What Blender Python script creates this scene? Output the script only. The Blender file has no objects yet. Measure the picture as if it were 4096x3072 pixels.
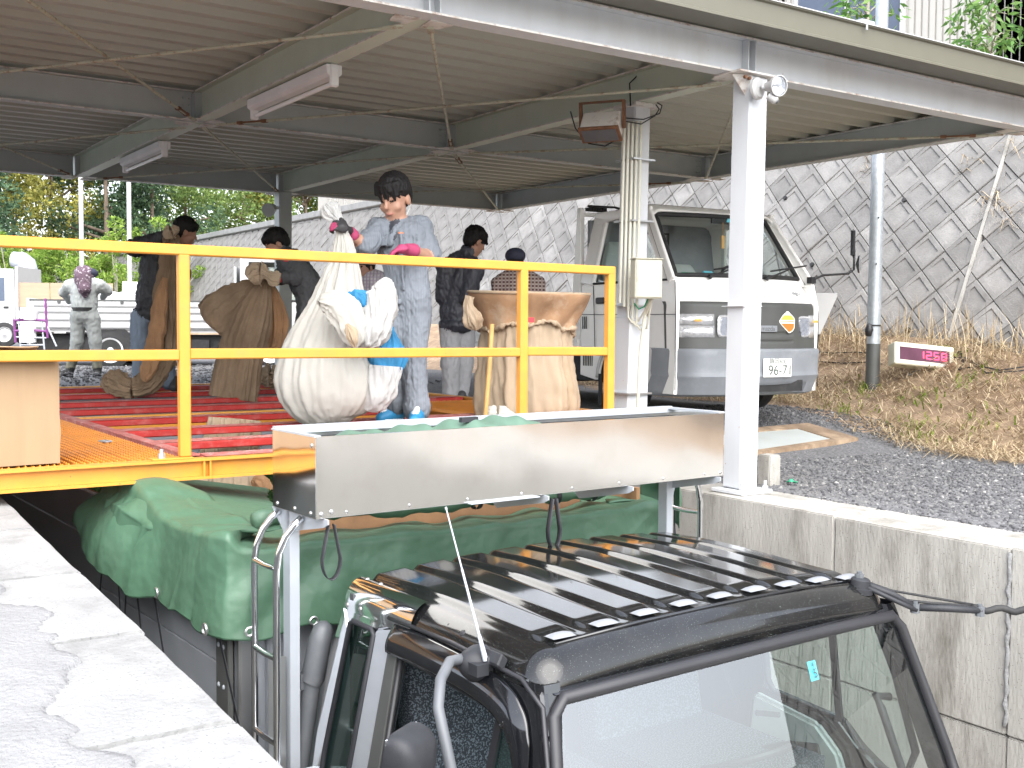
import bpy, bmesh, math, random
import numpy as np
from mathutils import Vector, Matrix, noise as mnoise
rnd = random.Random(7)
nrg = np.random.default_rng(7)
S = bpy.context.scene
COL = S.collection
PI = math.pi
V3 = Vector

# ------------------------------------------------------------------ camera, sky, sun, exposure
YAW, PITCH, ROLL, LENS_PX = 0.599285, -0.05008, -0.0062, 4400.0
CAM = V3((0, 0, 1.12))
FW = V3((math.sin(YAW)*math.cos(PITCH), math.cos(YAW)*math.cos(PITCH), math.sin(PITCH)))
_r = V3((math.cos(YAW), -math.sin(YAW), 0)); _d = FW.cross(_r)
RT = _r*math.cos(ROLL) + _d*math.sin(ROLL)
DN = -_r*math.sin(ROLL) + _d*math.cos(ROLL)
cam = bpy.data.objects.new('camera', bpy.data.cameras.new('camera'))
COL.objects.link(cam)
cam.matrix_world = Matrix(((RT.x, -DN.x, -FW.x, CAM.x), (RT.y, -DN.y, -FW.y, CAM.y), (RT.z, -DN.z, -FW.z, CAM.z), (0, 0, 0, 1)))
cam.data.sensor_width = 36; cam.data.lens = LENS_PX/4096*36
cam.data.clip_start = 0.05; cam.data.clip_end = 3000
S.camera = cam

world = bpy.data.worlds.new('World'); S.world = world; world.use_nodes = True
wn = world.node_tree.nodes; wl = world.node_tree.links; wn.clear()
SUN_EL, SUN_AZ = math.radians(52), math.radians(200)      # azimuth from +Y towards +X
sky = wn.new('ShaderNodeTexSky'); sky.sky_type = 'NISHITA'; sky.sun_disc = False
sky.sun_elevation = SUN_EL; sky.sun_rotation = SUN_AZ
sky.air_density = 1.0; sky.dust_density = 4.0; sky.ozone_density = 1.0
hs = wn.new('ShaderNodeHueSaturation'); hs.inputs['Saturation'].default_value = 0.42; hs.inputs['Value'].default_value = 1.25
wbg = wn.new('ShaderNodeBackground'); wbg.inputs['Strength'].default_value = 0.15
wout = wn.new('ShaderNodeOutputWorld')
cap_ = wn.new('ShaderNodeVectorMath'); cap_.operation = 'MINIMUM'; cap_.inputs[1].default_value = (11, 11, 11)   # thin cloud veils the glare round the sun
wl.new(sky.outputs[0], cap_.inputs[0]); wl.new(cap_.outputs[0], hs.inputs['Color']); wl.new(hs.outputs[0], wbg.inputs['Color']); wl.new(wbg.outputs[0], wout.inputs['Surface'])

sun = bpy.data.objects.new('sun', bpy.data.lights.new('sun', 'SUN')); COL.objects.link(sun)
sun.data.energy = 0.7; sun.data.angle = math.radians(80); sun.data.color = (1, 0.96, 0.9)
sdir = V3((math.sin(SUN_AZ)*math.cos(SUN_EL), math.cos(SUN_AZ)*math.cos(SUN_EL), math.sin(SUN_EL)))
sun.rotation_euler = sdir.to_track_quat('Z', 'Y').to_euler()
S.view_settings.view_transform = 'Standard'; S.view_settings.look = 'None'
S.view_settings.exposure = 2.12; S.view_settings.gamma = 1.0; S.view_settings.use_curve_mapping = False
S.cycles.max_bounces = 8; S.cycles.diffuse_bounces = 5; S.cycles.glossy_bounces = 5; S.cycles.transparent_max_bounces = 12

def at(u, v, t):
    """world point at distance t along the camera axis, seen at (u, v) in a 2212 px wide picture"""
    s = 4096/2212
    return CAM + (RT*((u*s-2048)/LENS_PX) + DN*((v*s-1536)/LENS_PX) + FW)*t

# ------------------------------------------------------------------ materials
MATS = {}
def mat(name, col, rough=0.6, metal=0.0, var=0.12, scale=6.0, bump=0.0, bscale=80.0, dirt=None, dirt_amt=0.35, dirt_scale=3.0,
        stretch=(1, 1, 1), coat=0.0, spec=0.5, rnd_amt=0.0, speck=None, speck_scale=220.0, speck_cut=0.68, sheen=0.0, trans=0.0, wavy=0.0, wavy_scale=2.0):
    m = bpy.data.materials.new(name); m.use_nodes = True; MATS[name] = m
    n, l = m.node_tree.nodes, m.node_tree.links
    b = n['Principled BSDF']
    b.inputs['Roughness'].default_value = rough; b.inputs['Metallic'].default_value = metal
    b.inputs['Coat Weight'].default_value = coat; b.inputs['Coat Roughness'].default_value = 0.05
    b.inputs['Specular IOR Level'].default_value = spec
    if sheen: b.inputs['Sheen Weight'].default_value = sheen
    tc = n.new('ShaderNodeTexCoord'); mp = n.new('ShaderNodeMapping'); mp.inputs['Scale'].default_value = stretch
    l.new(tc.outputs['Object'], mp.inputs['Vector'])
    src = mp.outputs[0]
    no = n.new('ShaderNodeTexNoise'); no.inputs['Scale'].default_value = scale; no.inputs['Detail'].default_value = 6
    l.new(src, no.inputs['Vector'])
    def rgb(c, f): return (min(1, c[0]*f), min(1, c[1]*f), min(1, c[2]*f), 1)
    rp = n.new('ShaderNodeValToRGB'); rp.color_ramp.elements[0].position = 0.3; rp.color_ramp.elements[1].position = 0.7
    rp.color_ramp.elements[0].color = rgb(col, 1-var); rp.color_ramp.elements[1].color = rgb(col, 1+var)
    l.new(no.outputs[0], rp.inputs[0]); out = rp.outputs[0]
    def mixin(fac_out, c, out):
        mx = n.new('ShaderNodeMix'); mx.data_type = 'RGBA'
        l.new(fac_out, mx.inputs[0]); l.new(out, mx.inputs[6]); mx.inputs[7].default_value = (*c, 1)
        return mx.outputs[2]
    if dirt:
        n2 = n.new('ShaderNodeTexNoise'); n2.inputs['Scale'].default_value = dirt_scale; n2.inputs['Detail'].default_value = 8; n2.inputs['Roughness'].default_value = 0.7
        l.new(src, n2.inputs['Vector'])
        r2 = n.new('ShaderNodeMapRange'); r2.inputs[1].default_value = 0.5; r2.inputs[2].default_value = 0.72; r2.inputs[3].default_value = 0; r2.inputs[4].default_value = dirt_amt
        l.new(n2.outputs[0], r2.inputs[0]); out = mixin(r2.outputs[0], dirt, out)
    if speck:
        n3 = n.new('ShaderNodeTexNoise'); n3.inputs['Scale'].default_value = speck_scale; n3.inputs['Detail'].default_value = 2
        l.new(tc.outputs['Object'], n3.inputs['Vector'])
        r3 = n.new('ShaderNodeMapRange'); r3.inputs[1].default_value = speck_cut; r3.inputs[2].default_value = speck_cut+0.05
        l.new(n3.outputs[0], r3.inputs[0]); out = mixin(r3.outputs[0], speck, out)
    if rnd_amt:
        oi = n.new('ShaderNodeObjectInfo'); mr = n.new('ShaderNodeMapRange'); mr.inputs[3].default_value = 1-rnd_amt; mr.inputs[4].default_value = 1+rnd_amt
        l.new(oi.outputs['Random'], mr.inputs[0])
        vm = n.new('ShaderNodeVectorMath'); vm.operation = 'SCALE'; l.new(out, vm.inputs[0]); l.new(mr.outputs[0], vm.inputs['Scale']); out = vm.outputs[0]
    l.new(out, b.inputs['Base Color'])
    m['out_color'] = 1
    hb = None
    if bump:
        n4 = n.new('ShaderNodeTexNoise'); n4.inputs['Scale'].default_value = bscale; n4.inputs['Detail'].default_value = 5
        l.new(src, n4.inputs['Vector'])
        hb = n.new('ShaderNodeBump'); hb.inputs['Strength'].default_value = bump; hb.inputs['Distance'].default_value = 0.01
        l.new(n4.outputs[0], hb.inputs['Height'])
    if wavy:
        n5 = n.new('ShaderNodeTexNoise'); n5.inputs['Scale'].default_value = wavy_scale; n5.inputs['Detail'].default_value = 1
        l.new(src, n5.inputs['Vector'])
        h2 = n.new('ShaderNodeBump'); h2.inputs['Strength'].default_value = wavy; h2.inputs['Distance'].default_value = 0.1
        l.new(n5.outputs[0], h2.inputs['Height'])
        if hb: l.new(hb.outputs[0], h2.inputs['Normal'])
        hb = h2
    if hb: l.new(hb.outputs[0], b.inputs['Normal'])
    if trans:
        tr = n.new('ShaderNodeBsdfTranslucent'); l.new(out, tr.inputs['Color'])
        ms = n.new('ShaderNodeMixShader'); ms.inputs[0].default_value = trans
        l.new(b.outputs[0], ms.inputs[1]); l.new(tr.outputs[0], ms.inputs[2])
        l.new(ms.outputs[0], n['Material Output'].inputs['Surface'])
    return m

def glass(name, tint=(0.75, 0.9, 0.88), refl=0.25, ior=1.5):
    m = bpy.data.materials.new(name); m.use_nodes = True; MATS[name] = m
    n, l = m.node_tree.nodes, m.node_tree.links; n.clear()
    o = n.new('ShaderNodeOutputMaterial'); t = n.new('ShaderNodeBsdfTransparent'); t.inputs[0].default_value = (*tint, 1)
    g = n.new('ShaderNodeBsdfGlossy'); g.inputs['Roughness'].default_value = 0.01
    lw = n.new('ShaderNodeLayerWeight'); lw.inputs[0].default_value = 0.5
    fr = n.new('ShaderNodeMath'); fr.operation = 'POWER'; fr.inputs[1].default_value = 4.5; l.new(lw.outputs['Facing'], fr.inputs[0])
    ma = n.new('ShaderNodeMapRange'); ma.inputs[3].default_value = refl; ma.inputs[4].default_value = 1.0
    mx = n.new('ShaderNodeMixShader')
    l.new(fr.outputs[0], ma.inputs[0]); l.new(ma.outputs[0], mx.inputs[0]); l.new(t.outputs[0], mx.inputs[1]); l.new(g.outputs[0], mx.inputs[2]); l.new(mx.outputs[0], o.inputs[0])
    return m

def leafmat(name, c1, c2, c3, rough=0.6, trans=0.3):
    m = bpy.data.materials.new(name); m.use_nodes = True; MATS[name] = m
    n, l = m.node_tree.nodes, m.node_tree.links
    b = n['Principled BSDF']; b.inputs['Roughness'].default_value = rough; b.inputs['Specular IOR Level'].default_value = 0.25
    g = n.new('ShaderNodeNewGeometry'); rp = n.new('ShaderNodeValToRGB')
    e = rp.color_ramp.elements; e[0].color = (*c1, 1); e[1].color = (*c3, 1); x = e.new(0.5); x.color = (*c2, 1)
    l.new(g.outputs['Random Per Island'], rp.inputs[0]); l.new(rp.outputs[0], b.inputs['Base Color'])
    tr = n.new('ShaderNodeBsdfTranslucent'); l.new(rp.outputs[0], tr.inputs['Color'])
    ms = n.new('ShaderNodeMixShader'); ms.inputs[0].default_value = trans
    l.new(b.outputs[0], ms.inputs[1]); l.new(tr.outputs[0], ms.inputs[2]); l.new(ms.outputs[0], n['Material Output'].inputs['Surface'])
    return m

def wavecolor(name, base, col2, scale, axis='Z', rough=0.8, cut=0.5, soft=0.1, rotz=0.0, bump=0.0, base_var=0.05):
    """a material with stripes (weave, corduroy, slats print)"""
    m = mat(name, base, rough=rough, var=base_var); n, l = m.node_tree.nodes, m.node_tree.links; b = n['Principled BSDF']
    tc = n.new('ShaderNodeTexCoord'); mp = n.new('ShaderNodeMapping'); mp.inputs['Rotation'].default_value = (0, 0, rotz); l.new(tc.outputs['Object'], mp.inputs[0])
    w = n.new('ShaderNodeTexWave'); w.bands_direction = axis; w.inputs['Scale'].default_value = scale; l.new(mp.outputs[0], w.inputs[0])
    r = n.new('ShaderNodeMapRange'); r.inputs[1].default_value = cut; r.inputs[2].default_value = cut+soft; l.new(w.outputs[1], r.inputs[0])
    old = b.inputs['Base Color'].links[0].from_socket
    mx = n.new('ShaderNodeMix'); mx.data_type = 'RGBA'; l.new(r.outputs[0], mx.inputs[0]); l.new(old, mx.inputs[6]); mx.inputs[7].default_value = (*col2, 1)
    l.new(mx.outputs[2], b.inputs['Base Color'])
    return m

def plaid(name, base, c2, c3, sc):
    m = wavecolor(name, base, c2, sc, 'Z', cut=0.55)
    n, l = m.node_tree.nodes, m.node_tree.links; b = n['Principled BSDF']
    for ax, rz in (('X', 0.6),):
        tc = n.new('ShaderNodeTexCoord'); mp = n.new('ShaderNodeMapping'); mp.inputs['Rotation'].default_value = (0, 0, rz); l.new(tc.outputs['Object'], mp.inputs[0])
        w = n.new('ShaderNodeTexWave'); w.bands_direction = ax; w.inputs['Scale'].default_value = sc; l.new(mp.outputs[0], w.inputs[0])
        r = n.new('ShaderNodeMapRange'); r.inputs[1].default_value = 0.6; r.inputs[2].default_value = 0.7; l.new(w.outputs[1], r.inputs[0])
        old = b.inputs['Base Color'].links[0].from_socket
        mx = n.new('ShaderNodeMix'); mx.data_type = 'RGBA'; l.new(r.outputs[0], mx.inputs[0]); l.new(old, mx.inputs[6]); mx.inputs[7].default_value = (*c3, 1)
        l.new(mx.outputs[2], b.inputs['Base Color'])
    return m

RUST = (0.20, 0.085, 0.035)
mat('white_steel', (0.55, 0.57, 0.595), 0.45, var=0.04, dirt=(0.40, 0.36, 0.30), dirt_amt=0.3, dirt_scale=2.2, stretch=(1, 1, 0.35), speck=(0.33, 0.2, 0.12), speck_scale=26, speck_cut=0.76)
mat('white_rusty', (0.62, 0.60, 0.57), 0.6, var=0.08, dirt=RUST, dirt_amt=0.95, dirt_scale=9)
mat('under_steel', (0.50, 0.55, 0.46), 0.5, var=0.05, dirt=(0.3, 0.26, 0.18), dirt_amt=0.25, dirt_scale=3)
mat('grey_steel', (0.42, 0.45, 0.44), 0.5, var=0.05, dirt=(0.25, 0.2, 0.15), dirt_amt=0.25)
mat('rusty_rod', (0.42, 0.42, 0.33), 0.65, var=0.1, dirt=RUST, dirt_amt=1.0, dirt_scale=14)
mat('rust', (0.16, 0.075, 0.038), 0.8, var=0.3, scale=20)
mat('roof_sheet', (0.42, 0.42, 0.365), 0.5, var=0.05, scale=2)
mat('olive', (0.115, 0.11, 0.083), 0.45, var=0.03)
mat('galv', (0.33, 0.36, 0.385), 0.42, metal=0.35, var=0.1, scale=25, dirt=(0.62, 0.64, 0.66), dirt_amt=0.5, dirt_scale=8)
mat('yellow', (0.58, 0.255, 0.035), 0.42, var=0.07, scale=9, dirt=(0.40, 0.22, 0.07), dirt_amt=0.4, dirt_scale=5, speck=(0.22, 0.10, 0.04), speck_scale=38, speck_cut=0.735)
mat('red', (0.36, 0.022, 0.018), 0.38, var=0.12, dirt=(0.5, 0.3, 0.27), dirt_amt=0.3, dirt_scale=10)
mat('red_tread', (0.42, 0.13, 0.11), 0.75, var=0.25, scale=30, dirt=(0.6, 0.5, 0.47), dirt_amt=0.7, dirt_scale=12, bump=0.6, bscale=160)
mat('orange', (0.62, 0.22, 0.015), 0.5, var=0.15, scale=4, dirt=(0.4, 0.2, 0.08), dirt_amt=0.4)
mat('cardboard', (0.30, 0.205, 0.12), 0.85, var=0.05, scale=3, stretch=(6, 6, 0.6), bump=0.1, bscale=60)
mat('cardboard_dark', (0.46, 0.31, 0.19), 0.85, var=0.06, scale=3)
mat('concrete', (0.34, 0.328, 0.302), 0.9, var=0.14, scale=3.5, dirt=(0.13, 0.12, 0.10), dirt_amt=0.9, dirt_scale=2.9, stretch=(1, 1, 0.3), bump=0.5, bscale=55, rnd_amt=0.07, speck=(0.16, 0.15, 0.13), speck_scale=110, speck_cut=0.66)
mat('concrete_pale', (0.25, 0.25, 0.247), 0.9, var=0.1, scale=5, dirt=(0.15, 0.148, 0.145), dirt_amt=0.8, dirt_scale=4, bump=0.5, bscale=60, rnd_amt=0.05, speck=(0.16, 0.16, 0.16), speck_scale=130, speck_cut=0.64)
mat('cement_rough', (0.225, 0.225, 0.227), 0.95, var=0.12, scale=10, dirt=(0.13, 0.13, 0.133), dirt_amt=0.6, dirt_scale=5, bump=0.8, bscale=60, speck=(0.13, 0.13, 0.132), speck_scale=260, speck_cut=0.62)
mat('wall_block', (0.185, 0.178, 0.170), 0.92, var=0.16, scale=6, dirt=(0.27, 0.262, 0.255), dirt_amt=0.4, dirt_scale=2.2, bump=0.6, bscale=40, rnd_amt=0.2, speck=(0.17, 0.165, 0.16), speck_scale=45, speck_cut=0.6)
mat('wall_backing', (0.22, 0.21, 0.20), 0.95, var=0.15)
mat('gravel', (0.115, 0.115, 0.12), 0.95, var=0.45, scale=38, dirt=(0.24, 0.215, 0.185), dirt_amt=0.4, dirt_scale=0.9, bump=1.0, bscale=45, speck=(0.28, 0.28, 0.285), speck_scale=60, speck_cut=0.62)
mat('soil', (0.235, 0.165, 0.108), 0.95, var=0.25, scale=6, dirt=(0.44, 0.34, 0.23), dirt_amt=0.6, dirt_scale=3, bump=1.0, bscale=30)
mat('stone', (0.23, 0.23, 0.24), 0.9, var=0.3, scale=30)
mat('black_plastic', (0.018, 0.018, 0.021), 0.45, var=0.1)
mat('dark_plastic', (0.026, 0.027, 0.031), 0.5, spec=0.3, var=0.12, scale=20, bump=0.1, bscale=300)
mat('grey_plastic', (0.105, 0.112, 0.122), 0.45, var=0.08, dirt=(0.2, 0.2, 0.2), dirt_amt=0.3)
mat('bumper_grey', (0.20, 0.215, 0.235), 0.6, var=0.08, scale=5, dirt=(0.38, 0.39, 0.4), dirt_amt=0.3)
mat('grille_grey', (0.068, 0.071, 0.068), 0.55, var=0.1)
mat('rubber', (0.017, 0.017, 0.018), 0.75, var=0.2, scale=20, dirt=(0.12, 0.11, 0.1), dirt_amt=0.25, dirt_scale=8)
mat('black_paint', (0.006, 0.0065, 0.008), 0.10, var=0.2, coat=0.6, speck=(0.11, 0.105, 0.095), speck_scale=330, speck_cut=0.69)
mat('black_paint_dusty', (0.007, 0.007, 0.0075), 0.10, var=0.3, coat=0.35, spec=0.4, dirt=(0.035, 0.032, 0.028), dirt_amt=0.4, dirt_scale=5, speck=(0.12, 0.15, 0.135), speck_scale=300, speck_cut=0.67)
mat('chrome', (0.82, 0.83, 0.85), 0.07, metal=1.0, var=0.02, wavy=0.02, wavy_scale=5)
mat('stainless', (0.74, 0.73, 0.71), 0.13, metal=1.0, var=0.05, scale=2, wavy=0.09, wavy_scale=2.2, dirt=(0.6, 0.57, 0.53), dirt_amt=0.4, dirt_scale=6)
mat('stainless_dull', (0.5, 0.5, 0.5), 0.35, metal=0.9, var=0.06)
mat('aluminium', (0.34, 0.36, 0.39), 0.45, metal=0.25, var=0.06, scale=3, stretch=(1, 1, 4))
mat('alu_pale', (0.40, 0.425, 0.46), 0.45, metal=0.25, var=0.05)
mat('tarp', (0.060, 0.130, 0.080), 0.5, var=0.08, scale=3, dirt=(0.085, 0.125, 0.09), dirt_amt=0.5, dirt_scale=2.2, bump=0.15, bscale=25, wavy=0.10, wavy_scale=14)
mat('tarp_faded', (0.085, 0.15, 0.11), 0.6, var=0.08)
mat('strap', (0.02, 0.021, 0.026), 0.6, var=0.1)
mat('seat_fabric', (0.022, 0.027, 0.035), 0.95, var=0.1, speck=(0.12, 0.14, 0.165), speck_scale=150, speck_cut=0.52)
mat('interior', (0.42, 0.45, 0.44), 0.6, var=0.08)
mat('interior_dark', (0.055, 0.058, 0.06), 0.7, var=0.1)
mat('van_white', (0.84, 0.83, 0.805), 0.28, var=0.02, coat=0.4)
mat('white_paint', (0.42, 0.42, 0.417), 0.4, var=0.03)
mat('cream_plastic', (0.55, 0.535, 0.43), 0.45, var=0.03)
mat('conduit', (0.56, 0.55, 0.46), 0.5, var=0.04)
mat('reflector', (0.70, 0.71, 0.73), 0.25, metal=0.6, var=0.12, scale=40, wavy=0.12, wavy_scale=55)
mat('tube_lamp', (0.85, 0.85, 0.85), 0.25, var=0.01)
mat('steel_wheel', (0.55, 0.55, 0.55), 0.35, metal=0.6, var=0.08)
mat('white_wheel', (0.75, 0.75, 0.75), 0.45, var=0.05)
mat('cloth_white', (0.52, 0.51, 0.47), 0.9, var=0.06, scale=5, dirt=(0.45, 0.41, 0.33), dirt_amt=0.3, dirt_scale=5, bump=0.2, bscale=40, trans=0.25)
mat('cloth_thin', (0.56, 0.56, 0.55), 0.85, var=0.05, scale=5, bump=0.2, bscale=40, trans=0.3)
mat('cloth_brown', (0.20, 0.138, 0.086), 0.92, var=0.22, scale=4, stretch=(1, 1, 0.8), dirt=(0.33, 0.25, 0.17), dirt_amt=0.5, dirt_scale=5, bump=0.3, bscale=35, trans=0.1)
mat('cloth_rust', (0.27, 0.15, 0.075), 0.92, var=0.2, scale=4, dirt=(0.17, 0.10, 0.055), dirt_amt=0.5, dirt_scale=5, bump=0.2, bscale=30)
mat('cloth_tan', (0.38, 0.295, 0.205), 0.9, var=0.13, scale=2.5, stretch=(1, 1, 0.35), dirt=(0.30, 0.19, 0.11), dirt_amt=0.75, dirt_scale=3.2, bump=0.25, bscale=30, trans=0.12)
mat('cloth_tan_dark', (0.32, 0.19, 0.105), 0.9, var=0.25, scale=4, dirt=(0.50, 0.40, 0.29), dirt_amt=0.7, dirt_scale=5, bump=0.3, bscale=30, trans=0.1)
mat('blue_cloth', (0.02, 0.17, 0.34), 0.75, var=0.25, scale=12)
mat('wood_stick', (0.50, 0.29, 0.10), 0.6, var=0.15, scale=10)
mat('plywood', (0.36, 0.255, 0.175), 0.8, var=0.08, scale=2.5, stretch=(1, 1, 5))
mat('skin', (0.40, 0.225, 0.155), 0.55, var=0.06, scale=30)
mat('skin_dark', (0.36, 0.19, 0.125), 0.55, var=0.06, scale=30)
mat('lips', (0.40, 0.17, 0.13), 0.5, var=0.04)
mat('hair', (0.010, 0.009, 0.009), 0.62, spec=0.25, var=0.3, scale=60, stretch=(1, 1, 0.15), bump=0.6, bscale=120)
wavecolor('overall_cloth', (0.175, 0.195, 0.222), (0.16, 0.18, 0.208), 30, 'X', rotz=0.6, base_var=0.14)
mat('jacket_black', (0.035, 0.036, 0.042), 0.65, var=0.2, scale=5, bump=0.25, bscale=25)
mat('jacket_navy', (0.04, 0.043, 0.055), 0.55, var=0.2, scale=5, bump=0.25, bscale=25)
mat('work_grey', (0.085, 0.088, 0.095), 0.85, var=0.15, scale=6, bump=0.2, bscale=30)
mat('jeans', (0.19, 0.24, 0.31), 0.9, var=0.2, scale=5, stretch=(1, 1, 0.4), bump=0.2, bscale=50)
mat('trouser_grey', (0.34, 0.345, 0.36), 0.85, var=0.1, scale=5, bump=0.2, bscale=30)
mat('pale_work', (0.38, 0.40, 0.39), 0.85, var=0.05, bump=0.2, bscale=20)
mat('pale_trouser', (0.27, 0.285, 0.275), 0.85, var=0.05, bump=0.2, bscale=20)
mat('camo', (0.13, 0.13, 0.10), 0.85, var=0.4, scale=14, dirt=(0.3, 0.24, 0.17), dirt_amt=0.7, dirt_scale=10)
mat('glove_pink', (0.36, 0.045, 0.12), 0.7, var=0.1)
mat('glove_black', (0.03, 0.03, 0.032), 0.6, var=0.1)
mat('glove_red', (0.55, 0.015, 0.03), 0.7, var=0.1)
mat('shoe_blue', (0.02, 0.20, 0.40), 0.55, var=0.15, scale=20)
mat('shoe_dark', (0.05, 0.05, 0.055), 0.6, var=0.1)
mat('shoe_white', (0.72, 0.72, 0.72), 0.6, var=0.05)
mat('cap_navy', (0.03, 0.034, 0.06), 0.8, var=0.1)
mat('headscarf', (0.115, 0.072, 0.098), 0.85, var=0.1, speck=(0.40, 0.35, 0.38), speck_scale=28, speck_cut=0.58)
plaid('plaid_brown', (0.10, 0.045, 0.04), (0.42, 0.36, 0.33), (0.33, 0.26, 0.24), 9)
plaid('plaid_pale', (0.62, 0.6, 0.63), (0.5, 0.45, 0.55), (0.42, 0.36, 0.44), 9)
mat('purple_frame', (0.17, 0.035, 0.17), 0.4, var=0.05)
mat('blue_plastic', (0.03, 0.32, 0.55), 0.4, var=0.05)
mat('bark', (0.15, 0.115, 0.085), 0.9, var=0.3, scale=10, stretch=(1, 1, 0.2))
mat('bark_pale', (0.34, 0.32, 0.26), 0.9, var=0.2, scale=10)
mat('straw', (0.52, 0.40, 0.245), 0.9, var=0.3, scale=9)
mat('siding', (0.40, 0.388, 0.36), 0.55, var=0.02)
mat('window_blue', (0.085, 0.105, 0.15), 0.3, var=0.1, spec=0.25)
mat('led_window', (0.10, 0.04, 0.065), 0.6, spec=0.1, var=0.3, scale=4)
mat('clip_grey', (0.20, 0.21, 0.225), 0.4, var=0.05)
mat('mirror', (0.85, 0.86, 0.88), 0.02, metal=1.0, var=0.01)
mat('ink', (0.05, 0.05, 0.055), 0.6, var=0.0)
mat('plate_white', (0.78, 0.78, 0.76), 0.5, var=0.01)
mat('plate_ink', (0.03, 0.05, 0.035), 0.5, var=0.0)
mat('badge_orange', (0.75, 0.17, 0.03), 0.4, var=0.02)
mat('badge_yellow', (0.80, 0.55, 0.08), 0.4, var=0.02)
mat('badge_white', (0.80, 0.78, 0.72), 0.4, var=0.02)
mat('amber', (0.75, 0.38, 0.1), 0.2, var=0.05)
mat('sticker_cyan', (0.15, 0.60, 0.72), 0.5, var=0.01)
mat('tag_red', (0.50, 0.03, 0.04), 0.6, var=0.05)
mat('green_bit', (0.03, 0.30, 0.16), 0.5, var=0.05)
glass('clear_glass', (0.84, 0.95, 0.93), 0.22)
glass('tint_glass', (0.50, 0.66, 0.62), 0.12)
glass('van_glass', (0.92, 0.96, 0.95), 0.06)
glass('lamp_glass', (0.9, 0.92, 0.95), 0.15, 1.5)
leafmat('leaf_tea', (0.012, 0.035, 0.008), (0.025, 0.07, 0.014), (0.06, 0.12, 0.03))
leafmat('leaf_conifer', (0.035, 0.07, 0.04), (0.062, 0.115, 0.06), (0.105, 0.17, 0.08))
leafmat('leaf_yellow', (0.11, 0.125, 0.025), (0.24, 0.235, 0.045), (0.38, 0.34, 0.09))
leafmat('leaf_mid', (0.075, 0.135, 0.035), (0.14, 0.22, 0.06), (0.25, 0.32, 0.10))
leafmat('leaf_bright', (0.10, 0.19, 0.03), (0.20, 0.31, 0.05), (0.34, 0.44, 0.10), trans=0.4)
leafmat('leaf_young', (0.05, 0.13, 0.03), (0.10, 0.21, 0.05), (0.2, 0.32, 0.09), rough=0.4)
leafmat('straw_leaf', (0.26, 0.185, 0.105), (0.41, 0.32, 0.20), (0.56, 0.46, 0.31), rough=0.85, trans=0.15)
leafmat('weed', (0.10, 0.16, 0.02), (0.18, 0.25, 0.04), (0.28, 0.30, 0.07), rough=0.8)
def emit(name, col, strength):
    m = bpy.data.materials.new(name); m.use_nodes = True; MATS[name] = m
    b = m.node_tree.nodes['Principled BSDF']; b.inputs['Base Color'].default_value = (*col, 1); b.inputs['Emission Color'].default_value = (*col, 1); b.inputs['Emission Strength'].default_value = strength
    return m
emit('led_red', (0.9, 0.03, 0.10), 0.75)

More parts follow.
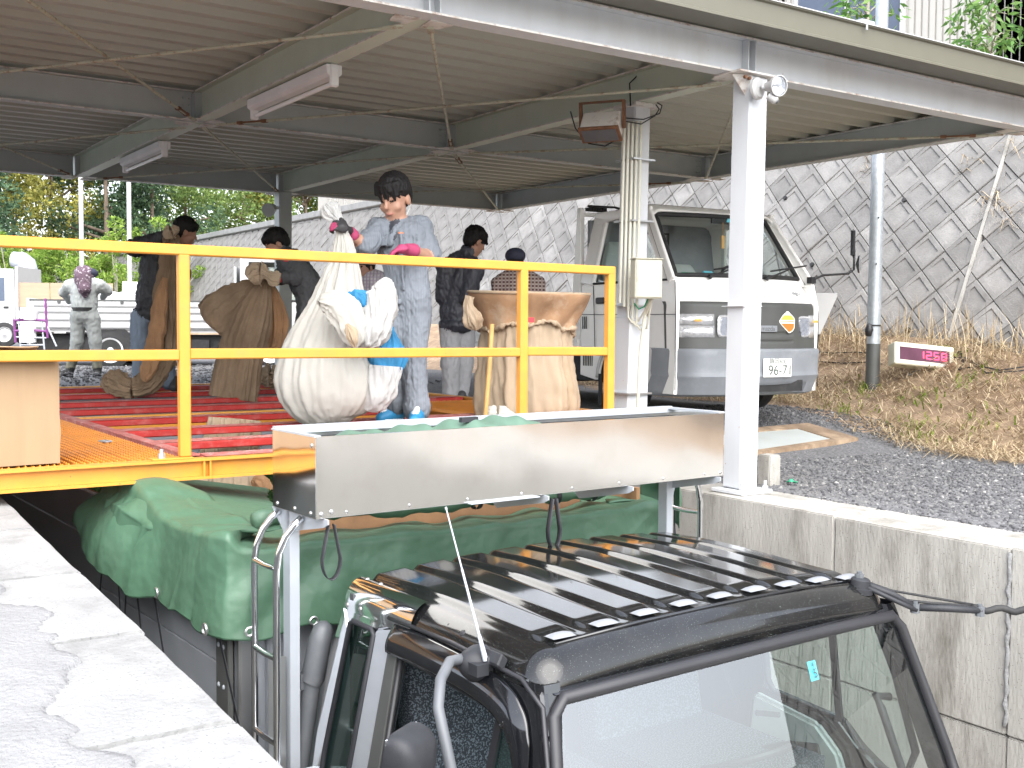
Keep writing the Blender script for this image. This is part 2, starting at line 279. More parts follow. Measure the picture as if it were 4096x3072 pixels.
# ------------------------------------------------------------------ mesh helpers
class MB:
    def __init__(s): s.v = []; s.f = []; s.m = []
    def add(s, vs, fs, mi=0):
        o = len(s.v); s.v.extend([tuple(p) for p in vs]); s.f.extend([tuple(i+o for i in f) for f in fs])
        s.m.extend([mi]*len(fs) if isinstance(mi, int) else mi); return s
    def obox(s, c, ax, ay, az, mi=0):
        c, ax, ay, az = V3(c), V3(ax), V3(ay), V3(az)
        if ax.cross(ay).dot(az) < 0: ax = -ax
        vs = [c+ax*i+ay*j+az*k for k in (-1, 1) for j in (-1, 1) for i in (-1, 1)]
        return s.add(vs, [(0, 2, 3, 1), (4, 5, 7, 6), (0, 1, 5, 4), (2, 6, 7, 3), (0, 4, 6, 2), (1, 3, 7, 5)], mi)
    def box(s, x0, x1, y0, y1, z0, z1, mi=0):
        return s.obox(((x0+x1)/2, (y0+y1)/2, (z0+z1)/2), ((x1-x0)/2, 0, 0), (0, (y1-y0)/2, 0), (0, 0, (z1-z0)/2), mi)
    def bar(s, a, b, w, h, up=(0, 0, 1), mi=0, off=(0, 0)):
        a, b = V3(a), V3(b); d = (b-a); L = d.length; d.normalize()
        side = d.cross(V3(up)); 
        if side.length < 1e-4: side = d.cross(V3((1, 0, 0)))
        side.normalize(); u = side.cross(d).normalized()
        return s.obox((a+b)/2+side*off[0]+u*off[1], d*L/2, side*w/2, u*h/2, mi)
    def tube(s, pts, r, n=10, closed=False, mi=0, caps=True, sq=1.0):
        pts = [V3(p) for p in pts]; N = len(pts)
        rs = r if isinstance(r, (list, tuple)) else [r]*N
        rings = []; prev = None
        for i in range(N):
            if closed: t = (pts[(i+1) % N]-pts[i-1])
            else: t = pts[min(i+1, N-1)]-pts[max(i-1, 0)]
            t.normalize()
            if prev is None:
                a = t.cross(V3((0, 0, 1)))
                if a.length < 0.05: a = t.cross(V3((1, 0, 0)))
                a.normalize()
            else:
                a = (prev-t*prev.dot(t)); a.normalize()
            prev = a; b = t.cross(a)
            rings.append([pts[i]+a*(math.cos(2*PI*k/n)*rs[i])+b*(math.sin(2*PI*k/n)*rs[i]*sq) for k in range(n)])
        vs = [p for q in rings for p in q]; fs = []
        for i in range(N if closed else N-1):
            j = (i+1) % N
            for k in range(n): fs.append((i*n+k, i*n+(k+1) % n, j*n+(k+1) % n, j*n+k))
        if not closed and caps: fs += [tuple(reversed(range(n))), tuple(range((N-1)*n, N*n))]
        return s.add(vs, fs, mi)
    def cyl(s, a, b, r, n=16, r2=None, mi=0): return s.tube([a, b], [r, r if r2 is None else r2], n, mi=mi)
    def lathe(s, o, axis, prof, n=24, mi=0):
        o = V3(o); ax = V3(axis).normalized(); u = ax.cross(V3((0, 0, 1)))
        if u.length < 0.05: u = ax.cross(V3((1, 0, 0)))
        u.normalize(); w = ax.cross(u); vs = []; fs = []
        for (d, r) in prof:
            for k in range(n): vs.append(o+ax*d+u*(r*math.cos(2*PI*k/n))+w*(r*math.sin(2*PI*k/n)))
        for i in range(len(prof)-1):
            for k in range(n): fs.append((i*n+k, i*n+(k+1) % n, (i+1)*n+(k+1) % n, (i+1)*n+k))
        return s.add(vs, fs, mi)
    def prism(s, poly, off, mi=0):
        """polygon (list of 3d points) extruded by vector off"""
        n = len(poly); off = V3(off); a = [V3(p) for p in poly]; b = [p+off for p in a]
        fs = [tuple(range(n)), tuple(reversed(range(n, 2*n)))]+[((k+1) % n, k, k+n, (k+1) % n+n) for k in range(n)]
        return s.add(a+b, fs, mi)
    def grid(s, fn, nu, nv, mi=0, closed_u=False):
        vs = [fn(i/(nu-1 if not closed_u else nu), j/(nv-1)) for j in range(nv) for i in range(nu)]
        fs = []
        for j in range(nv-1):
            for i in range(nu if closed_u else nu-1):
                k = (i+1) % nu; fs.append((j*nu+i, j*nu+k, (j+1)*nu+k, (j+1)*nu+i))
        return s.add(vs, fs, mi)
    def build(s, name, mats, parent=None, smooth=False, bevel=0, loc=None, fix=True, local=False, solid=0):
        if not isinstance(mats, (list, tuple)): mats = [mats]
        me = bpy.data.meshes.new(name)
        off = V3((0, 0, 0))
        if parent is not None and not local:
            off = root_loc(parent)
        elif loc is not None: off = V3(loc)
        me.from_pydata([(p[0]-off.x, p[1]-off.y, p[2]-off.z) for p in s.v], [], s.f)
        me.polygons.foreach_set('material_index', s.m)
        for m in mats: me.materials.append(MATS[m] if isinstance(m, str) else m)
        if fix or bevel:
            bm = bmesh.new(); bm.from_mesh(me)
            if fix: bmesh.ops.recalc_face_normals(bm, faces=bm.faces)
            if bevel:
                es = [e for e in bm.edges if len(e.link_faces) == 2 and e.calc_face_angle(0) > 0.5]
                bmesh.ops.bevel(bm, geom=es, offset=bevel, segments=2 if bevel > 0.012 else 1, affect='EDGES', clamp_overlap=True)
            bm.to_mesh(me); bm.free()
        if smooth:
            me.polygons.foreach_set('use_smooth', [True]*len(me.polygons))
            if smooth == 'auto': me.set_sharp_from_angle(angle=0.7)
        o = bpy.data.objects.new(name, me); COL.objects.link(o)
        if parent is not None: o.parent = parent
        elif loc is not None: o.location = loc
        if solid:
            md = o.modifiers.new('Solidify', 'SOLIDIFY'); md.thickness = solid
        return o
def root_loc(p):
    l = V3((0, 0, 0))
    while p is not None: l = l+V3(p.location); p = p.parent
    return l
def npmesh(name, verts, faces, mats, parent=None, smooth=False, midx=None, loc=None, local=False):
    me = bpy.data.meshes.new(name)
    verts = np.asarray(verts, dtype=np.float64)
    if parent is not None and not local: verts = verts-np.array(root_loc(parent))
    elif loc is not None: verts = verts-np.array(loc)
    faces = np.asarray(faces, dtype=np.int32); k = faces.shape[1]
    me.vertices.add(len(verts)); me.vertices.foreach_set('co', verts.astype(np.float32).ravel())
    me.loops.add(faces.size); me.loops.foreach_set('vertex_index', faces.ravel())
    me.polygons.add(len(faces)); me.polygons.foreach_set('loop_start', np.arange(0, faces.size, k, dtype=np.int32))
    if midx is not None: me.polygons.foreach_set('material_index', np.asarray(midx, dtype=np.int32))
    me.update(calc_edges=True)
    for m in (mats if isinstance(mats, (list, tuple)) else [mats]): me.materials.append(MATS[m])
    if smooth: me.polygons.foreach_set('use_smooth', np.ones(len(faces), dtype=bool))
    o = bpy.data.objects.new(name, me); COL.objects.link(o)
    if parent is not None: o.parent = parent
    elif loc is not None: o.location = loc
    return o
def thing(name, label, cat, loc=(0, 0, 0), rotz=0.0, group=None):
    o = bpy.data.objects.new(name, None); o.empty_display_size = 0.1; COL.objects.link(o)
    o.location = loc; o.rotation_euler = (0, 0, rotz); o['label'] = label; o['category'] = cat
    if group: o['group'] = group
    return o
def tag(o, label=None, cat=None, group=None, kind=None):
    if label: o['label'] = label
    if cat: o['category'] = cat
    if group: o['group'] = group
    if kind: o['kind'] = kind
    return o
def clone(root, loc, rotz=None, label=None, group=None, scale=None):
    r = root.copy(); COL.objects.link(r); r.location = loc
    if rotz is not None: r.rotation_euler = (0, 0, rotz)
    if scale: r.scale = scale
    if label: r['label'] = label
    if group: r['group'] = group
    for c in root.children:
        q = c.copy(); COL.objects.link(q); q.parent = r
        for g in c.children:
            w = g.copy(); COL.objects.link(w); w.parent = q
    return r
def text(name, body, size, origin, xdir, ydir, m, parent, depth=0.001, align='CENTER', local=False):
    """flat lettering: origin is the centre of the text line, xdir/ydir span its plane"""
    cu = bpy.data.curves.new(name, 'FONT'); cu.body = body; cu.size = size; cu.extrude = depth; cu.align_x = align; cu.align_y = 'CENTER'
    tmp = bpy.data.objects.new(name, cu); COL.objects.link(tmp)
    dg = bpy.context.evaluated_depsgraph_get(); me = bpy.data.meshes.new_from_object(tmp.evaluated_get(dg))
    bpy.data.objects.remove(tmp)
    x = V3(xdir).normalized(); y = V3(ydir).normalized(); z = x.cross(y)
    off = V3(origin)-(V3((0, 0, 0)) if local else root_loc(parent))
    M = Matrix(((x.x, y.x, z.x, off.x), (x.y, y.y, z.y, off.y), (x.z, y.z, z.z, off.z), (0, 0, 0, 1)))
    me.transform(M); me.materials.clear(); me.materials.append(MATS[m]); me.name = name
    o = bpy.data.objects.new(name, me); COL.objects.link(o); o.parent = parent
    return o
def sm(a, b, x):
    t = min(1, max(0, (x-a)/(b-a))); return t*t*(3-2*t)

# ------------------------------------------------------------------ soft bodies: signed distances to surface nets
def smin(a, b, k):
    h = np.clip(0.5+0.5*(b-a)/k, 0, 1); return b*(1-h)+a*h-k*h*(1-h)
def pdist(pr, P):
    if pr[0] == 'c':
        _, a, b, ra, rb = pr[:5]; a = np.array(a); b = np.array(b); ab = b-a; L = max(ab@ab, 1e-9)
        t = np.clip(((P-a)@ab)/L, 0, 1)
        return np.linalg.norm(P-a-t[..., None]*ab, axis=-1)-(ra+(rb-ra)*t)
    _, c, r, R = pr[:4]
    q = (P-np.array(c))@np.array(R).T; r = np.array(r)
    k0 = np.linalg.norm(q/r, axis=-1); k1 = np.linalg.norm(q/(r*r), axis=-1)+1e-9
    return k0*(k0-1)/k1
def pbounds(pr):
    if pr[0] == 'c':
        a, b = np.array(pr[1]), np.array(pr[2]); r = max(pr[3], pr[4]); return np.minimum(a, b)-r, np.maximum(a, b)+r
    c = np.array(pr[1]); r = max(pr[2]); return c-r, c+r
def softbody(prims, h):
    """prims: ('c', a, b, ra, rb, label, k) or ('e', centre, radii, axes3x3, label, k); returns verts, quads, labels"""
    bs = [pbounds(p) for p in prims]
    lo = np.min([b[0] for b in bs], axis=0)-4*h; hi = np.max([b[1] for b in bs], axis=0)+4*h
    n = np.ceil((hi-lo)/h).astype(int)+1
    F = np.full(n, 1.0)
    axs = [lo[i]+h*np.arange(n[i]) for i in range(3)]
    for pr, (b0, b1) in zip(prims, bs):
        k = pr[-1]; m = 2*k+3*h
        i0 = np.maximum(0, np.floor((b0-m-lo)/h).astype(int)); i1 = np.minimum(n, np.ceil((b1+m-lo)/h).astype(int)+1)
        sl = tuple(slice(i0[i], i1[i]) for i in range(3))
        P = np.stack(np.meshgrid(*[axs[i][i0[i]:i1[i]] for i in range(3)], indexing='ij'), -1)
        F[sl] = smin(F[sl], pdist(pr, P), k)
    V, Q = surfnet(F, lo, h)
    lab = np.array([p[-2] for p in prims])
    D = np.stack([pdist(p, V) for p in prims], 1)
    return V, Q, lab[np.argmin(D, axis=1)]
def surfnet(F, lo, h):
    ins = F < 0; nx, ny, nz = F.shape
    c = np.zeros((nx-1, ny-1, nz-1), int)
    for dx in (0, 1):
        for dy in (0, 1):
            for dz in (0, 1): c += ins[dx:nx-1+dx, dy:ny-1+dy, dz:nz-1+dz]
    act = (c > 0) & (c < 8); idx = np.full(act.shape, -1, int); I = np.argwhere(act); idx[act] = np.arange(len(I))
    acc = np.zeros((len(I), 3)); cnt = np.zeros(len(I))
    co = np.array([(a, b, d) for a in (0, 1) for b in (0, 1) for d in (0, 1)])
    for i in range(8):
        for j in range(i+1, 8):
            if np.abs(co[i]-co[j]).sum() != 1: continue
            A = I+co[i]; B = I+co[j]
            fa = F[A[:, 0], A[:, 1], A[:, 2]]; fb = F[B[:, 0], B[:, 1], B[:, 2]]
            cr = (fa < 0) != (fb < 0); t = np.where(cr, fa/np.where(cr, fa-fb, 1), 0)
            p = co[i]+t[:, None]*(co[j]-co[i]); acc += np.where(cr[:, None], p, 0); cnt += cr
    V = lo+h*(I+acc/cnt[:, None])
    quads = []
    for ax in range(3):
        o = [a for a in range(3) if a != ax]
        sl0 = [slice(1, -1)]*3; sl1 = [slice(1, -1)]*3; sl0[ax] = slice(0, -1); sl1[ax] = slice(1, None)
        a = ins[tuple(sl0)]; b = ins[tuple(sl1)]
        for flip, mk in ((0, a & ~b), (1, ~a & b)):
            E = np.argwhere(mk); 
            if len(E) == 0: continue
            E = E.copy(); E[:, o[0]] += 1; E[:, o[1]] += 1
            def cell(d0, d1):
                G = E.copy(); G[:, o[0]] += d0; G[:, o[1]] += d1; return idx[G[:, 0], G[:, 1], G[:, 2]]
            q = np.stack([cell(-1, -1), cell(0, -1), cell(0, 0), cell(-1, 0)], 1)
            if (flip == 1) ^ (ax == 1): q = q[:, ::-1]
            quads.append(q)
    return V, np.concatenate(quads)
_fr = np.random.default_rng(3); _FD = _fr.normal(size=(14, 3)); _FP = _fr.uniform(0, 6.28, 14)
def folds(V, scale, stretch=(1, 1, 0.55)):
    """cheap cloth-fold noise in -1..1"""
    P = V*np.array(stretch)*scale; s = np.zeros(len(V)); w = 0.6*np.sin(P@_FD[0]+_FP[0])[:, None]*np.array([1, .5, .2])
    P = P+w
    for i in range(1, 8): s += np.sin(P@_FD[i]*(1+0.3*i)+_FP[i])/(1+0.25*i)
    return np.tanh(s*0.6)
def vnormals(V, Q):
    n = np.cross(V[Q[:, 2]]-V[Q[:, 0]], V[Q[:, 3]]-V[Q[:, 1]]); N = np.zeros_like(V)
    for k in range(4): np.add.at(N, Q[:, k], n)
    return N/(np.linalg.norm(N, axis=1)[:, None]+1e-12)
def relax(V, Q, it=1):
    for _ in range(it):
        A = np.zeros_like(V); c = np.zeros(len(V))
        for k in range(4):
            np.add.at(A, Q[:, k], V[Q[:, (k+1) % 4]]+V[Q[:, k-1]]); np.add.at(c, Q[:, k], 2)
        V = 0.5*V+0.5*A/c[:, None]
    return V
def softpart(name, prims, h, labmats, parent, wrinkle=None, wscale=18, paint=(), it=1):
    """wrinkle: dict label -> fold amplitude; paint: (centre, radii, axes, label) regions recoloured"""
    V, Q, L = softbody(prims, h); V = relax(V, Q, it)
    if wrinkle:
        N = vnormals(V, Q); a = np.array([wrinkle.get(x, 0) for x in L]); f = folds(V, wscale); f2 = folds(V+1.7, wscale*2.3, (1, 1, 1.25)); V = V+N*(a*(0.8*f+0.75*(1-2*np.abs(f2))))[:, None]
    L = L.copy()
    for c, r, R, lb in paint:
        q = ((V-np.array(c))@np.array(R).T)/np.array(r); L[np.linalg.norm(q, axis=1) < 1] = lb
    names = list(labmats); FL = L[Q[:, 0]]; mi = np.array([names.index(x) for x in FL])
    return npmesh(name, V, Q, [labmats[x] for x in names], parent, smooth=True, midx=mi)

# ================================================================== SETTING
PX0, PX1, PZ = 0.88, 5.35, -1.85          # pit walls and pit floor
def gz(x, y):
    """ground height"""
    if x > 3.0:
        z = 0.34*sm(5.4, 8.3, y) + 0.12*sm(9, 15, y) + 0.75*sm(9.2, 11.2, x + 0.25*math.sin(y*1.3))*sm(0.0, 5.0, y+2)
    else:
        z = 0.36 + 0.05*sm(5, 14, y); z += (0.225+0.043*(y-2.3)-0.10-z)*sm(8.2, 7.2, y)*sm(-8, -4, y)
    if 5.7 < x < 6 and y < 9: z -= 0.07*sm(5.93, 5.78, x)
    z += 0.25*sm(20, 32, y) + 0.02*mnoise.noise((x*0.7, y*0.7, 1.0))
    return z
def hit(u, v):
    t = 5.0
    while t < 60:
        p = at(u, v, t)
        if p.z < gz(p.x, p.y): return p
        t += 0.02
    return p
def pitz(y): return PZ + 1.85*sm(-1, -13, y)*0.97
def axis(vals):
    out = []
    for a, b, n in vals: out += [a+(b-a)*i/n for i in range(n)]
    return out
b = MB()
xs_l = axis([(-400, -40, 6), (-40, -6, 8), (-6, 0.5, 12)])+[0.5]
xs_r = [5.75, 5.8, 5.85, 5.9, 5.95]+axis([(6.0, 14, 48), (14, 40, 8), (40, 400, 6)])+[400]
ys = axis([(-400, -40, 6), (-40, -14, 6), (-14, 3, 30), (3, 14, 44), (14, 34, 30), (34, 400, 8)])+[400]
xs_m = axis([(0.5, 5.75, 14)])+[5.75]
def sheet(xs, ys, zf, mi_f=None):
    vs = [(x, y, zf(x, y)) for y in ys for x in xs]; n = len(xs); fs = []; mi = []
    for j in range(len(ys)-1):
        for i in range(n-1):
            fs.append((j*n+i, j*n+i+1, (j+1)*n+i+1, (j+1)*n+i))
            cx = (xs[i]+xs[i+1])/2; cy = (ys[j]+ys[j+1])/2
            mi.append(mi_f(cx, cy) if mi_f else 0)
    b.add(vs, fs, mi)
soilf = lambda x, y: (2 if x < 7.3 else 1) if (y < 2.3 and y > -14 and x < 14) else 1 if (x + 0.35*mnoise.noise((y*0.8, x*0.5, 3)) > 8.75 and x < 14 and y > -18 and y < 30) else 0
sheet(xs_l, ys, gz); sheet(xs_r, ys, gz, soilf)
sheet(xs_m, [y for y in ys if y > 8.6], lambda x, y: 0.36 + 0.05*sm(5, 14, y)+0.25*sm(20, 32, y) if x < 4 else gz(x, y))
g = b.build('ground', ['gravel', 'soil', 'concrete'], smooth=True, fix=False); tag(g, kind='structure')
b = MB()
yy = [-13+i*0.5 for i in range(45)]
b.add([(x, y, pitz(y)) for y in yy for x in (0.5, 5.75)], [(2*i, 2*i+1, 2*i+3, 2*i+2) for i in range(44)])
b.add([(0.5, 8.6, PZ), (5.75, 8.6, PZ), (5.75, 8.6, 0.36), (0.5, 8.6, 0.36)], [(0, 1, 2, 3)])
tag(b.build('pit_floor', 'concrete', fix=False), kind='structure')
b = MB(); b.box(0.5, 5.75, -60, -13, -0.3, -0.03); tag(b.build('approach_road', 'gravel', fix=True), kind='structure')

# ---- pit walls of big cast blocks
def rough_block(x0, x1, y0, y1, z0, z1, amp=0.006, seed=0, div=(4, 8, 6), slope=None, m='concrete', name='concrete_block', parent=None, rad=0.008):
    amp *= 0.45
    bm = bmesh.new(); bmesh.ops.create_cube(bm, size=1.0)
    for v in bm.verts: v.co = ((x0+x1)/2+v.co.x*(x1-x0), (y0+y1)/2+v.co.y*(y1-y0), (z0+z1)/2+v.co.z*(z1-z0))
    bmesh.ops.subdivide_edges(bm, edges=bm.edges[:], cuts=7, use_grid_fill=True)
    sharp = [e for e in bm.edges if len(e.link_faces) == 2 and e.calc_face_angle(0) > 1.0]
    bmesh.ops.bevel(bm, geom=sharp, offset=rad, segments=2, affect='EDGES')
    for v in bm.verts:
        n = 0.8*mnoise.noise_vector((v.co.x*4+seed, v.co.y*4, v.co.z*4))+0.8*mnoise.noise_vector((v.co.x*17+seed, v.co.y*17, v.co.z*17))
        v.co += n*amp
        if slope: v.co.z += slope(v.co.y)*(1 if v.co.z > z0+0.1 else 0)
    me = bpy.data.meshes.new(name); bm.to_mesh(me); bm.free(); me.materials.append(MATS[m])
    for p in me.polygons: p.use_smooth = True
    me.set_sharp_from_angle(angle=0.35)
    o = bpy.data.objects.new(name, me); COL.objects.link(o)
    if parent:
        o.parent = parent; me.transform(Matrix.Translation(-root_loc(parent)))
    return o
lw = thing('pit_wall', 'low pale concrete block wall at the left of the pit, nearest the viewer', 'wall', (0.7, 3.0, PZ))
rw = thing('pit_wall', 'stained grey concrete block wall along the right side of the pit below the gravel', 'wall', (5.5, 3.0, PZ))
lz = lambda y: 0.225+0.043*(y-2.3)
ed = [-2.5, -1.75, -1.0, -0.25, 0.6, 1.55, 2.38, 3.12, 3.86, 4.62, 5.4, 6.2, 7.0, 7.8, 8.6]
for i in range(len(ed)-1):
    y0, y1 = ed[i], ed[i+1]; h = lz((y0+y1)/2)
    jx = rnd.uniform(-0.004, 0.004)
    rough_block(0.50+jx, PX0+jx*0.8, y0+0.003, y1-0.003, -0.55, h, 0.011, i*3.1, m='concrete_pale', parent=lw, rad=0.010, slope=lambda y_, c_=(y0+y1)/2: 0.043*(y_-c_))
    rough_block(0.52, PX0-0.02, y0+0.006, y1-0.006, PZ-0.1, -0.56, 0.006, i*5.1, parent=lw)
# rough mortar bed behind the cap blocks
b = MB()
def lb(u, v):
    x = 0.74-u*1.72 if u <= 0.25 else 0.31-(u-0.25)*3.8; y = -2.6+v*10.4
    bd = 0.545+0.30*mnoise.noise((y*1.7, 3.4, 1.6))+0.12*mnoise.noise((y*6, 1.3, 1.5))+0.03*mnoise.noise((y*17, 5.4, 1.2))
    return (x, y, lz(y)+0.012-0.05*sm(bd-0.01, bd+0.02, x)+0.014*mnoise.noise((x*2.5, y*2.5, 5))+0.004*mnoise.noise((x*9, y*9, 2))+0.0015*mnoise.noise((x*25, y*25, 2)))
b.grid(lb, 110, 420)
tag(b.build('cement_bed', 'cement_rough', smooth=True, fix=False), kind='structure')
ed = [-3.62, -2.48, -1.34, -0.2, 0.94, 2.08, 3.22, 4.36, 5.50, 6.64, 7.78, 8.6]
for i in range(len(ed)-1):
    y0, y1 = ed[i], ed[i+1]; dx = rnd.uniform(-0.006, 0.006)
    rough_block(PX1+dx, PX1+0.3, y0+0.004, y1-0.004, -0.997, rnd.uniform(-0.008, 0.004), 0.007, i*3.3, parent=rw)
    rough_block(PX1+0.306, PX1+0.56, y0+0.1, y1+0.09, -0.4, rnd.uniform(-0.02, -0.008), 0.006, i*2.7, parent=rw, name='coping_block', m='concrete')
    rough_block(PX1+dx*2+0.004, PX1+0.3, y0+0.003, y1-0.003, PZ-0.1, -1.004, 0.005, i*4.1, parent=rw)
b = MB()
pts = [(PX1-0.004+0.006*math.sin(k*2.1), 3.22+0.005*math.sin(k*1.7), -0.03-k*0.04) for k in range(24)]
b.tube(pts, [0.012+0.004*math.sin(k*2.9) for k in range(24)], 8)
b.build('mortar_joint', 'cement_rough', rw, smooth=True)
o = rough_block(5.98, 6.10, 5.46, 5.58, -0.02, 0.22, 0.004, 9, name='kerb_stone', m='concrete')
tag(o, 'short upright concrete stub beside the foot of the nearest white post', 'concrete stub')
# small green scrap by it
b = MB(); b.grid(lambda u, v: (6.12+0.07*u, 5.38+0.05*v, 0.03+0.02*math.sin(u*5)*math.sin(v*4)), 6, 5)
tag(b.build('green_scrap', 'green_bit', smooth=True, fix=False, solid=0.003), 'scrap of green plastic on the gravel next to the concrete stub', 'scrap')

# grey plate lying on the cement bed (lower left)
p = at(10, 1392, 1.78); t = thing('metal_plate', 'corner of a pale grey metal plate lying on the rough cement at the lower left', 'metal plate', (p.x, p.y, lz(p.y)))
b = MB(); zz = lz(p.y)+0.035
q = [at(u, v, 1) - CAM for u, v in ((-60, 1330), (12, 1362), (40, 1391), (-60, 1412))]
b.prism([CAM+d*((zz-CAM.z)/d.z) for d in q], (0, 0, 0.012)); b.build('plate', 'alu_pale', t, bevel=0.002)

# ---- gravel stones in view (right), as one mass
def scatter_stones(n, reg, smin_, smax_, name, m, zf, keep=None):
    ico = bmesh.new(); bmesh.ops.create_icosphere(ico, subdivisions=1, radius=1.0)
    bv = np.array([v.co[:] for v in ico.verts]); bf = np.array([[w.index for w in f.verts] for f in ico.faces]); ico.free()
    P = []
    while len(P) < n:
        x = nrg.uniform(reg[0], reg[1]); y = nrg.uniform(reg[2], reg[3])
        if keep and not keep(x, y): continue
        P.append((x, y, zf(x, y)))
    P = np.array(P); sc = smin_*(smax_/smin_)**(nrg.random(n)**2.2)
    V = bv[None]*(sc[:, None, None]*nrg.uniform(0.6, 1.25, (n, 1, 3)))*nrg.uniform(0.75, 1.2, (n, len(bv), 1))
    a = nrg.uniform(0, 6.28, n); c, s = np.cos(a)[:, None], np.sin(a)[:, None]
    V = np.stack([V[..., 0]*c-V[..., 1]*s, V[..., 0]*s+V[..., 1]*c, V[..., 2]*0.75], -1)
    V = V+P[:, None]+np.array([0, 0, 0.15])*sc[:, None, None]
    F = (bf[None]+(np.arange(n)*len(bv))[:, None, None]).reshape(-1, 3)
    o = npmesh(name, V.reshape(-1, 3), F, m); tag(o, kind='stuff'); return o
sm_m = mat('stones', (0.26, 0.26, 0.27), 0.9, var=0.1)
nt = sm_m.node_tree; gi = nt.nodes.new('ShaderNodeNewGeometry'); rp = nt.nodes.new('ShaderNodeValToRGB')
rp.color_ramp.elements[0].color = (0.05, 0.05, 0.054, 1); rp.color_ramp.elements[1].color = (0.30, 0.295, 0.285, 1)
e = rp.color_ramp.elements.new(0.6); e.color = (0.10, 0.10, 0.106, 1); e = rp.color_ramp.elements.new(0.92); e.color = (0.15, 0.148, 0.146, 1)
nt.links.new(gi.outputs['Random Per Island'], rp.inputs[0]); nt.links.new(rp.outputs[0], nt.nodes['Principled BSDF'].inputs['Base Color'])
scatter_stones(26000, (5.85, 9.6, 3.0, 8.2), 0.0045, 0.021, 'gravel_stones', 'stones', gz, lambda x, y: not (5.9 < x < 6.1 and y < 5.6 and rnd.random() < .6) and x < 8.9+0.4*math.sin(y*2) and not (7.0 < x < 8.5 and 6.15 < y < 7.0))
scatter_stones(5000, (1, 7.5, 12.2, 19), 0.01, 0.035, 'gravel_stones', 'stones', gz)

# ---- straw covered bank: dry stalks and weeds
def blades(n, posf, L, w, name, m, lift=(0.05, 0.5), seed=1, bend=0.4):
    r = np.random.default_rng(seed); P = np.array([posf(r) for _ in range(n)])
    a = r.uniform(0, 6.28, n); el = r.uniform(lift[0], lift[1], n); l = r.uniform(0.5, 1.2, n)*L
    d = np.stack([np.cos(a)*np.cos(el), np.sin(a)*np.cos(el), np.sin(el)], 1); side = np.stack([-np.sin(a), np.cos(a), 0*a], 1)*(w*r.uniform(0.6, 1.4, n))[:, None]
    p0 = P; p1 = P+d*(l*0.5)[:, None]+np.array([0, 0, 0.02]); p2 = P+d*l[:, None]*0.95-np.array([0, 0, 1])*(l*bend*np.cos(el)*0.4)[:, None]
    V = np.stack([p0-side, p0+side, p1-side*.8, p1+side*.8, p2-side*.3, p2+side*.3], 1).reshape(-1, 3)
    k = np.arange(n)[:, None]*6; F = np.concatenate([k+np.array([[0, 1, 3, 2]]), k+np.array([[2, 3, 5, 4]])])
    o = npmesh(name, V, F, m); tag(o, kind='stuff'); return o
def bankp(r):
    while True:
        x = r.uniform(8.5, 11.3); y = r.uniform(4.2, 13)
        if x > 8.75+0.5*math.sin(y*1.9)+r.normal()*0.2 and r.random() < 0.4+0.6*(mnoise.noise((x*1.2, y*1.2, 8)) > -0.15): return (x, y, gz(x, y)+r.uniform(0, 0.05))
blades(15000, bankp, 0.26, 0.0042, 'dry_straw', 'straw_leaf', (0.0, 0.55), 11)
blades(900, lambda r: (lambda x, y: (x, y, gz(x, y)+0.02))(r.uniform(10.5, 11.3), r.uniform(4.5, 13)), 0.5, 0.004, 'dry_straw', 'straw_leaf', (0.7, 1.5), 13, 0.7)
def weedp(r):
    k = int(r.integers(0, 12)); c = [(9.3, 6.6), (9.9, 7.7), (9.6, 6.1), (10.2, 6.6), (9.2, 7.4), (10.4, 5.9), (9.4, 8.6), (9.9, 5.5), (10.6, 7.2), (9.0, 6.3), (10.1, 9.6), (9.8, 6.9)][k]
    x = c[0]+r.normal()*0.13; y = c[1]+r.normal()*0.13; return (x, y, gz(x, y)+0.02)
blades(450, weedp, 0.11, 0.008, 'green_weeds', 'weed', (0.3, 1.2), 17)

# steel cover plate in its concrete frame, by the bank
t = thing('pit_cover', 'flat steel cover plate in a concrete frame set in the gravel near the van', 'cover plate', (7.6, 6.6, gz(7.6, 6.6)))
b = MB(); zc = lambda x, y: gz(x, y)+0.03
c4 = [(6.55, 6.3), (8.35, 6.55), (8.3, 7.1), (6.5, 6.95)]
inn = [(6.68, 6.38), (8.05, 6.60), (8.02, 6.98), (6.62, 6.87)]
for i in range(4):
    a, d = c4[i], c4[(i+1) % 4]; p_, q_ = inn[i], inn[(i+1) % 4]
    b.prism([(a[0], a[1], zc(*a)), (d[0], d[1], zc(*d)), (q_[0], q_[1], zc(*q_)), (p_[0], p_[1], zc(*p_))], (0, 0, -0.08))
b.build('frame', 'soil', t); b = MB(); b.prism([(p[0], p[1], zc(*p)-0.01) for p in inn], (0, 0, -0.02)); b.build('cover', 'grey_steel', t)
# low concrete edging under the van
t = thing('kerb', 'worn low concrete edging on the ground under the van', 'kerb', (6.6, 7.0, gz(6.6, 7.0)))
b = MB()
for k in range(2): b.obox((6.05+0.52*k, 6.98-0.06*k, gz(6.25+0.5*k, 7.0)+0.03), (0.25, -0.03, 0), (0.012, 0.09, 0), (0, 0, 0.05))
b.build('edging', 'concrete', t, bevel=0.015)

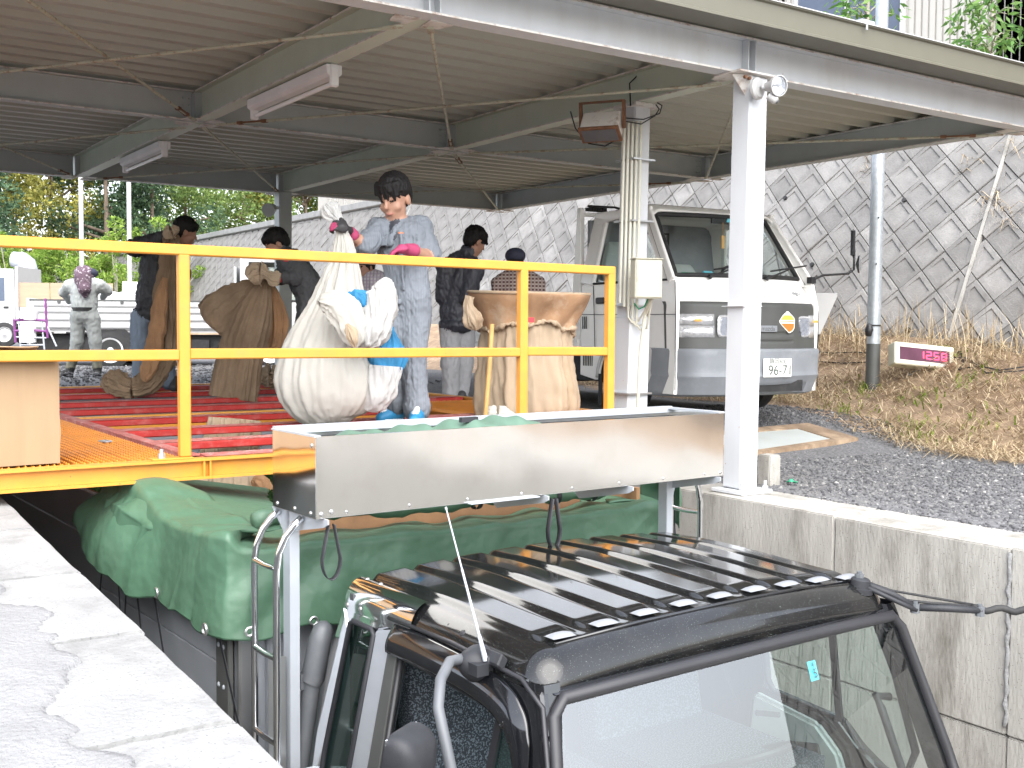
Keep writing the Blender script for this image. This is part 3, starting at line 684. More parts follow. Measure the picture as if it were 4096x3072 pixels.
# ---- retaining wall of diagonal blocks
XB, BZ, BAT, HH = 11.0, 0.97, 0.46, 3.15
nrm = V3((-1, 0, BAT)).normalized(); upv = V3((BAT, 0, 1)).normalized(); SL = HH*math.sqrt(1+BAT*BAT)
def W(s, q, d=0.0): return V3((XB, s, BZ-0.35))+upv*q+nrm*d
rwall = thing('retaining_wall', 'tall sloping retaining wall of diagonal grey concrete blocks behind the vans', 'wall', (XB, 15, BZ))
b = MB(); b.prism([W(-4.5, -0.4, -0.02), W(70, -0.4, -0.02), W(70, SL+0.35, -0.02), W(-4.5, SL+0.35, -0.02)], nrm*-0.4); b.build('backing', 'wall_backing', rwall)
b = MB(); b.prism([W(-4.5, SL+0.34, 0.10), W(70, SL+0.34, 0.10), W(70, SL+0.34, -0.4), W(-4.5, SL+0.34, -0.4)], (0, 0, 0.16)); b.build('coping', 'concrete_pale', rwall, bevel=0.01)
def clip(poly, nx, ny, c):
    out = []
    for i in range(len(poly)):
        p, q = poly[i], poly[(i+1) % len(poly)]; dp = nx*p[0]+ny*p[1]-c; dq = nx*q[0]+ny*q[1]-c
        if dp >= 0: out.append(p)
        if (dp >= 0) != (dq >= 0): t_ = dp/(dp-dq); out.append((p[0]+(q[0]-p[0])*t_, p[1]+(q[1]-p[1])*t_))
    return out
def inset(poly, d):
    cx = sum(p[0] for p in poly)/len(poly); cy = sum(p[1] for p in poly)/len(poly); n = len(poly); out = []
    A = sum(poly[i][0]*poly[(i+1) % n][1]-poly[(i+1) % n][0]*poly[i][1] for i in range(n)); sg = 1 if A > 0 else -1
    for i in range(n):
        p0, p1, p2 = poly[i-1], poly[i], poly[(i+1) % n]
        def nn(a, b_):
            dx, dy = b_[0]-a[0], b_[1]-a[1]; L = math.hypot(dx, dy) or 1; return (-dy/L*sg, dx/L*sg)
        n1, n2 = nn(p0, p1), nn(p1, p2); k = 1+n1[0]*n2[0]+n1[1]*n2[1]; k = max(k, 0.35)
        out.append((p1[0]+(n1[0]+n2[0])/k*d, p1[1]+(n1[1]+n2[1])/k*d))
    return out
def area(p): return abs(sum(p[i][0]*p[(i+1) % len(p)][1]-p[(i+1) % len(p)][0]*p[i][1] for i in range(len(p))))/2
blocks = []
LA, LBk = 0.40, 0.345; ca, sa = math.cos(math.radians(44)), math.sin(math.radians(44))
JOINTS = [7.54, 22.5, 37.5, 52.5]
segs = [(-4.5, 7.54, 1), (7.54, 22.5, 1), (22.5, 37.5, 1), (37.5, 52.5, 1), (52.5, 70, 1)]
for (s0, s1, _) in segs:
    for i in range(-260, 261):
        for j in range(-260, 261):
            cs = s0+ (i*LA*ca - j*LBk*sa); cq = i*LA*sa + j*LBk*ca
            if cs < s0-0.4 or cs > s1+0.4 or cq < -0.3 or cq > SL+0.45: continue
            e1 = (LA/2*ca, LA/2*sa); e2 = (-LBk/2*sa, LBk/2*ca)
            poly = [(cs+a*e1[0]+c_*e2[0], cq+a*e1[1]+c_*e2[1]) for a, c_ in ((-1, -1), (1, -1), (1, 1), (-1, 1))]
            poly = clip(poly, 1, 0, s0+0.02); poly = clip(poly, -1, 0, -(s1-0.02)) if len(poly) > 2 else []
            if len(poly) > 2: poly = clip(poly, 0, -1, -(SL+0.33))
            if len(poly) > 2 and area(poly) > 0.008: blocks.append((cs, cq, poly))
def block_mesh(mb, poly, rr):
    d = 0.03+rr.uniform(-0.006, 0.006); tilt = (rr.uniform(-0.04, 0.04), rr.uniform(-0.04, 0.04))
    cx = sum(p[0] for p in poly)/len(poly); cy = sum(p[1] for p in poly)/len(poly)
    o1 = inset(poly, 0.0035); o2 = inset(poly, 0.009); o3 = inset(poly, 0.062) if area(poly) > 0.06 else None; n = len(poly)
    f = lambda p, h: W(p[0], p[1], h+tilt[0]*(p[0]-cx)+tilt[1]*(p[1]-cy))
    rings = [[f(p, -0.01) for p in o1], [f(p, d-0.01) for p in o1], [f(p, d) for p in o2]]
    if o3:
        rings.append([f(p, d) for p in o3]); dd = rr.choice([-0.012, -0.015, -0.018])
        rec = lambda p: -min(0.024, max(0.0, 0.010+0.05*(p[1]-cy)-0.06*(p[0]-cx)))
        rings.append([f(p, d+rec(p)) for p in inset(poly, 0.066)])
    vs = [v for r_ in rings for v in r_]; fs = []
    for k in range(len(rings)-1):
        for i in range(n): fs.append((k*n+i, k*n+(i+1) % n, (k+1)*n+(i+1) % n, (k+1)*n+i))
    fs.append(tuple(range((len(rings)-1)*n, len(rings)*n))); mb.add(vs, fs)
def vis(c):
    p = W(c[0], c[1])-CAM; z = p.dot(FW)
    if z < 1: return 1e9
    u = p.dot(RT)/z*2376+1106; v = p.dot(DN)/z*2376+829
    return z if 640 < u < 2230 and 100 < v < 760 and not (v < 235) else 1e9
blocks.sort(key=vis); rr = random.Random(5)
rest = MB()
for k, bl in enumerate(blocks):
    if k < 296:
        m_ = MB(); block_mesh(m_, bl[2], rr); m_.build('wall_block', 'wall_block', rwall, fix=False)
    else: block_mesh(rest, bl[2], rr)
o = rest.build('far_wall_blocks', 'wall_block', rwall, fix=False); o['kind'] = 'stuff'
b = MB()
for jj in JOINTS: b.prism([W(jj-0.02, -0.3, -0.01), W(jj+0.02, -0.3, -0.01), W(jj+0.02, SL+0.3, -0.01), W(jj-0.02, SL+0.3, -0.01)], nrm*0.048)
b.build('joint_strip', 'concrete', rwall)
# weep pipes and dry plants in the joints
b = MB()
for s_, q_ in ((8.75, 2.35), (9.9, 1.5), (8.1, 0.55), (10.8, 2.6), (12.8, 1.7)): b.cyl(W(s_, q_, 0.0), W(s_, q_, 0.055), 0.03, 10)
b.build('weep_pipe', 'rubber', rwall)
def wallp(r):
    k = r.integers(0, 6); s_, q_ = [(7.5, 2.9), (7.5, 2.2), (8.0, 2.75), (6.9, 3.0), (7.3, 2.0), (9.5, 2.9)][k]; p = W(s_+r.normal()*0.05, q_+r.normal()*0.08, 0.05); return (p.x, p.y, p.z)
blades(160, wallp, 0.3, 0.004, 'wall_plants', 'straw_leaf', (-0.6, 0.6), 19, 0.9)

# terrace above the wall and the pale building on it
XT = XB+BAT*HH; TZ = BZ+HH+0.1
b = MB(); b.box(XT+0.05, 60, -4.5, 70, TZ-0.9, TZ-0.38); tag(b.build('upper_terrace', 'soil'), kind='structure')
bld = thing('building', 'pale building with vertical ribbed siding above the retaining wall', 'building', (15, 10, TZ))
b = MB(); b.box(15.02, 26, -3.5, 33.2, TZ-0.4, TZ+7.5); b.build('wall', 'siding', bld)
for k in range(36):
    y0 = -3.5+k
    if 9.3 < y0+0.5 < 14: continue
    m_ = MB()
    for q in range(8): m_.box(14.99, 15.03, y0+q*0.125+0.01, y0+q*0.125+0.098, TZ-0.4, TZ+7.5)
    m_.build('siding_panel', 'siding', bld, fix=False)
m_ = MB()
for y0, y1, z0, z1 in ((9.0, 11.0, TZ-0.4, TZ+7.5), (11.0, 14.2, TZ-0.4, TZ+1.38), (11.0, 14.2, TZ+3.37, TZ+7.5), (13.27, 14.2, TZ+1.4, TZ+3.36)):
    y = y0
    while y < y1-0.01: m_.box(14.99, 15.03, y+0.01, min(y+0.098, y1), z0, z1); y += 0.125
m_.build('siding_panel', 'siding', bld, fix=False)
for (y0, y1, z0, z1) in ((11.1, 13.2, TZ+1.45, TZ+3.3),):
    f = MB()
    for q in ((y0-.06, y0, z0-.06, z1+.06), (y1, y1+.06, z0-.06, z1+.06), (y0, y1, z1, z1+.06), (y0, y1, z0-.06, z0), ((y0+y1)/2-.03, (y0+y1)/2+.03, z0, z1)): f.box(14.93, 15.03, *q)
    w_ = f.build('window', 'white_paint', bld)
    m_ = MB(); m_.box(14.96, 14.975, y0, y1, z0, z1); m_.build('pane', 'window_blue', w_)

# ================================================================== CANOPY
BX = [-1.9, 0.62, 3.13, 5.64, 9.05]; BY = [5.43, 9.32, 13.6]
ZB, ZT = 2.86, 3.11
can = thing('canopy', 'steel canopy with white beams and ribbed roof sheet over the loading deck', 'canopy', (5.6, 9.3, 0.2))
def ibeam(a, b_, name, mats, w=0.125, h=ZT-ZB, tf=0.011, tw=0.008, parent=can, up=(0, 0, 1)):
    a, b_ = V3(a), V3(b_); d = (b_-a).normalized(); u = V3(up); s = d.cross(u).normalized(); L = (b_-a).length/2; c = (a+b_)/2
    m = MB(); m.obox(c, d*L, s*tw/2, u*(h/2-tf-0.0005), 0)
    for k in (-1, 1):
        cc = c+u*k*(h/2-tf/2); m.obox(cc, d*L, s*(w/2-0.004), u*tf/2, 0)
        for q in (-1, 1): m.obox(cc+s*q*(w/2-0.0017), d*L, s*0.002, u*(tf/2+0.0006), 1)
    return m.build(name, mats, parent)
zc = (ZB+ZT)/2
ibeam((-4.2, BY[0], zc), (9.11, BY[0], zc), 'front_beam', ['white_steel', 'white_rusty'], w=0.14)
for x in BX:
    for k in range(2):
        m = 'under_steel' if x < 9 else 'grey_steel'
        ibeam((x, BY[k]+0.075, zc), (x, BY[k+1]-0.07, zc), 'cross_beam', [m, 'white_rusty'])
for k in (1, 2):
    for i in range(len(BX)-1):
        ibeam((BX[i]+0.07, BY[k], zc), (BX[i+1]-0.07, BY[k], zc), 'tie_beam', ['grey_steel', 'white_rusty'], w=0.11)
# nodes: connection plates with bolts, gusset plates under the flanges
for x in BX:
    for y in BY:
        if x < 0: continue
        b = MB(); b.box(x-0.055, x+0.055, (y-0.055 if y > 6 else y+0.006), y+0.055, ZB+0.013, ZT-0.013); b.build('joint_plate', 'grey_steel' if y > 6 else 'under_steel', can)
        b = MB()
        for sx in (-1, 1):
            for sy in ((-1, 1) if y > 6 else (1,)):
                b.prism([(x+sx*0.03, y+sy*0.03, ZB-0.007), (x+sx*0.19, y+sy*0.05, ZB-0.007), (x+sx*0.16, y+sy*0.17, ZB-0.007), (x+sx*0.05, y+sy*0.19, ZB-0.007)], (0, 0, 0.006))
        b.build('gusset_plate', ['white_rusty'], can)
        b = MB()
        for dz in (0.07, 0.13, 0.19):
            for q in (0.09, 0.14):
                if y > 6: b.cyl((x-q, y-0.004, ZB+dz), (x-q, y-0.02, ZB+dz), 0.011, 6)
        if b.v: b.build('bolts', 'grey_steel', can)['kind'] = 'stuff'
# stiffeners on the front beam
b = MB()
for x in (3.13, 5.63): b.box(x-0.035, x-0.027, BY[0]-0.066, BY[0]-0.006, ZB+0.013, ZT-0.013); b.box(x+0.035, x+0.043, BY[0]-0.066, BY[0]-0.006, ZB+0.013, ZT-0.013)
b.build('stiffener', 'white_steel', can)['kind'] = 'stuff'
# bracing rods with turnbuckles
for i in range(1, len(BX)-1):
    for k in range(2):
        for a, d in (((BX[i], BY[k]), (BX[i+1], BY[k+1])), ((BX[i+1], BY[k]), (BX[i], BY[k+1]))):
            p = V3((a[0], a[1], ZB-0.014)); q = V3((d[0], d[1], ZB-0.014)); dd = (q-p).normalized(); p += dd*0.2; q -= dd*0.2
            if d[0] < a[0]: p.z -= 0.02; q.z -= 0.02
            b = MB(); b.cyl(p, q, 0.0112, 8); r_ = b.build('brace_rod', 'rusty_rod', can, smooth='auto')
            e = q if i < 3 else p; sg = -1 if i < 3 else 1
            b = MB(); c0 = e+dd*sg*0.22; c1 = e+dd*sg*0.46; s = dd.cross(V3((0, 0, 1)))
            for w_ in (-1, 1): b.bar(c0+s*0.014*w_, c1+s*0.014*w_, 0.009, 0.014)
            for c_ in (c0, c1): b.obox(c_, dd*0.025, s*0.02, V3((0, 0, 0.012)))
            b.build('turnbuckle', 'rust', r_)
            b = MB(); 
            for e2, s2 in ((p, 1), (q, -1)): b.obox(e2+dd*s2*0.03, dd*0.06, s*0.02, V3((0, 0, 0.006)))
            b.build('clevis', 'rusty_rod', r_)['kind'] = 'stuff'
# ribbed roof deck (ribs run along the long beams)
P_, RH = 0.26, 0.085; prof = []
y = 5.18
while y < 14.0: prof += [(y, ZT+0.006), (y+0.075, ZT+0.006), (y+0.105, ZT+0.006+RH), (y+0.225, ZT+0.006+RH)]; y += P_
k0 = 0; n_sh = 0
while k0 < len(prof)-1:
    seg = prof[k0:k0+13]; b = MB(); vs = []
    for (py, pz) in seg: vs += [(-4.3, py, pz), (9.2, py, pz)]
    b.add(vs, [(2*i, 2*i+1, 2*i+3, 2*i+2) for i in range(len(seg)-1)])
    b.build('roof_sheet', 'roof_sheet', can, fix=False, solid=0.0015); k0 += 12
b = MB(); b.box(-4.3, 9.2, 5.2, 14.0, ZT+0.10, ZT+0.106); b.build('roof_skin', 'olive', can)
# front gutter
b = MB()
gp = [(5.34, ZT+0.004), (5.01, ZT-0.035), (5.005, ZT-0.045), (4.985, ZT-0.045), (4.985, ZT-0.03), (4.992, ZT-0.025), (4.992, ZT+0.10), (4.975, ZT+0.108), (4.975, ZT+0.115), (5.02, ZT+0.115), (5.02, ZT-0.015), (5.34, ZT+0.02)]
b.prism([(-4.3, y, z) for y, z in gp], (13.9, 0, 0)); b.build('gutter', 'olive', can, smooth=False)
b = MB(); b.box(-4.3, 9.6, 4.966, 4.99, ZT+0.116, ZT+0.123); b.build('gutter_lip', 'white_paint', can)
b = MB(); b.box(6.3, 6.44, 4.99, 5.06, ZT+0.124, ZT+0.155); b.cyl((6.32, 4.962, ZT+0.11), (6.32, 4.962, ZT+0.075), 0.008, 8); b.build('gutter_clip', 'alu_pale', can)
b = MB(); b.box(9.13, 9.19, 5.05, 14.0, ZT-0.02, ZT+0.17); b.build('end_flashing', 'olive', can)
# columns
def column(pt, pb, s, name='column', m='white_steel'):
    b = MB(); pt, pb = V3(pt), V3(pb); d = (pt-pb).normalized(); x = V3((1, 0, 0)); x = (x-d*x.dot(d)).normalized(); y_ = d.cross(x)
    b.obox((pt+pb)/2, x*s/2, y_*s/2, d*(pt-pb).length/2); return b.build(name, m, can, bevel=0.012, smooth='auto')
column((5.655, 5.40, ZB-0.013), (5.585, 5.37, 0.03), 0.172)
b = MB(); b.box(5.44, 5.735, 5.355-0.15, 5.50, 0.004, 0.028); b.build('base_plate', 'white_steel', can, bevel=0.003)
b = MB()
for q in ((5.70, 5.24), (5.70, 5.47), (5.475, 5.24)): b.cyl((q[0], q[1], 0.028), (q[0], q[1], 0.05), 0.02, 6); b.cyl((q[0], q[1], 0.05), (q[0], q[1], 0.085), 0.011, 8)
b.build('anchor_bolt', 'white_steel', can)
b = MB(); b.prism([(5.57, 5.30, ZB-0.016), (5.44, 5.36, ZB-0.016), (5.57, 5.36, ZB-0.15)], (0, 0.008, 0)); b.box(5.42, 5.76, 5.27, 5.52, ZB-0.013, ZB-0.001); b.build('top_plate', 'white_rusty', can)
b = MB(); b.cyl((5.50, 5.29, ZB-0.04), (5.50, 5.31, ZB-0.04), 0.012, 6); b.cyl((5.54, 5.29, ZB-0.045), (5.54, 5.31, ZB-0.045), 0.012, 6); b.build('bolts', 'rust', can)['kind'] = 'stuff'
b = MB(); b.box(5.497, 5.69, 5.288, 5.482, 1.283, 1.287); b.build('weld_seam', 'white_steel', can)
column((5.66, 6.60, ZB-0.002), (5.60, 6.58, 0.12), 0.165)
b = MB(); b.obox((5.615, 6.583, 0.6), (0.103, 0, 0), (0, 0.103, 0), (0.014, 0, 0.62)); b.build('column_sleeve', 'white_steel', can, bevel=0.012)
b = MB(); b.box(5.54, 5.79, 6.46, 6.74, ZB-0.03, ZB-0.004); b.build('top_plate', 'white_rusty', can)
column((5.60, 13.45, ZB), (5.58, 13.42, 0.45), 0.175, m='grey_steel')
column((0.62, 5.45, ZB), (0.40, 5.45, 0.3), 0.172); column((0.62, 13.5, ZB), (0.62, 13.5, 0.4), 0.172)
b = MB()
for z in (2.42, 1.95, 1.30, 0.62):
    s = 0.092 if z > 1.2 else 0.108; c = 5.60+0.02*z
    b.box(c-s-0.035, c+s, 6.585-s-0.035, 6.585+s, z, z+0.012)
b.build('strap_band', 'stainless_dull', can)
# conduits down the second column
cd = thing('conduits', 'bundle of cream cable conduits strapped to the second white post', 'conduits', (5.5, 6.5, 1.2))
for k in range(5):
    u = 1341+k*9.0
    p0 = at(u+8, 262, 8.43); p1 = at(u-2, 655+8*k, 8.43)
    b = MB(); b.tube([p0, p0.lerp(p1, .5), p1], 0.0115, 8)
    if k > 1: b.tube([p1, p1+V3((0.0, 0, -0.05)), p1+RT*0.03+V3((0, 0, -0.09)), p1+RT*0.08+V3((0, 0, -0.08)), at(1408, 646, 8.25)], 0.008, 8)
    b.build('conduit', 'conduit', cd, smooth='auto')
b = MB(); b.tube([at(1402, 645, 8.33), at(1392, 690, 8.38), at(1383, 760, 8.38), at(1377, 890, 8.4), at(1374, 960, 8.42)], 0.013, 8); b.build('conduit', 'conduit', cd, smooth='auto')
b = MB(); b.tube([at(1362, 228, 8.4), at(1360, 180, 8.5), at(1375, 165, 8.5), at(1380, 130, 8.6)], 0.006, 6)
b.tube([at(1352, 255, 8.4), at(1390, 258, 8.35), at(1425, 245, 8.38), at(1430, 228, 8.42), at(1420, 222, 8.45)], 0.005, 6)
b.tube([at(1352, 262, 8.4), at(1385, 268, 8.35), at(1415, 250, 8.38), at(1424, 236, 8.42), at(1417, 226, 8.45)], 0.005, 6); b.build('loose_cable', 'black_plastic', cd, smooth='auto')
b = MB(); b.tube([at(1370, 655, 8.38), at(1380, 668, 8.36), at(1392, 662, 8.33), at(1400, 646, 8.3)], 0.006, 6); b.build('earth_wire', 'green_bit', cd, smooth='auto')
# junction box
c = at(1396, 603, 8.22); t = thing('junction_box', 'cream electrical box mounted on the second white post', 'electrical box', c)
ax, ay, az = V3((0.94, -0.34, 0)), V3((0.34, 0.94, 0)), V3((0, 0, 1))
b = MB(); b.obox(c, ax*0.108, ay*0.055, az*0.145); b.build('case', 'cream_plastic', t, bevel=0.008)
b = MB(); b.obox(c+az*0.15, ax*0.112, ay*0.065, az*0.004); b.obox(c-ay*0.057, ax*0.1, ay*0.004, az*0.135); b.build('cover', 'cream_plastic', t, bevel=0.003)
b = MB()
for k in range(4): b.obox(c-ay*0.062+ax*(0.0+0.02*k)+az*0.02, ax*0.006, ay*0.002, az*0.05)
b.obox(c-ay*0.062-ax*0.085, ax*0.01, ay*0.006, az*0.02); b.build('louvre', 'conduit', t)
b = MB(); b.obox(c-ay*0.0622+ax*0.0-az*0.105, ax*0.012, ay*0.001, az*0.013); b.obox(c-ay*0.0622+ax*0.075+az*0.115, ax*0.018, ay*0.001, az*0.007); b.build('sticker', 'shoe_white', t)
# spot lamp with sensor on the nearest column
c = at(1640, 190, 7.38); t = thing('security_light', 'white round floodlight with motion sensor at the top of the nearest post', 'light', c)
fw = V3((-0.10, -0.95, -0.12)).normalized()
b = MB(); b.lathe(c-V3((0, -0.03, 0)), (0.2, -0.97, 0), [(0, 0.0), (0, 0.075), (0.02, 0.075), (0.035, 0.06), (0.035, 0)], 24); b.build('base', 'white_paint', t, smooth='auto')
h = at(1684, 185, 7.26)
b = MB(); b.lathe(h-fw*0.13, fw, [(0, 0.0), (0.0, 0.03), (0.05, 0.036), (0.10, 0.066), (0.13, 0.069), (0.13, 0.063)], 28)
b.tube([c-V3((0, 0.02, 0)), c.lerp(h-fw*0.1, .6), h-fw*0.1], 0.018, 10); b.build('housing', 'white_paint', t, smooth='auto')
b = MB(); b.lathe(h-fw*0.07, fw, [(0.0, 0.005), (0.015, 0.04), (0.058, 0.0625)], 28); b.build('reflector', 'reflector', t, smooth=True)
b = MB(); b.lathe(h, fw, [(-0.005, 0.062), (0.008, 0.04), (0.012, 0.0)], 28); b.build('lens', 'lamp_glass', t, smooth=True)
b = MB(); s0 = at(1668, 205, 7.3); b.tube([s0+V3((0, 0, .03)), s0-V3((0, 0, .02))], 0.018, 12); b.lathe(s0-V3((0, 0, 0.02)), (0.5, -0.6, -0.6), [(-0.03, 0.0), (-0.03, 0.026), (0.03, 0.028), (0.04, 0.018), (0.042, 0)], 16); b.build('sensor', 'white_paint', t, smooth='auto')
b = MB(); b.lathe(s0-V3((0, 0, 0.02)), (0.5, -0.6, -0.6), [(0.0425, 0.0), (0.0425, 0.017), (0.05, 0.01), (0.052, 0)], 16); b.build('sensor_lens', 'grey_plastic', t, smooth='auto')
# rusty floodlight hanging beside the second column
c = at(1297, 288, 8.3); t = thing('floodlight', 'rusty boxy floodlight hung from the beam left of the second white post', 'floodlight', c)
f2 = V3((-0.45, -0.30, -0.80)).normalized(); s2 = f2.cross(V3((0, 0, 1))).normalized(); u2 = s2.cross(f2)
b = MB(); b.prism([c+s2*(-.15)+u2*.07, c+s2*.15+u2*.07, c+s2*.15-u2*.07, c+s2*(-.15)-u2*.07], f2*-0.16); b.build('housing', 'white_rusty', t, bevel=0.01)
b = MB(); b.obox(c+f2*0.01, s2*0.158, u2*0.078, f2*0.012); b.build('front_frame', 'rust', t, bevel=0.004)
b = MB(); b.obox(c+f2*0.024, s2*0.135, u2*0.058, f2*0.002); b.build('front_glass', 'grey_plastic', t)
b = MB()
for q in (-1, 1): b.bar(c+s2*.17*q-f2*.06-u2*0.02, c+s2*.17*q-f2*.06+V3((0, 0, .19)), 0.02, 0.035)
b.bar(c-s2*.18-f2*.06+V3((0, 0, .19)), c+s2*.18-f2*.06+V3((0, 0, .19)), 0.035, 0.012); b.build('bracket', 'rust', t)
b = MB(); b.tube([c-s2*.1+f2*.0-u2*.08, c-u2*.14, c+s2*.12-u2*.1, c+s2*.2+V3((0, 0, .05)), c+s2*.24+V3((0, 0, .18))], 0.006, 6); b.build('cable', 'black_plastic', t, smooth='auto')
# fluorescent fittings under the left cross beam
def fluo(y0, y1, label):
    x = 3.16; z = ZB-0.005; t = thing('fluorescent_light', label, 'light', (x, (y0+y1)/2, z), 0, 'fluorescent lights under the canopy beam')
    b = MB(); b.prism([(x-0.055, y0, z-0.005), (x+0.055, y0, z-0.005), (x+0.055, y0, z-0.065), (x+0.03, y0, z-0.085), (x-0.03, y0, z-0.085), (x-0.055, y0, z-0.065)], (0, y1-y0, 0)); b.build('fixture', 'shoe_white', t, bevel=0.003)
    for e, s in ((y0, 1), (y1, -1)):
        b = MB(); b.box(x-0.03, x+0.03, e-s*0.012, e+s*0.03, z-0.15, z-0.0); b.build('lamp_holder', 'shoe_white', t, bevel=0.01)
    b = MB(); b.cyl((x, y0+0.05, z-0.125), (x, y1-0.05, z-0.125), 0.015, 12); b.build('tube', 'tube_lamp', t, smooth='auto')
    return t
fluo(6.72, 8.15, 'larger and nearer of two unlit fluorescent lights under the canopy beam')
fluo(10.4, 11.75, 'smaller and farther of two unlit fluorescent lights under the canopy beam')
c = at(584, 452, 13.4); t = thing('wall_lamp', 'small dark lamp on the left side of the far canopy post', 'lamp', c)
b = MB(); b.lathe(c, (-0.7, -0.6, -0.3), [(-0.08, 0.0), (-0.08, 0.05), (0.06, 0.085), (0.06, 0.0)], 16); b.build('shade', 'grey_steel', t, smooth='auto')
b = MB(); b.tube([c, c+RT*0.1+V3((0, 0, .02))], 0.02, 8); b.build('bracket', 'grey_steel', t)

# ================================================================== LOADING DECK
DZ = 0.5; FY = 5.09
deck = thing('loading_deck', 'yellow and red steel loading deck spanning the truck pit', 'deck', (3.0, 8.0, 0.36))
def chan(a, b_, h, w, name, m, z=DZ):
    b = MB(); a, b_ = V3((*a, z)), V3((*b_, z)); 
    b.bar(a-V3((0, 0, .006)), b_-V3((0, 0, .006)), w, 0.012); b.bar(a-V3((0, 0, h-.006)), b_-V3((0, 0, h-.006)), w, 0.012)
    d = (b_-a).normalized(); s = d.cross(V3((0, 0, 1)))
    b.bar(a-V3((0, 0, h/2)), b_-V3((0, 0, h/2)), 0.01, h-0.025); return b.build(name, m, deck)
chan((-1.6, FY+0.035), (5.0, FY+0.035), 0.098, 0.075, 'edge_beam', 'yellow')
chan((-1.6, 11.95), (5.34, 11.85), 0.098, 0.075, 'edge_beam', 'yellow')
chan((1.75, 8.22), (5.3, 8.22), 0.125, 0.075, 'middle_beam', 'yellow', DZ-0.03)
chan((5.30, 5.9), (5.30, 11.8), 0.098, 0.06, 'edge_beam', 'yellow')
b = MB()
for x in (1.72, 1.75): b.box(x-0.004, x+0.004, FY+0.001, FY+0.03, DZ-0.086, DZ-0.012)
b.build('stiffener', 'yellow', deck)
text('stencil', '3 . 20 x 4 x 1500 - K T', 0.05, (3.4, 8.178, DZ-0.085), (1, 0, 0), (0, 0, 1), 'ink', deck, 0.0006)
RY = [5.22, 5.94, 6.72, 7.56, 8.57, 9.40, 10.45, 11.47]
for y in RY:
    x0, x1 = (1.73, 4.3) if y < 8.3 else (0.45, 5.26)
    if y == RY[0]: x1 = 4.95
    m = MB(); m.box(x0, x1, y-0.09, y+0.09, DZ-0.042, DZ, 0); r_ = m.build('red_rail', 'red', deck, bevel=0.006)
    m = MB(); m.grid(lambda u, v, y=y: (x0+0.02+u*(x1-x0-0.04), y-0.078+v*0.156, DZ+0.001+0.0025*(math.sin(u*(x1-x0)*150)*math.sin(v*9)+0.5)), 120, 5); m.build('tread', 'red_tread', r_, fix=False)
m = MB(); m.obox((1.70, 6.75, DZ+0.006), (0.032, 0, 0), (0.0, 1.56, 0), (0, 0, 0.005)); m.box(1.67, 1.678, 5.2, 8.3, DZ-0.07, DZ); m.build('edge_angle', 'red_tread', deck, bevel=0.002)
# orange non-slip gratings, laid plank by plank
def plank(x0, x1, y0, y1, nr):
    m = MB(); w = (x1-x0)/nr
    for k in range(nr):
        xa = x0+k*w; z = DZ-0.03
        vs = []
        for j in range(2):
            yj = y0 if j == 0 else y1
            vs += [(xa+w*0.05, yj, z), (xa+w*0.22, yj, z+0.024), (xa+w*0.55, yj, z+0.024), (xa+w*0.72, yj, z), (xa+w, yj, z-0.004)]
        m.add(vs, [(i, i+1, i+6, i+5) for i in range(4)])
        n = int((y1-y0)/0.045)
        for q in range(n):
            yy_ = y0+(q+0.5)*(y1-y0)/n+ (0.5*(y1-y0)/n if k % 2 else 0)
            m.add([(xa+w*0.25, yy_-0.009, z+0.0245), (xa+w*0.52, yy_-0.009, z+0.0245), (xa+w*0.52, yy_+0.009, z+0.0245), (xa+w*0.25, yy_+0.009, z+0.0245), (xa+w*0.385, yy_, z+0.033)], [(0, 1, 4), (1, 2, 4), (2, 3, 4), (3, 0, 4)])
    return m.build('grating_plank', 'orange', deck, fix=False)
x = 1.66
while x > -0.5: plank(x-0.246, x-0.004, 5.17, 8.35, 8); x -= 0.25
x = 4.34
while x < 5.2: plank(x+0.004, x+0.236, 5.9, 8.15, 8); x += 0.24
m = MB()
for q in ((1.45, 7.4), (1.52, 6.1), (1.3, 6.6)): m.obox((q[0], q[1], DZ+0.004), (0.02, 0.006, 0), (-0.01, 0.03, 0), (0, 0, 0.004))
m.build('clip', 'galv', deck)['kind'] = 'stuff'
# hand rail
hr = thing('hand_rail', 'yellow tubular safety rail along the front of the loading deck', 'rail', (3.0, 5.14, DZ))
b = MB(); b.bar((-1.6, 5.14, 1.487), (4.245, 5.14, 1.472), 0.05, 0.05); b.build('top_rail', 'yellow', hr, bevel=0.006)
b = MB()
for xa, xb in ((-1.6, 1.617), (1.667, 3.555), (3.605, 4.193)): b.bar((xa, 5.14, 0.993), (xb, 5.14, 0.988), 0.046, 0.05)
b.build('middle_rail', 'yellow', hr, bevel=0.006)
for x in (1.642, 3.58, 4.219, -0.9):
    b = MB(); b.box(x-0.026, x+0.026, 5.115, 5.165, DZ+0.008, 1.46); p_ = b.build('post', 'yellow', hr, bevel=0.006)
    b = MB(); b.box(x-0.16, x+0.03, 5.10, 5.18, DZ+0.001, DZ+0.008); b.build('foot_plate', 'yellow', p_, bevel=0.001)
    b = MB(); b.cyl((x-0.11, 5.135, DZ+0.008), (x-0.11, 5.135, DZ+0.03), 0.016, 6); b.cyl((x-0.11, 5.135, DZ+0.03), (x-0.11, 5.135, DZ+0.05), 0.009, 8); b.build('bolt', 'galv', p_)
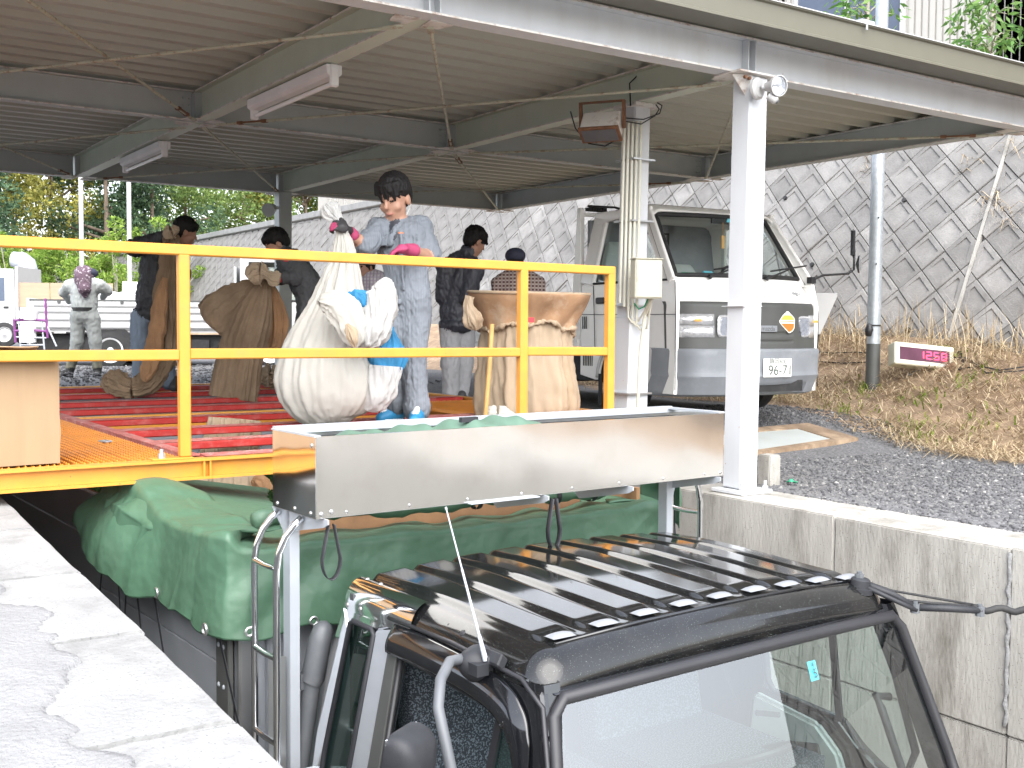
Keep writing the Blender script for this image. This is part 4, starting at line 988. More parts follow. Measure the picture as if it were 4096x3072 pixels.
# cardboard box
c = V3((0.70, 5.35, DZ)); t = thing('cardboard_box', 'large tan cardboard box standing on the deck at the left edge', 'box', c)
b = MB(); vs = []
def cb(u, v):
    a = u*4; k = int(min(a, 3.999)); f_ = a-k
    cs = [(0.12, 5.18), (1.105, 5.22), (1.085, 5.78), (0.10, 5.74)]
    p = cs[k]; q = cs[(k+1) % 4]; x_ = p[0]+(q[0]-p[0])*f_; y_ = p[1]+(q[1]-p[1])*f_
    bul = 0.012*math.sin(PI*f_)*math.sin(PI*v)+0.006*mnoise.noise((x_*6, y_*6, v*4)); n = V3((x_-0.6, y_-5.48, 0)).normalized()
    return (x_+n.x*bul, y_+n.y*bul, DZ+0.004+0.475*v+0.008*mnoise.noise((x_*4, y_*4, 3))*v)
b.grid(cb, 81, 16, closed_u=False); b.build('carton', 'cardboard', t, smooth='auto', fix=False)
b = MB()
b.grid(lambda u, v: (0.12+u*0.97, 5.19+v*0.28, DZ+0.478+0.03*math.sin(PI*v)*(.4+u*.6)+0.01*mnoise.noise((u*5, v*3, 1))), 24, 8)
b.grid(lambda u, v: (0.11+u*0.96, 5.74-v*0.26, DZ+0.478+0.045*v+0.012*mnoise.noise((u*5, v*3, 7))), 24, 8)
b.build('flap', 'cardboard_dark', t, smooth=True, fix=False, solid=0.004)
b = MB(); b.grid(lambda u, v: (0.57+0.05*u, 5.197+0.014*0-0.004*math.sin(PI*v)-0.006, DZ+0.33+0.15*v), 3, 8); b.build('tape', 'cloth_tan', t, fix=False, solid=0.001)

# ================================================================== BLACK TRUCK IN THE PIT
TLOC, TROT = V3((2.667, 3.64, PZ)), math.radians(2.26)
truck = thing('truck', 'black cabbed truck with ribbed roof parked in the pit in the foreground', 'truck', TLOC, TROT)
def TW(x, y, z):   # truck frame -> world
    c, s = math.cos(TROT), math.sin(TROT); return V3((TLOC.x+c*x-s*y, TLOC.y+s*x+c*y, z))
def tb(b, name, m, parent=truck, **k):
    b.v = [(p[0], p[1], p[2]-PZ) for p in b.v]; return b.build(name, m, parent, local=True, **k)
def SP(y, z, off=0.0, sg=-1): return V3((sg*(0.868+0.14*(0.07-z)+off), y, z))
def spoly(b, pts, off, th, sg=-1, mi=0):
    b.prism([SP(y, z, off, sg) for y, z in pts], (sg*th, 0, 0), mi)
# --- roof
RIBX0, RIBP = -0.69, 0.1775
def roof(u, v):
    X = (-1+2*u)*0.93; Y = 0.20-v*1.335
    ax = max(0, abs(X)-0.755); fy = max(0, -0.945-Y); ry = max(0, Y-0.075)
    d = math.hypot(ax, fy+ry*1.6)
    R = 0.115; dd = min(d, R*0.985); over = max(0, d-R*0.985)
    k = dd/d if d > 1e-6 else 0
    sx = math.copysign(min(abs(X), 0.755)+ax*k, X); sy = max(min(Y, 0.075), -0.945)-fy*k+ry*k
    z = 0.212-0.03*(sx/0.76)**2-0.022*sm(-0.2, -1.0, sy)-0.008*sm(-0.2, 0.1, sy)-(R-math.sqrt(R*R-dd*dd))-min(over, 0.028)
    ph = ((sx-RIBX0)/RIBP+0.5) % 1.0-0.5
    rib = sm(0.46, 0.31, abs(ph)); inside = sm(0.80, 0.76, abs(sx))*sm(-0.955, -0.85, sy)*sm(0.125, 0.09, sy)
    z += 0.017*rib*inside
    return (sx, sy, z)
b = MB(); b.grid(roof, 260, 110); tb(b, 'cab_roof', 'black_paint_dusty', smooth=True, fix=True)
for k in range(9):
    x = RIBX0+RIBP*k; z0 = 0.212-0.03*(x/0.76)**2-0.02; y0 = -0.935 
    b = MB(); b.grid(lambda u, v: (x-0.046+u*0.092, y0-0.028+v*0.05, z0+0.010+0.012*math.sin(PI*v)**.6*math.sin(PI*min(1, max(0, u)))**0.4), 14, 8); tb(b, 'roof_clip', 'clip_grey', smooth=True)
b = MB(); b.tube([(-0.73, -0.962, 0.163), (-0.4, -0.975, 0.182), (0, -0.98, 0.188), (0.4, -0.975, 0.182), (0.72, -0.962, 0.163)], 0.006, 8); tb(b, 'roof_seam', 'black_paint', smooth=True)
b = MB()
for q in ((-0.825, -0.52, 0.135), (-0.83, -0.61, 0.131)): b.lathe(q, (-0.75, 0, 0.66), [(0, 0.0), (0.0, 0.014), (0.006, 0.011), (0.008, 0)], 12)
for q in ((0.84, -0.55, 0.135), (0.84, -0.68, 0.13)): b.lathe(q, (0.75, 0, 0.66), [(0, 0.0), (0.0, 0.012), (0.006, 0.01), (0.008, 0)], 12)
tb(b, 'roof_plug', 'black_plastic', smooth='auto')
# --- windscreen, rubber and pillars
def WS(x, z): return V3((x, -1.066-0.36*(0.05-z)-0.05*(1-(x/0.95)**2), z))
wso = [(-0.80, 0.045), (-0.4, 0.058), (0.0, 0.062), (0.4, 0.058), (0.80, 0.045), (0.845, 0.0), (0.93, -0.45), (0.95, -0.62), (0.90, -0.68), (-0.90, -0.68), (-0.95, -0.62), (-0.93, -0.45), (-0.845, 0.0)]
b = MB()
def wsg(u, v):
    z = -0.67+v*0.72; hw = 0.80+0.17*(0.05-z)/0.7; x = (-1+2*u)*hw; return WS(x, z)
b.grid(wsg, 24, 14); ws = tb(b, 'windscreen', 'clear_glass', smooth=True, fix=False)
b = MB(); b.tube([WS(x, z)+V3((0, -0.006, 0)) for x, z in wso], 0.021, 10, closed=True); tb(b, 'rubber_seal', 'black_plastic', smooth=True)
b = MB()
def hdr(u, v):
    x = (-1+2*u)*0.835; p = WS(x*0.98, 0.052); a = V3((x, -1.058, 0.065)); q = a.lerp(p, v); return q+V3((0, -0.012*math.sin(PI*v), 0))
b.grid(hdr, 40, 6); tb(b, 'header', 'black_paint', smooth=True)
for sg in (-1, 1):
    b = MB(); vs = []; n = 14
    for k in range(n):
        t_ = k/(n-1); z = 0.085-t_*0.82; hw = 0.805+0.17*(0.05-z)/0.7
        p1 = WS(sg*hw, z); p2 = SP(-1.055-0.36*(0.05-z)+0.02, z, 0.004, sg); p3 = SP(-1.0-0.33*(0.05-z), z, 0.0, sg)
        mid = p1.lerp(p2, 0.6)+V3((sg*0.012, -0.022, 0))
        inn = p3+V3((-sg*0.05, 0.0, 0)); inn2 = p1+V3((-sg*0.02, 0.05, 0))
        vs += [p1, mid, p2, p3, inn, inn2]
    fs = [(k*6+i, k*6+(i+1) % 6, (k+1)*6+(i+1) % 6, (k+1)*6+i) for k in range(n-1) for i in range(6)]
    b.add(vs, fs); tb(b, 'pillar', 'black_paint', smooth='auto')
# shade-band sticker
b = MB(); c = WS(0.27, -0.055)+V3((0, 0.006, 0)); s_ = V3((1, 0.02, 0)); u_ = V3((0, 0.33, 1)).normalized()
b.obox(c, s_*0.022, u_*0.033, V3((0, 0.001, 0))); tb(b, 'inspection_sticker', 'sticker_cyan', ws)
def ttext(name, s, size, p, xd, yd, m, parent): 
    o = text(name, s, size, V3((p[0], p[1], p[2]-PZ)), xd, yd, m, parent, 0.0003, local=True); return o
ttext('sticker_number', '5', 0.045, WS(0.27, -0.062)+V3((0, -0.003, 0)), s_, u_, 'ink', ws); ttext('sticker_print', '\u5e73', 0.02, WS(0.268, -0.035)+V3((0, -0.003, 0)), s_, u_, 'ink', ws)
# --- left door, visor, quarter panel
low = -0.75
b = MB(); spoly(b, [(-1.12, -0.05), (-1.02, -0.065), (-1.01, -0.2), (-1.03, low), (-1.30, low), (-1.22, -0.4)], -0.03, 0.03)
spoly(b, [(-1.07, 0.068), (-1.12, -0.05), (-1.02, -0.065), (-0.93, -0.034), (-0.60, -0.016), (-0.27, 0.0), (-0.24, 0.068)], -0.03, 0.03)
spoly(b, [(-0.31, -0.002), (-0.225, 0.002), (-0.13, low), (-0.23, low)], -0.03, 0.03)
door = tb(b, 'door', 'black_paint', bevel=0.008)
b = MB(); ctr = [(-0.30, -0.012), (-0.60, -0.022), (-0.888, -0.038), (-0.97, -0.062), (-1.005, -0.10), (-1.01, -0.2), (-1.025, low), (-0.24, low), (-0.30, -0.012)]
b.tube([SP(y, z, -0.004) for y, z in ctr], 0.011, 8); tb(b, 'window_rubber', 'black_plastic', door, smooth=True)
b = MB(); b.bar(SP(-0.885, -0.035, -0.01), SP(-0.79, low, -0.01), 0.03, 0.012, up=(1, 0, 0)); tb(b, 'window_divider', 'black_plastic', door)
b = MB(); b.prism([SP(y, z, -0.013) for y, z in ((-0.885, -0.035), (-0.97, -0.06), (-1.0, -0.1), (-1.005, -0.2), (-1.02, low), (-0.80, low))], (0.004, 0, 0)); tb(b, 'vent_pane', 'tint_glass', door)
b = MB(); spoly(b, [(-0.225, 0.0), (-0.285, -0.008), (-0.24, low), (-0.15, low)], -0.002, 0.012); tb(b, 'pillar_trim', 'grille_grey', door, bevel=0.003)
vp = [(-0.238, 0.044), (-0.42, 0.048), (-0.60, 0.044), (-0.78, 0.033), (-0.90, 0.012), (-0.975, -0.025), (-1.015, -0.08), (-1.035, -0.16), (-1.05, -0.28), (-1.065, -0.42)]
def vis_(u, v):
    f = u*(len(vp)-1); i = min(len(vp)-2, int(f)); g_ = f-i; p = vp[max(0, i-1)]; q = vp[i]; r = vp[i+1]; s_ = vp[min(len(vp)-1, i+2)]
    cr = lambda k: 0.5*(2*q[k]+(r[k]-p[k])*g_+(2*p[k]-5*q[k]+4*r[k]-s_[k])*g_*g_+(3*q[k]-p[k]-3*r[k]+s_[k])*g_**3)
    y, z = cr(0), cr(1); ty, tz = r[0]-q[0], r[1]-q[1]; L = math.hypot(ty, tz); ny, nz = -tz/L, ty/L
    if nz < 0 or (i > 5 and ny > 0): ny, nz = -ny, -nz
    hw = 0.047*(1-0.62*sm(0.5, 0.95, u)); a = (1-2*v)*hw
    return SP(y+ny*a, z+nz*a, 0.006+(0.034-0.018*sm(0.55, 0.9, u))*math.sin(PI*min(1, v*0.64+0.02))*sm(0, 0.02, u+0.006))
b = MB(); b.grid(vis_, 90, 12); tb(b, 'door_visor', 'black_paint', smooth=True, solid=0.004)
b = MB(); b.tube([SP(-0.2, 0.10, 0.004), SP(-0.6, 0.105, 0.004), SP(-0.98, 0.085, 0.004), SP(-1.09, 0.03, 0.004), SP(-1.2, -0.3, 0.004), SP(-1.3, low, 0.004)], 0.008, 8); tb(b, 'drip_rail', 'black_plastic', smooth=True)
qo = [(0.03, 0.15), (0.129, 0.087), (0.174, -0.04), (0.205, -0.208), (0.223, -0.381), (0.229, low)]
b = MB()
spoly(b, qo[1:]+[(0.165, low), (0.142, -0.456), (0.10, -0.2), (0.072, 0.0)], -0.02, 0.026)
spoly(b, [(0.129, 0.087), (0.072, 0.0), (0.05, 0.036), (-0.114, 0.036), (-0.235, 0.07), (-0.235, 0.095), (0.06, 0.12)], -0.02, 0.026)
qp = tb(b, 'quarter_panel', 'chrome', bevel=0.010)
b = MB()
def cap_(u, v):
    y = 0.12-u*0.47; x = -0.80-0.075*math.sin(v*PI/2); z = 0.178-0.11*(1-math.cos(v*PI/2))-0.012
    return (x, y, z+0.012)
b.grid(cap_, 16, 10); tb(b, 'corner_cap', 'chrome', smooth=True)
b = MB(); spoly(b, [(-0.114, 0.036), (-0.235, 0.07), (-0.172, -0.43), (-0.12, low), (-0.03, low), (-0.058, -0.47)], -0.018, 0.02); tb(b, 'pillar_panel', 'aluminium', qp, bevel=0.006)
qw = [(0.066, 0.025), (0.04, 0.036), (-0.095, 0.036), (-0.112, 0.02), (-0.055, -0.474), (-0.02, low), (0.165, low), (0.138, -0.456)]
b = MB(); b.prism([SP(y, z, -0.008) for y, z in qw], (0.004, 0, 0)); tb(b, 'quarter_window', 'tint_glass', qp)
b = MB(); b.tube([SP(y, z, 0.004) for y, z in qw], 0.011, 8, closed=True); tb(b, 'window_rubber', 'dark_plastic', qp, smooth=True)
b = MB()
for y, z in ((0.10, 0.085), (0.0, 0.09)): b.lathe(SP(y, z, 0.005), (-1, 0, 0.1), [(0, 0.0), (0, 0.012), (0.006, 0.008), (0.008, 0)], 10)
for y in (0.08, -0.02): b.lathe((-0.80, y, 0.175), (-0.3, 0, 1), [(0, 0.0), (0, 0.012), (0.006, 0.008), (0.008, 0)], 10)
tb(b, 'panel_bolt', 'stainless_dull', smooth='auto')
# lower cab, rear wall, inside
b = MB(); b.box(-0.97, 0.97, -1.32, 0.20, -1.35, low); b.box(-0.80, 0.80, 0.10, 0.14, low, 0.14); b.box(0.80, 0.9, 0.06, 0.14, low, 0.06); tb(b, 'cab_body', 'black_paint', bevel=0.02)
b = MB(); b.box(-0.87, 0.87, 0.06, 0.085, low, 0.13); b.box(-0.93, 0.93, -1.28, 0.05, low, low+0.02); tb(b, 'cab_lining', 'interior_dark')
b = MB(); b.grid(lambda u, v: (-0.74+1.48*u, 0.05-v*0.95, 0.13-0.02*(2*u-1)**2), 8, 6); tb(b, 'headlining', 'interior', smooth=True, fix=False)
for x0, x1 in ((-0.76, -0.06), (0.10, 0.72)):
    b = MB()
    def seat(u, v):
        a = u*2*PI; w = (x1-x0)/2; cx = (x0+x1)/2; ex = 0.35
        x = cx+w*math.copysign(abs(math.cos(a))**ex, math.cos(a)); d = math.copysign(abs(math.sin(a))**ex, math.sin(a))
        z = low+0.02+v*(0.74 if x0 < 0 else 0.62); th = 0.085*(1-0.2*v)*(1 if v < 0.97 else 0.2)
        if v > 0.9: x = cx+(x-cx)*(1-0.25*((v-0.9)/0.1)**2)
        return (x, -0.08-0.10*(1-v)+th*d+ 0.012*mnoise.noise((x*6, v*6, 3)), z)
    b.grid(seat, 40, 24, closed_u=True)
    b.add([seat(k/40, 1.0) for k in range(40)], [tuple(range(40))])
    b.box(x0, x1, -0.86, -0.15, low+0.02, low+0.2); tb(b, 'seat', 'seat_fabric', smooth='auto')
b = MB(); b.tube([(0.86, 0.02, 0.05), (0.83, -0.02, -0.3), (0.80, -0.1, -0.7)], 0.022, 6, sq=0.15); tb(b, 'seat_belt', 'interior', smooth=True)
b = MB()
b.prism([SP(y, z, -0.035, 1) for y, z in ((-0.36, -0.44), (-0.78, -0.47), (-0.87, -0.56), (-0.98, -0.63), (-1.2, -0.66), (-1.25, low), (-0.3, low), (-0.30, -0.46))], (0.06, 0, 0)); rd = tb(b, 'door', 'black_paint', bevel=0.01)
b = MB(); b.prism([SP(y, z, -0.085, 1) for y, z in ((-0.37, -0.455), (-0.70, -0.50), (-0.80, -0.60), (-0.84, low), (-0.30, low))], (0.045, 0, 0)); tb(b, 'door_lining', 'interior', rd, bevel=0.015)
b = MB(); b.obox(SP(-0.66, -0.63, -0.09, 1), (0, 0.06, -0.015), (0.006, 0, 0), (0, 0.01, 0.035)); tb(b, 'inside_handle', 'interior_dark', rd, bevel=0.006)
b = MB(); b.obox(SP(-0.45, -0.53, -0.088, 1), (0, 0.07, -0.015), (0.006, 0, 0), (0, 0.0, 0.012)); tb(b, 'pull_grip', 'interior_dark', rd, bevel=0.006)
b = MB()
b.tube([SP(y, z, -0.015, 1) for y, z in ((-0.40, 0.0), (-0.40, -0.40), (-0.43, -0.455), (-0.80, -0.485), (-0.89, -0.60), (-1.06, -0.64), (-1.12, -0.5), (-1.05, -0.2), (-0.98, -0.02), (-0.90, 0.02), (-0.44, 0.03))], 0.016, 8, closed=True)
b.bar(SP(-0.765, 0.02, -0.02, 1), SP(-0.775, -0.48, -0.02, 1), 0.03, 0.014, up=(1, 0, 0)); tb(b, 'window_rubber', 'black_plastic', rd, smooth='auto')
b = MB(); b.prism([SP(y, z, -0.02, 1) for y, z in ((-0.40, 0.03), (-0.40, -0.455), (-0.80, -0.485), (-0.9, -0.62), (-1.08, -0.64), (-1.12, -0.5), (-0.98, 0.0), (-0.9, 0.03))], (0.003, 0, 0)); tb(b, 'window_pane', 'van_glass', rd)
b = MB(); spoly(b, [(0.2, 0.07), (-0.39, 0.07), (-0.38, low), (0.22, low)], -0.03, 0.03, 1); spoly(b, [(-0.38, 0.03), (-1.0, 0.03), (-1.06, 0.068), (-0.38, 0.068)], -0.03, 0.03, 1); tb(b, 'cab_side', 'black_paint', bevel=0.006)
b = MB(); b.tube([SP(-1.03, -0.30, -0.03, 1), SP(-1.01, -0.29, -0.09, 1), SP(-1.04, -0.33, -0.10, 1), SP(-1.13, -0.60, -0.10, 1), SP(-1.14, -0.62, -0.05, 1), SP(-1.13, -0.62, -0.02, 1)], 0.016, 8); tb(b, 'grab_handle', 'dark_plastic', smooth=True)
b = MB(); b.prism([(-0.9, -1.24, -0.62), (0.93, -1.24, -0.62), (0.93, -0.85, -0.66), (-0.9, -0.85, -0.66)], (0, 0, -0.1)); tb(b, 'dashboard', 'interior_dark', bevel=0.03)
b = MB(); b.tube([(0.42+0.19*math.cos(a), -0.72+0.17*math.sin(a), -0.53-0.08*math.sin(a)) for a in [k*PI/16 for k in range(32)]], 0.014, 8, closed=True); b.tube([(0.42, -0.72, -0.55), (0.42, -0.9, -0.68)], 0.03, 8); b.bar((0.24, -0.72, -0.55), (0.60, -0.72, -0.55), 0.03, 0.015); tb(b, 'steering_wheel', 'black_plastic', smooth='auto')
# wheels and frame (out of sight in the pit)
b = MB()
for x in (-0.80, 0.80):
    for y in (-0.45, 3.0): b.lathe((x-0.11, y, PZ+0.36), (1, 0, 0), [(0, 0.0), (0, 0.2), (0.02, 0.33), (0.05, 0.36), (0.17, 0.36), (0.2, 0.33), (0.22, 0.2), (0.22, 0)], 28)
tb(b, 'wheel', 'rubber', smooth='auto')
b = MB(); b.box(-0.42, 0.42, -1.0, 4.6, -1.35, -1.15); tb(b, 'chassis', 'black_plastic')
# --- mirrors and antenna
b = MB(); b.lathe(SP(-0.77, 0.078, 0.0), (-1, 0, 0.25), [(0, 0), (0, 0.06), (0.03, 0.058), (0.06, 0.042), (0.08, 0.022), (0.085, 0)], 18); b.obox(SP(-0.815, 0.085, 0.05), (0.022, 0, 0), (0, 0.03, 0.0), (0.0, 0, 0.018)); mir = tb(b, 'mirror_bracket', 'dark_plastic', smooth='auto')
arm = [SP(-0.75, 0.10, 0.06), V3((-1.0, -0.79, 0.115)), V3((-1.085, -0.87, 0.095)), V3((-1.125, -0.92, 0.035)), V3((-1.127, -0.99, -0.117))]
b = MB(); b.tube([arm[0], arm[0].lerp(arm[1], .5), arm[1], arm[2], arm[2].lerp(arm[3], .5), arm[3], arm[4], V3((-1.13, -1.03, -0.40))], 0.0165, 12); tb(b, 'mirror_arm', 'grey_plastic', mir, smooth=True)
b = MB()
mc = V3((-1.335, -1.04, -0.098)); mf = V3((-0.45, 0.86, 0.1)).normalized(); ms = mf.cross(V3((0, 0, 1))).normalized(); mu = ms.cross(mf)
def mh(u, v):
    a = u*2*PI; ex = 0.35; cx = math.copysign(abs(math.cos(a))**ex, math.cos(a)); cy = math.copysign(abs(math.sin(a))**ex, math.sin(a))
    w = [1.0, 1.02, 0.98, 0.86, 0.5, 0.0][min(5, int(v*5.001))]; dd = [0, 0.02, 0.05, 0.075, 0.088, 0.09][min(5, int(v*5.001))]
    return mc+ms*(cx*0.085*w)+mu*(cy*0.16*w)-mf*dd
b.grid(mh, 48, 6, closed_u=True); tb(b, 'mirror_housing', 'dark_plastic', mir, smooth=True)
b = MB(); b.prism([mc+ms*0.078*cx+mu*0.15*cy+mf*0.001 for cx, cy in ((-1, -1), (1, -1), (1, 1), (-1, 1))], mf*-0.004); tb(b, 'mirror_glass', 'mirror', mir)
b = MB(); b.obox(SP(-0.84, 0.112, 0.012), (0.012, 0, -0.012), (0, 0.05, 0), (0.01, 0, 0.018)); b.lathe((-0.885, -0.83, 0.105), (-1, 0, 0.3), [(-0.01, 0), (-0.01, 0.018), (0.012, 0.018), (0.014, 0)], 14); an = tb(b, 'antenna_base', 'dark_plastic', bevel=0.005)
b = MB(); a0, a1 = V3((-0.895, -0.83, 0.108)), V3((-0.955, -0.70, 0.56)); b.tube([a0, a0.lerp(a1, .16), a0.lerp(a1, .17), a0.lerp(a1, .6), a0.lerp(a1, .61), a1], [0.009, 0.006, 0.0045, 0.004, 0.0028, 0.0025], 8); b.lathe(a1, a1-a0, [(0, 0.0025), (0.0, 0.004), (0.008, 0.004), (0.01, 0)], 8); tb(b, 'antenna', 'alu_pale', an, smooth='auto')
# front right mirror stay at the roof corner
b = MB(); b.lathe((0.735, -0.99, 0.125), (0.05, -0.1, 1), [(0, 0.05), (0.02, 0.05), (0.022, 0.038), (0.05, 0.036), (0.055, 0.03), (0.06, 0)], 18); st = tb(b, 'stay_mount', 'dark_plastic', smooth='auto')
b = MB()
b.tube([(0.735, -0.99, 0.165), (0.83, -1.075, 0.118), (0.905, -1.12, 0.068)], 0.013, 8); b.tube([(0.735, -1.02, 0.15), (0.84, -1.10, 0.09), (0.90, -1.13, 0.06)], 0.009, 8)
b.tube([(0.905, -1.12, 0.068), (1.0, -1.20, 0.066), (1.10, -1.275, 0.06)], 0.014, 8); tb(b, 'stay_arm', 'dark_plastic', st, smooth=True)
b = MB()
for q in ((0.905, -1.12, 0.068), (1.10, -1.27, 0.058), (0.735, -0.99, 0.18)): b.lathe(V3(q)-V3((0, 0, .02)), (0, 0, 1), [(0, 0), (0, 0.018), (0.035, 0.018), (0.035, 0.01), (0.045, 0.01), (0.045, 0)], 8)
tb(b, 'stay_bolt', 'grey_plastic', st, smooth='auto')['kind'] = 'stuff'
b = MB()
pp = []
for k in range(30):
    t_ = k/29; a = t_*16; pp.append((1.08+0.42*t_+0.007*math.sin(a*2), -1.25-0.33*t_, 0.064-0.012*t_+0.007*math.cos(a*2)))
b.tube(pp, 0.013, 8); b.tube([(0.74, -0.97, 0.175), (0.86, -1.05, 0.125), (0.98, -1.15, 0.10), (1.1, -1.24, 0.075)], 0.005, 6); b.tube([(0.72, -0.985, 0.16), (0.84, -1.07, 0.10), (0.95, -1.15, 0.085), (1.1, -1.25, 0.07)], 0.006, 6); tb(b, 'stay_cable', 'rubber', st, smooth=True)
b = MB(); b.obox((1.02, -1.43, -0.66), (0.07, -0.05, 0), (0.02, 0.03, 0), (0, 0, 0.05)); tb(b, 'side_mirror', 'dark_plastic', bevel=0.015)
# air intake
b = MB(); b.tube([(-0.965, 0.36, -1.2), (-0.955, 0.34, -0.6), (-0.91, 0.315, -0.24)], 0.036, 16); b.build; i1 = tb(b, 'intake_pipe', 'grey_plastic', smooth='auto')
b = MB(); b.tube([(-0.918, 0.318, -0.26), (-0.908, 0.315, -0.24), (-0.885, 0.305, -0.10), (-0.870, 0.30, -0.05), (-0.862, 0.298, -0.03), (-0.858, 0.297, -0.022)], [0.044, 0.047, 0.046, 0.040, 0.026, 0.005], 16); b.obox((-0.95, 0.33, -0.25), (0.012, 0, 0), (0, 0.02, 0), (0, 0, 0.03)); tb(b, 'intake_cap', 'grey_plastic', i1, smooth='auto')
# --- stainless tarp box over the cab
bx = None
b = MB(); b.box(-1.05, 1.05, -0.002, 0.0, 0.44, 0.73); b.box(-1.05, 1.05, -0.004, 0.008, 0.728, 0.733); bx = tb(b, 'stainless_box', 'stainless')
b = MB(); b.box(-1.052, -1.05, 0.0, 0.36, 0.44, 0.73); tb(b, 'box_end', 'chrome', bx)
b = MB(); b.box(1.05, 1.052, 0.0, 0.36, 0.44, 0.73); tb(b, 'box_end', 'stainless', bx)
b = MB(); b.box(-1.05, 1.05, 0.36, 0.362, 0.44, 0.73); b.box(-1.05, 1.05, 0.0, 0.36, 0.438, 0.44); tb(b, 'box_shell', 'stainless_dull', bx)
b = MB(); b.box(-1.045, 1.045, 0.352, 0.356, 0.45, 0.70); b.box(-1.045, 1.045, 0.01, 0.35, 0.52, 0.524); tb(b, 'box_lining', 'interior_dark', bx)
b = MB(); b.box(-1.05, 1.05, 0.345, 0.365, 0.728, 0.745); b.box(-1.05, 1.05, 0.338, 0.344, 0.715, 0.745); b.box(-1.056, -1.03, 0.0, 0.365, 0.731, 0.737); b.box(1.02, 1.056, 0.0, 0.365, 0.731, 0.74); tb(b, 'rim_bar', 'alu_pale', bx)
b = MB()
for k in range(8): b.lathe((-0.93+0.265*k, -0.002, 0.455), (0, -1, 0), [(0, 0), (0, 0.006), (0.003, 0.004), (0.004, 0)], 10)
for q in ((-1.03, 0.455), (1.03, 0.455), (-0.99, 0.46)): b.lathe((q[0], -0.002, q[1]), (0, -1, 0), [(0, 0), (0, 0.009), (0.004, 0.006), (0.005, 0)], 10)
for y, z in ((0.03, 0.70), (0.04, 0.455), (0.17, 0.455), (0.32, 0.455)): b.lathe((-1.052, y, z), (-1, 0, 0), [(0, 0), (0, 0.009), (0.004, 0.006), (0.005, 0)], 10)
tb(b, 'rivet', 'stainless_dull', bx, smooth='auto')['kind'] = 'stuff'
for x in (-1.02, -0.02, 0.45, 1.0):
    b = MB(); b.prism([(x, -0.03, 0.437), (x, 0.36, 0.437), (x, 0.36, 0.36), (x, 0.33, 0.34), (x, 0.0, 0.405), (x, -0.03, 0.42)], (0.006, 0, 0))
    if abs(x) > 0.5: b.prism([(x-0.035, 0.36, 0.437), (x+0.04, 0.36, 0.437), (x+0.04, 0.36, 0.3), (x+0.03, 0.36, 0.3)], (0, 0.004, 0))
    tb(b, 'box_bracket', 'alu_pale')
b = MB(); b.box(-0.4, -0.06, -0.03, -0.0, 0.436, 0.439); tb(b, 'bracket_tab', 'alu_pale')
for x in (-1.0, 0.985):
    b = MB(); b.box(x-0.02, x+0.02, 0.28, 0.284, -1.1, 0.437); b.box(x-0.02, x-0.016, 0.284, 0.34, -1.1, 0.437); tb(b, 'box_post', 'alu_pale', bevel=0.001)
b = MB(); b.prism([(1.02, 0.30, 0.437), (1.10, 0.30, 0.437), (1.06, 0.30, 0.40), (1.035, 0.30, 0.34), (1.02, 0.30, 0.28)], (0, 0.005, 0)); tb(b, 'post_gusset', 'alu_pale')
# ladders
for sg in (-1, 1):
    X = 1.112; ld = None
    for i, y in enumerate((0.40, 0.20)):
        zt = 0.40
        pts = [(sg*X, y, -1.0), (sg*X, y, 0.15), (sg*X, y, 0.22), (sg*(X-0.008), y-0.005, 0.29), (sg*(X-0.03), y-0.015, 0.35), (sg*(X-0.06), y-0.03, 0.395), (sg*(X-0.085), y-0.04, 0.42)]
        b = MB(); b.tube(pts, 0.0135, 12); o = tb(b, 'ladder_rail', 'chrome', ld or truck, smooth=True)
        if ld is None: ld = o
    for z in (0.235, -0.10, -0.42, -0.74):
        b = MB(); b.tube([(sg*X, 0.40, z), (sg*X, 0.39, z-0.004), (sg*X, 0.30, z-0.008), (sg*X, 0.21, z-0.004), (sg*X, 0.20, z)], 0.012, 10); tb(b, 'rung', 'chrome', ld, smooth=True)
    b = MB(); b.box(min(sg*X, sg*0.95), max(sg*X, sg*0.95), 0.165, 0.21, -0.555, -0.545); b.box(sg*X-0.012, sg*X+0.012, 0.16, 0.19, -0.62, -0.545); tb(b, 'ladder_bracket', 'alu_pale', ld)
    if sg < 0: b = MB(); b.box(-1.10, -1.03, 0.30, 0.305, -0.75, -0.13); tb(b, 'number_plate_back', 'stainless_dull', ld)
# --- bed
BX0, BX1, BY0, BY1, BT = -1.15, 1.15, 0.53, 4.6, 0.24
for sg in (-1, 1):
    z = BT
    for k in range(5):
        h = 0.235; b = MB(); x = sg*1.15; b.box(min(x, x-sg*0.03), max(x, x-sg*0.03), BY0+0.13, BY1, z-h+0.004, z); tb(b, 'side_plank', 'aluminium', bevel=0.004); z -= h
    b = MB(); b.box(sg*1.155-0.012, sg*1.155+0.012, BY0, BY0+0.125, -0.9, BT-0.05); cp = tb(b, 'corner_post', 'grille_grey', bevel=0.004)
    b = MB()
    for zz in (0.1, -0.14, -0.30, -0.46, -0.62):
        for y in (BY0+0.045, BY0+0.095): b.lathe((sg*1.167, y, zz), (sg, 0, 0), [(0, 0), (0, 0.011), (0.005, 0.007), (0.006, 0)], 8)
    tb(b, 'rivet', 'alu_pale', cp, smooth='auto')['kind'] = 'stuff'
b = MB(); b.box(-1.13, 1.13, BY0+0.0, BY0+0.03, -0.95, 0.17); tb(b, 'front_board', 'alu_pale', bevel=0.003)
for x in (-1.10, -0.98): 
    b = MB(); b.box(x-0.035, x+0.03, BY0-0.035, BY0-0.002, -0.95, 0.2); tb(b, 'front_post', 'stainless_dull' if x < -1.05 else 'aluminium', bevel=0.008)
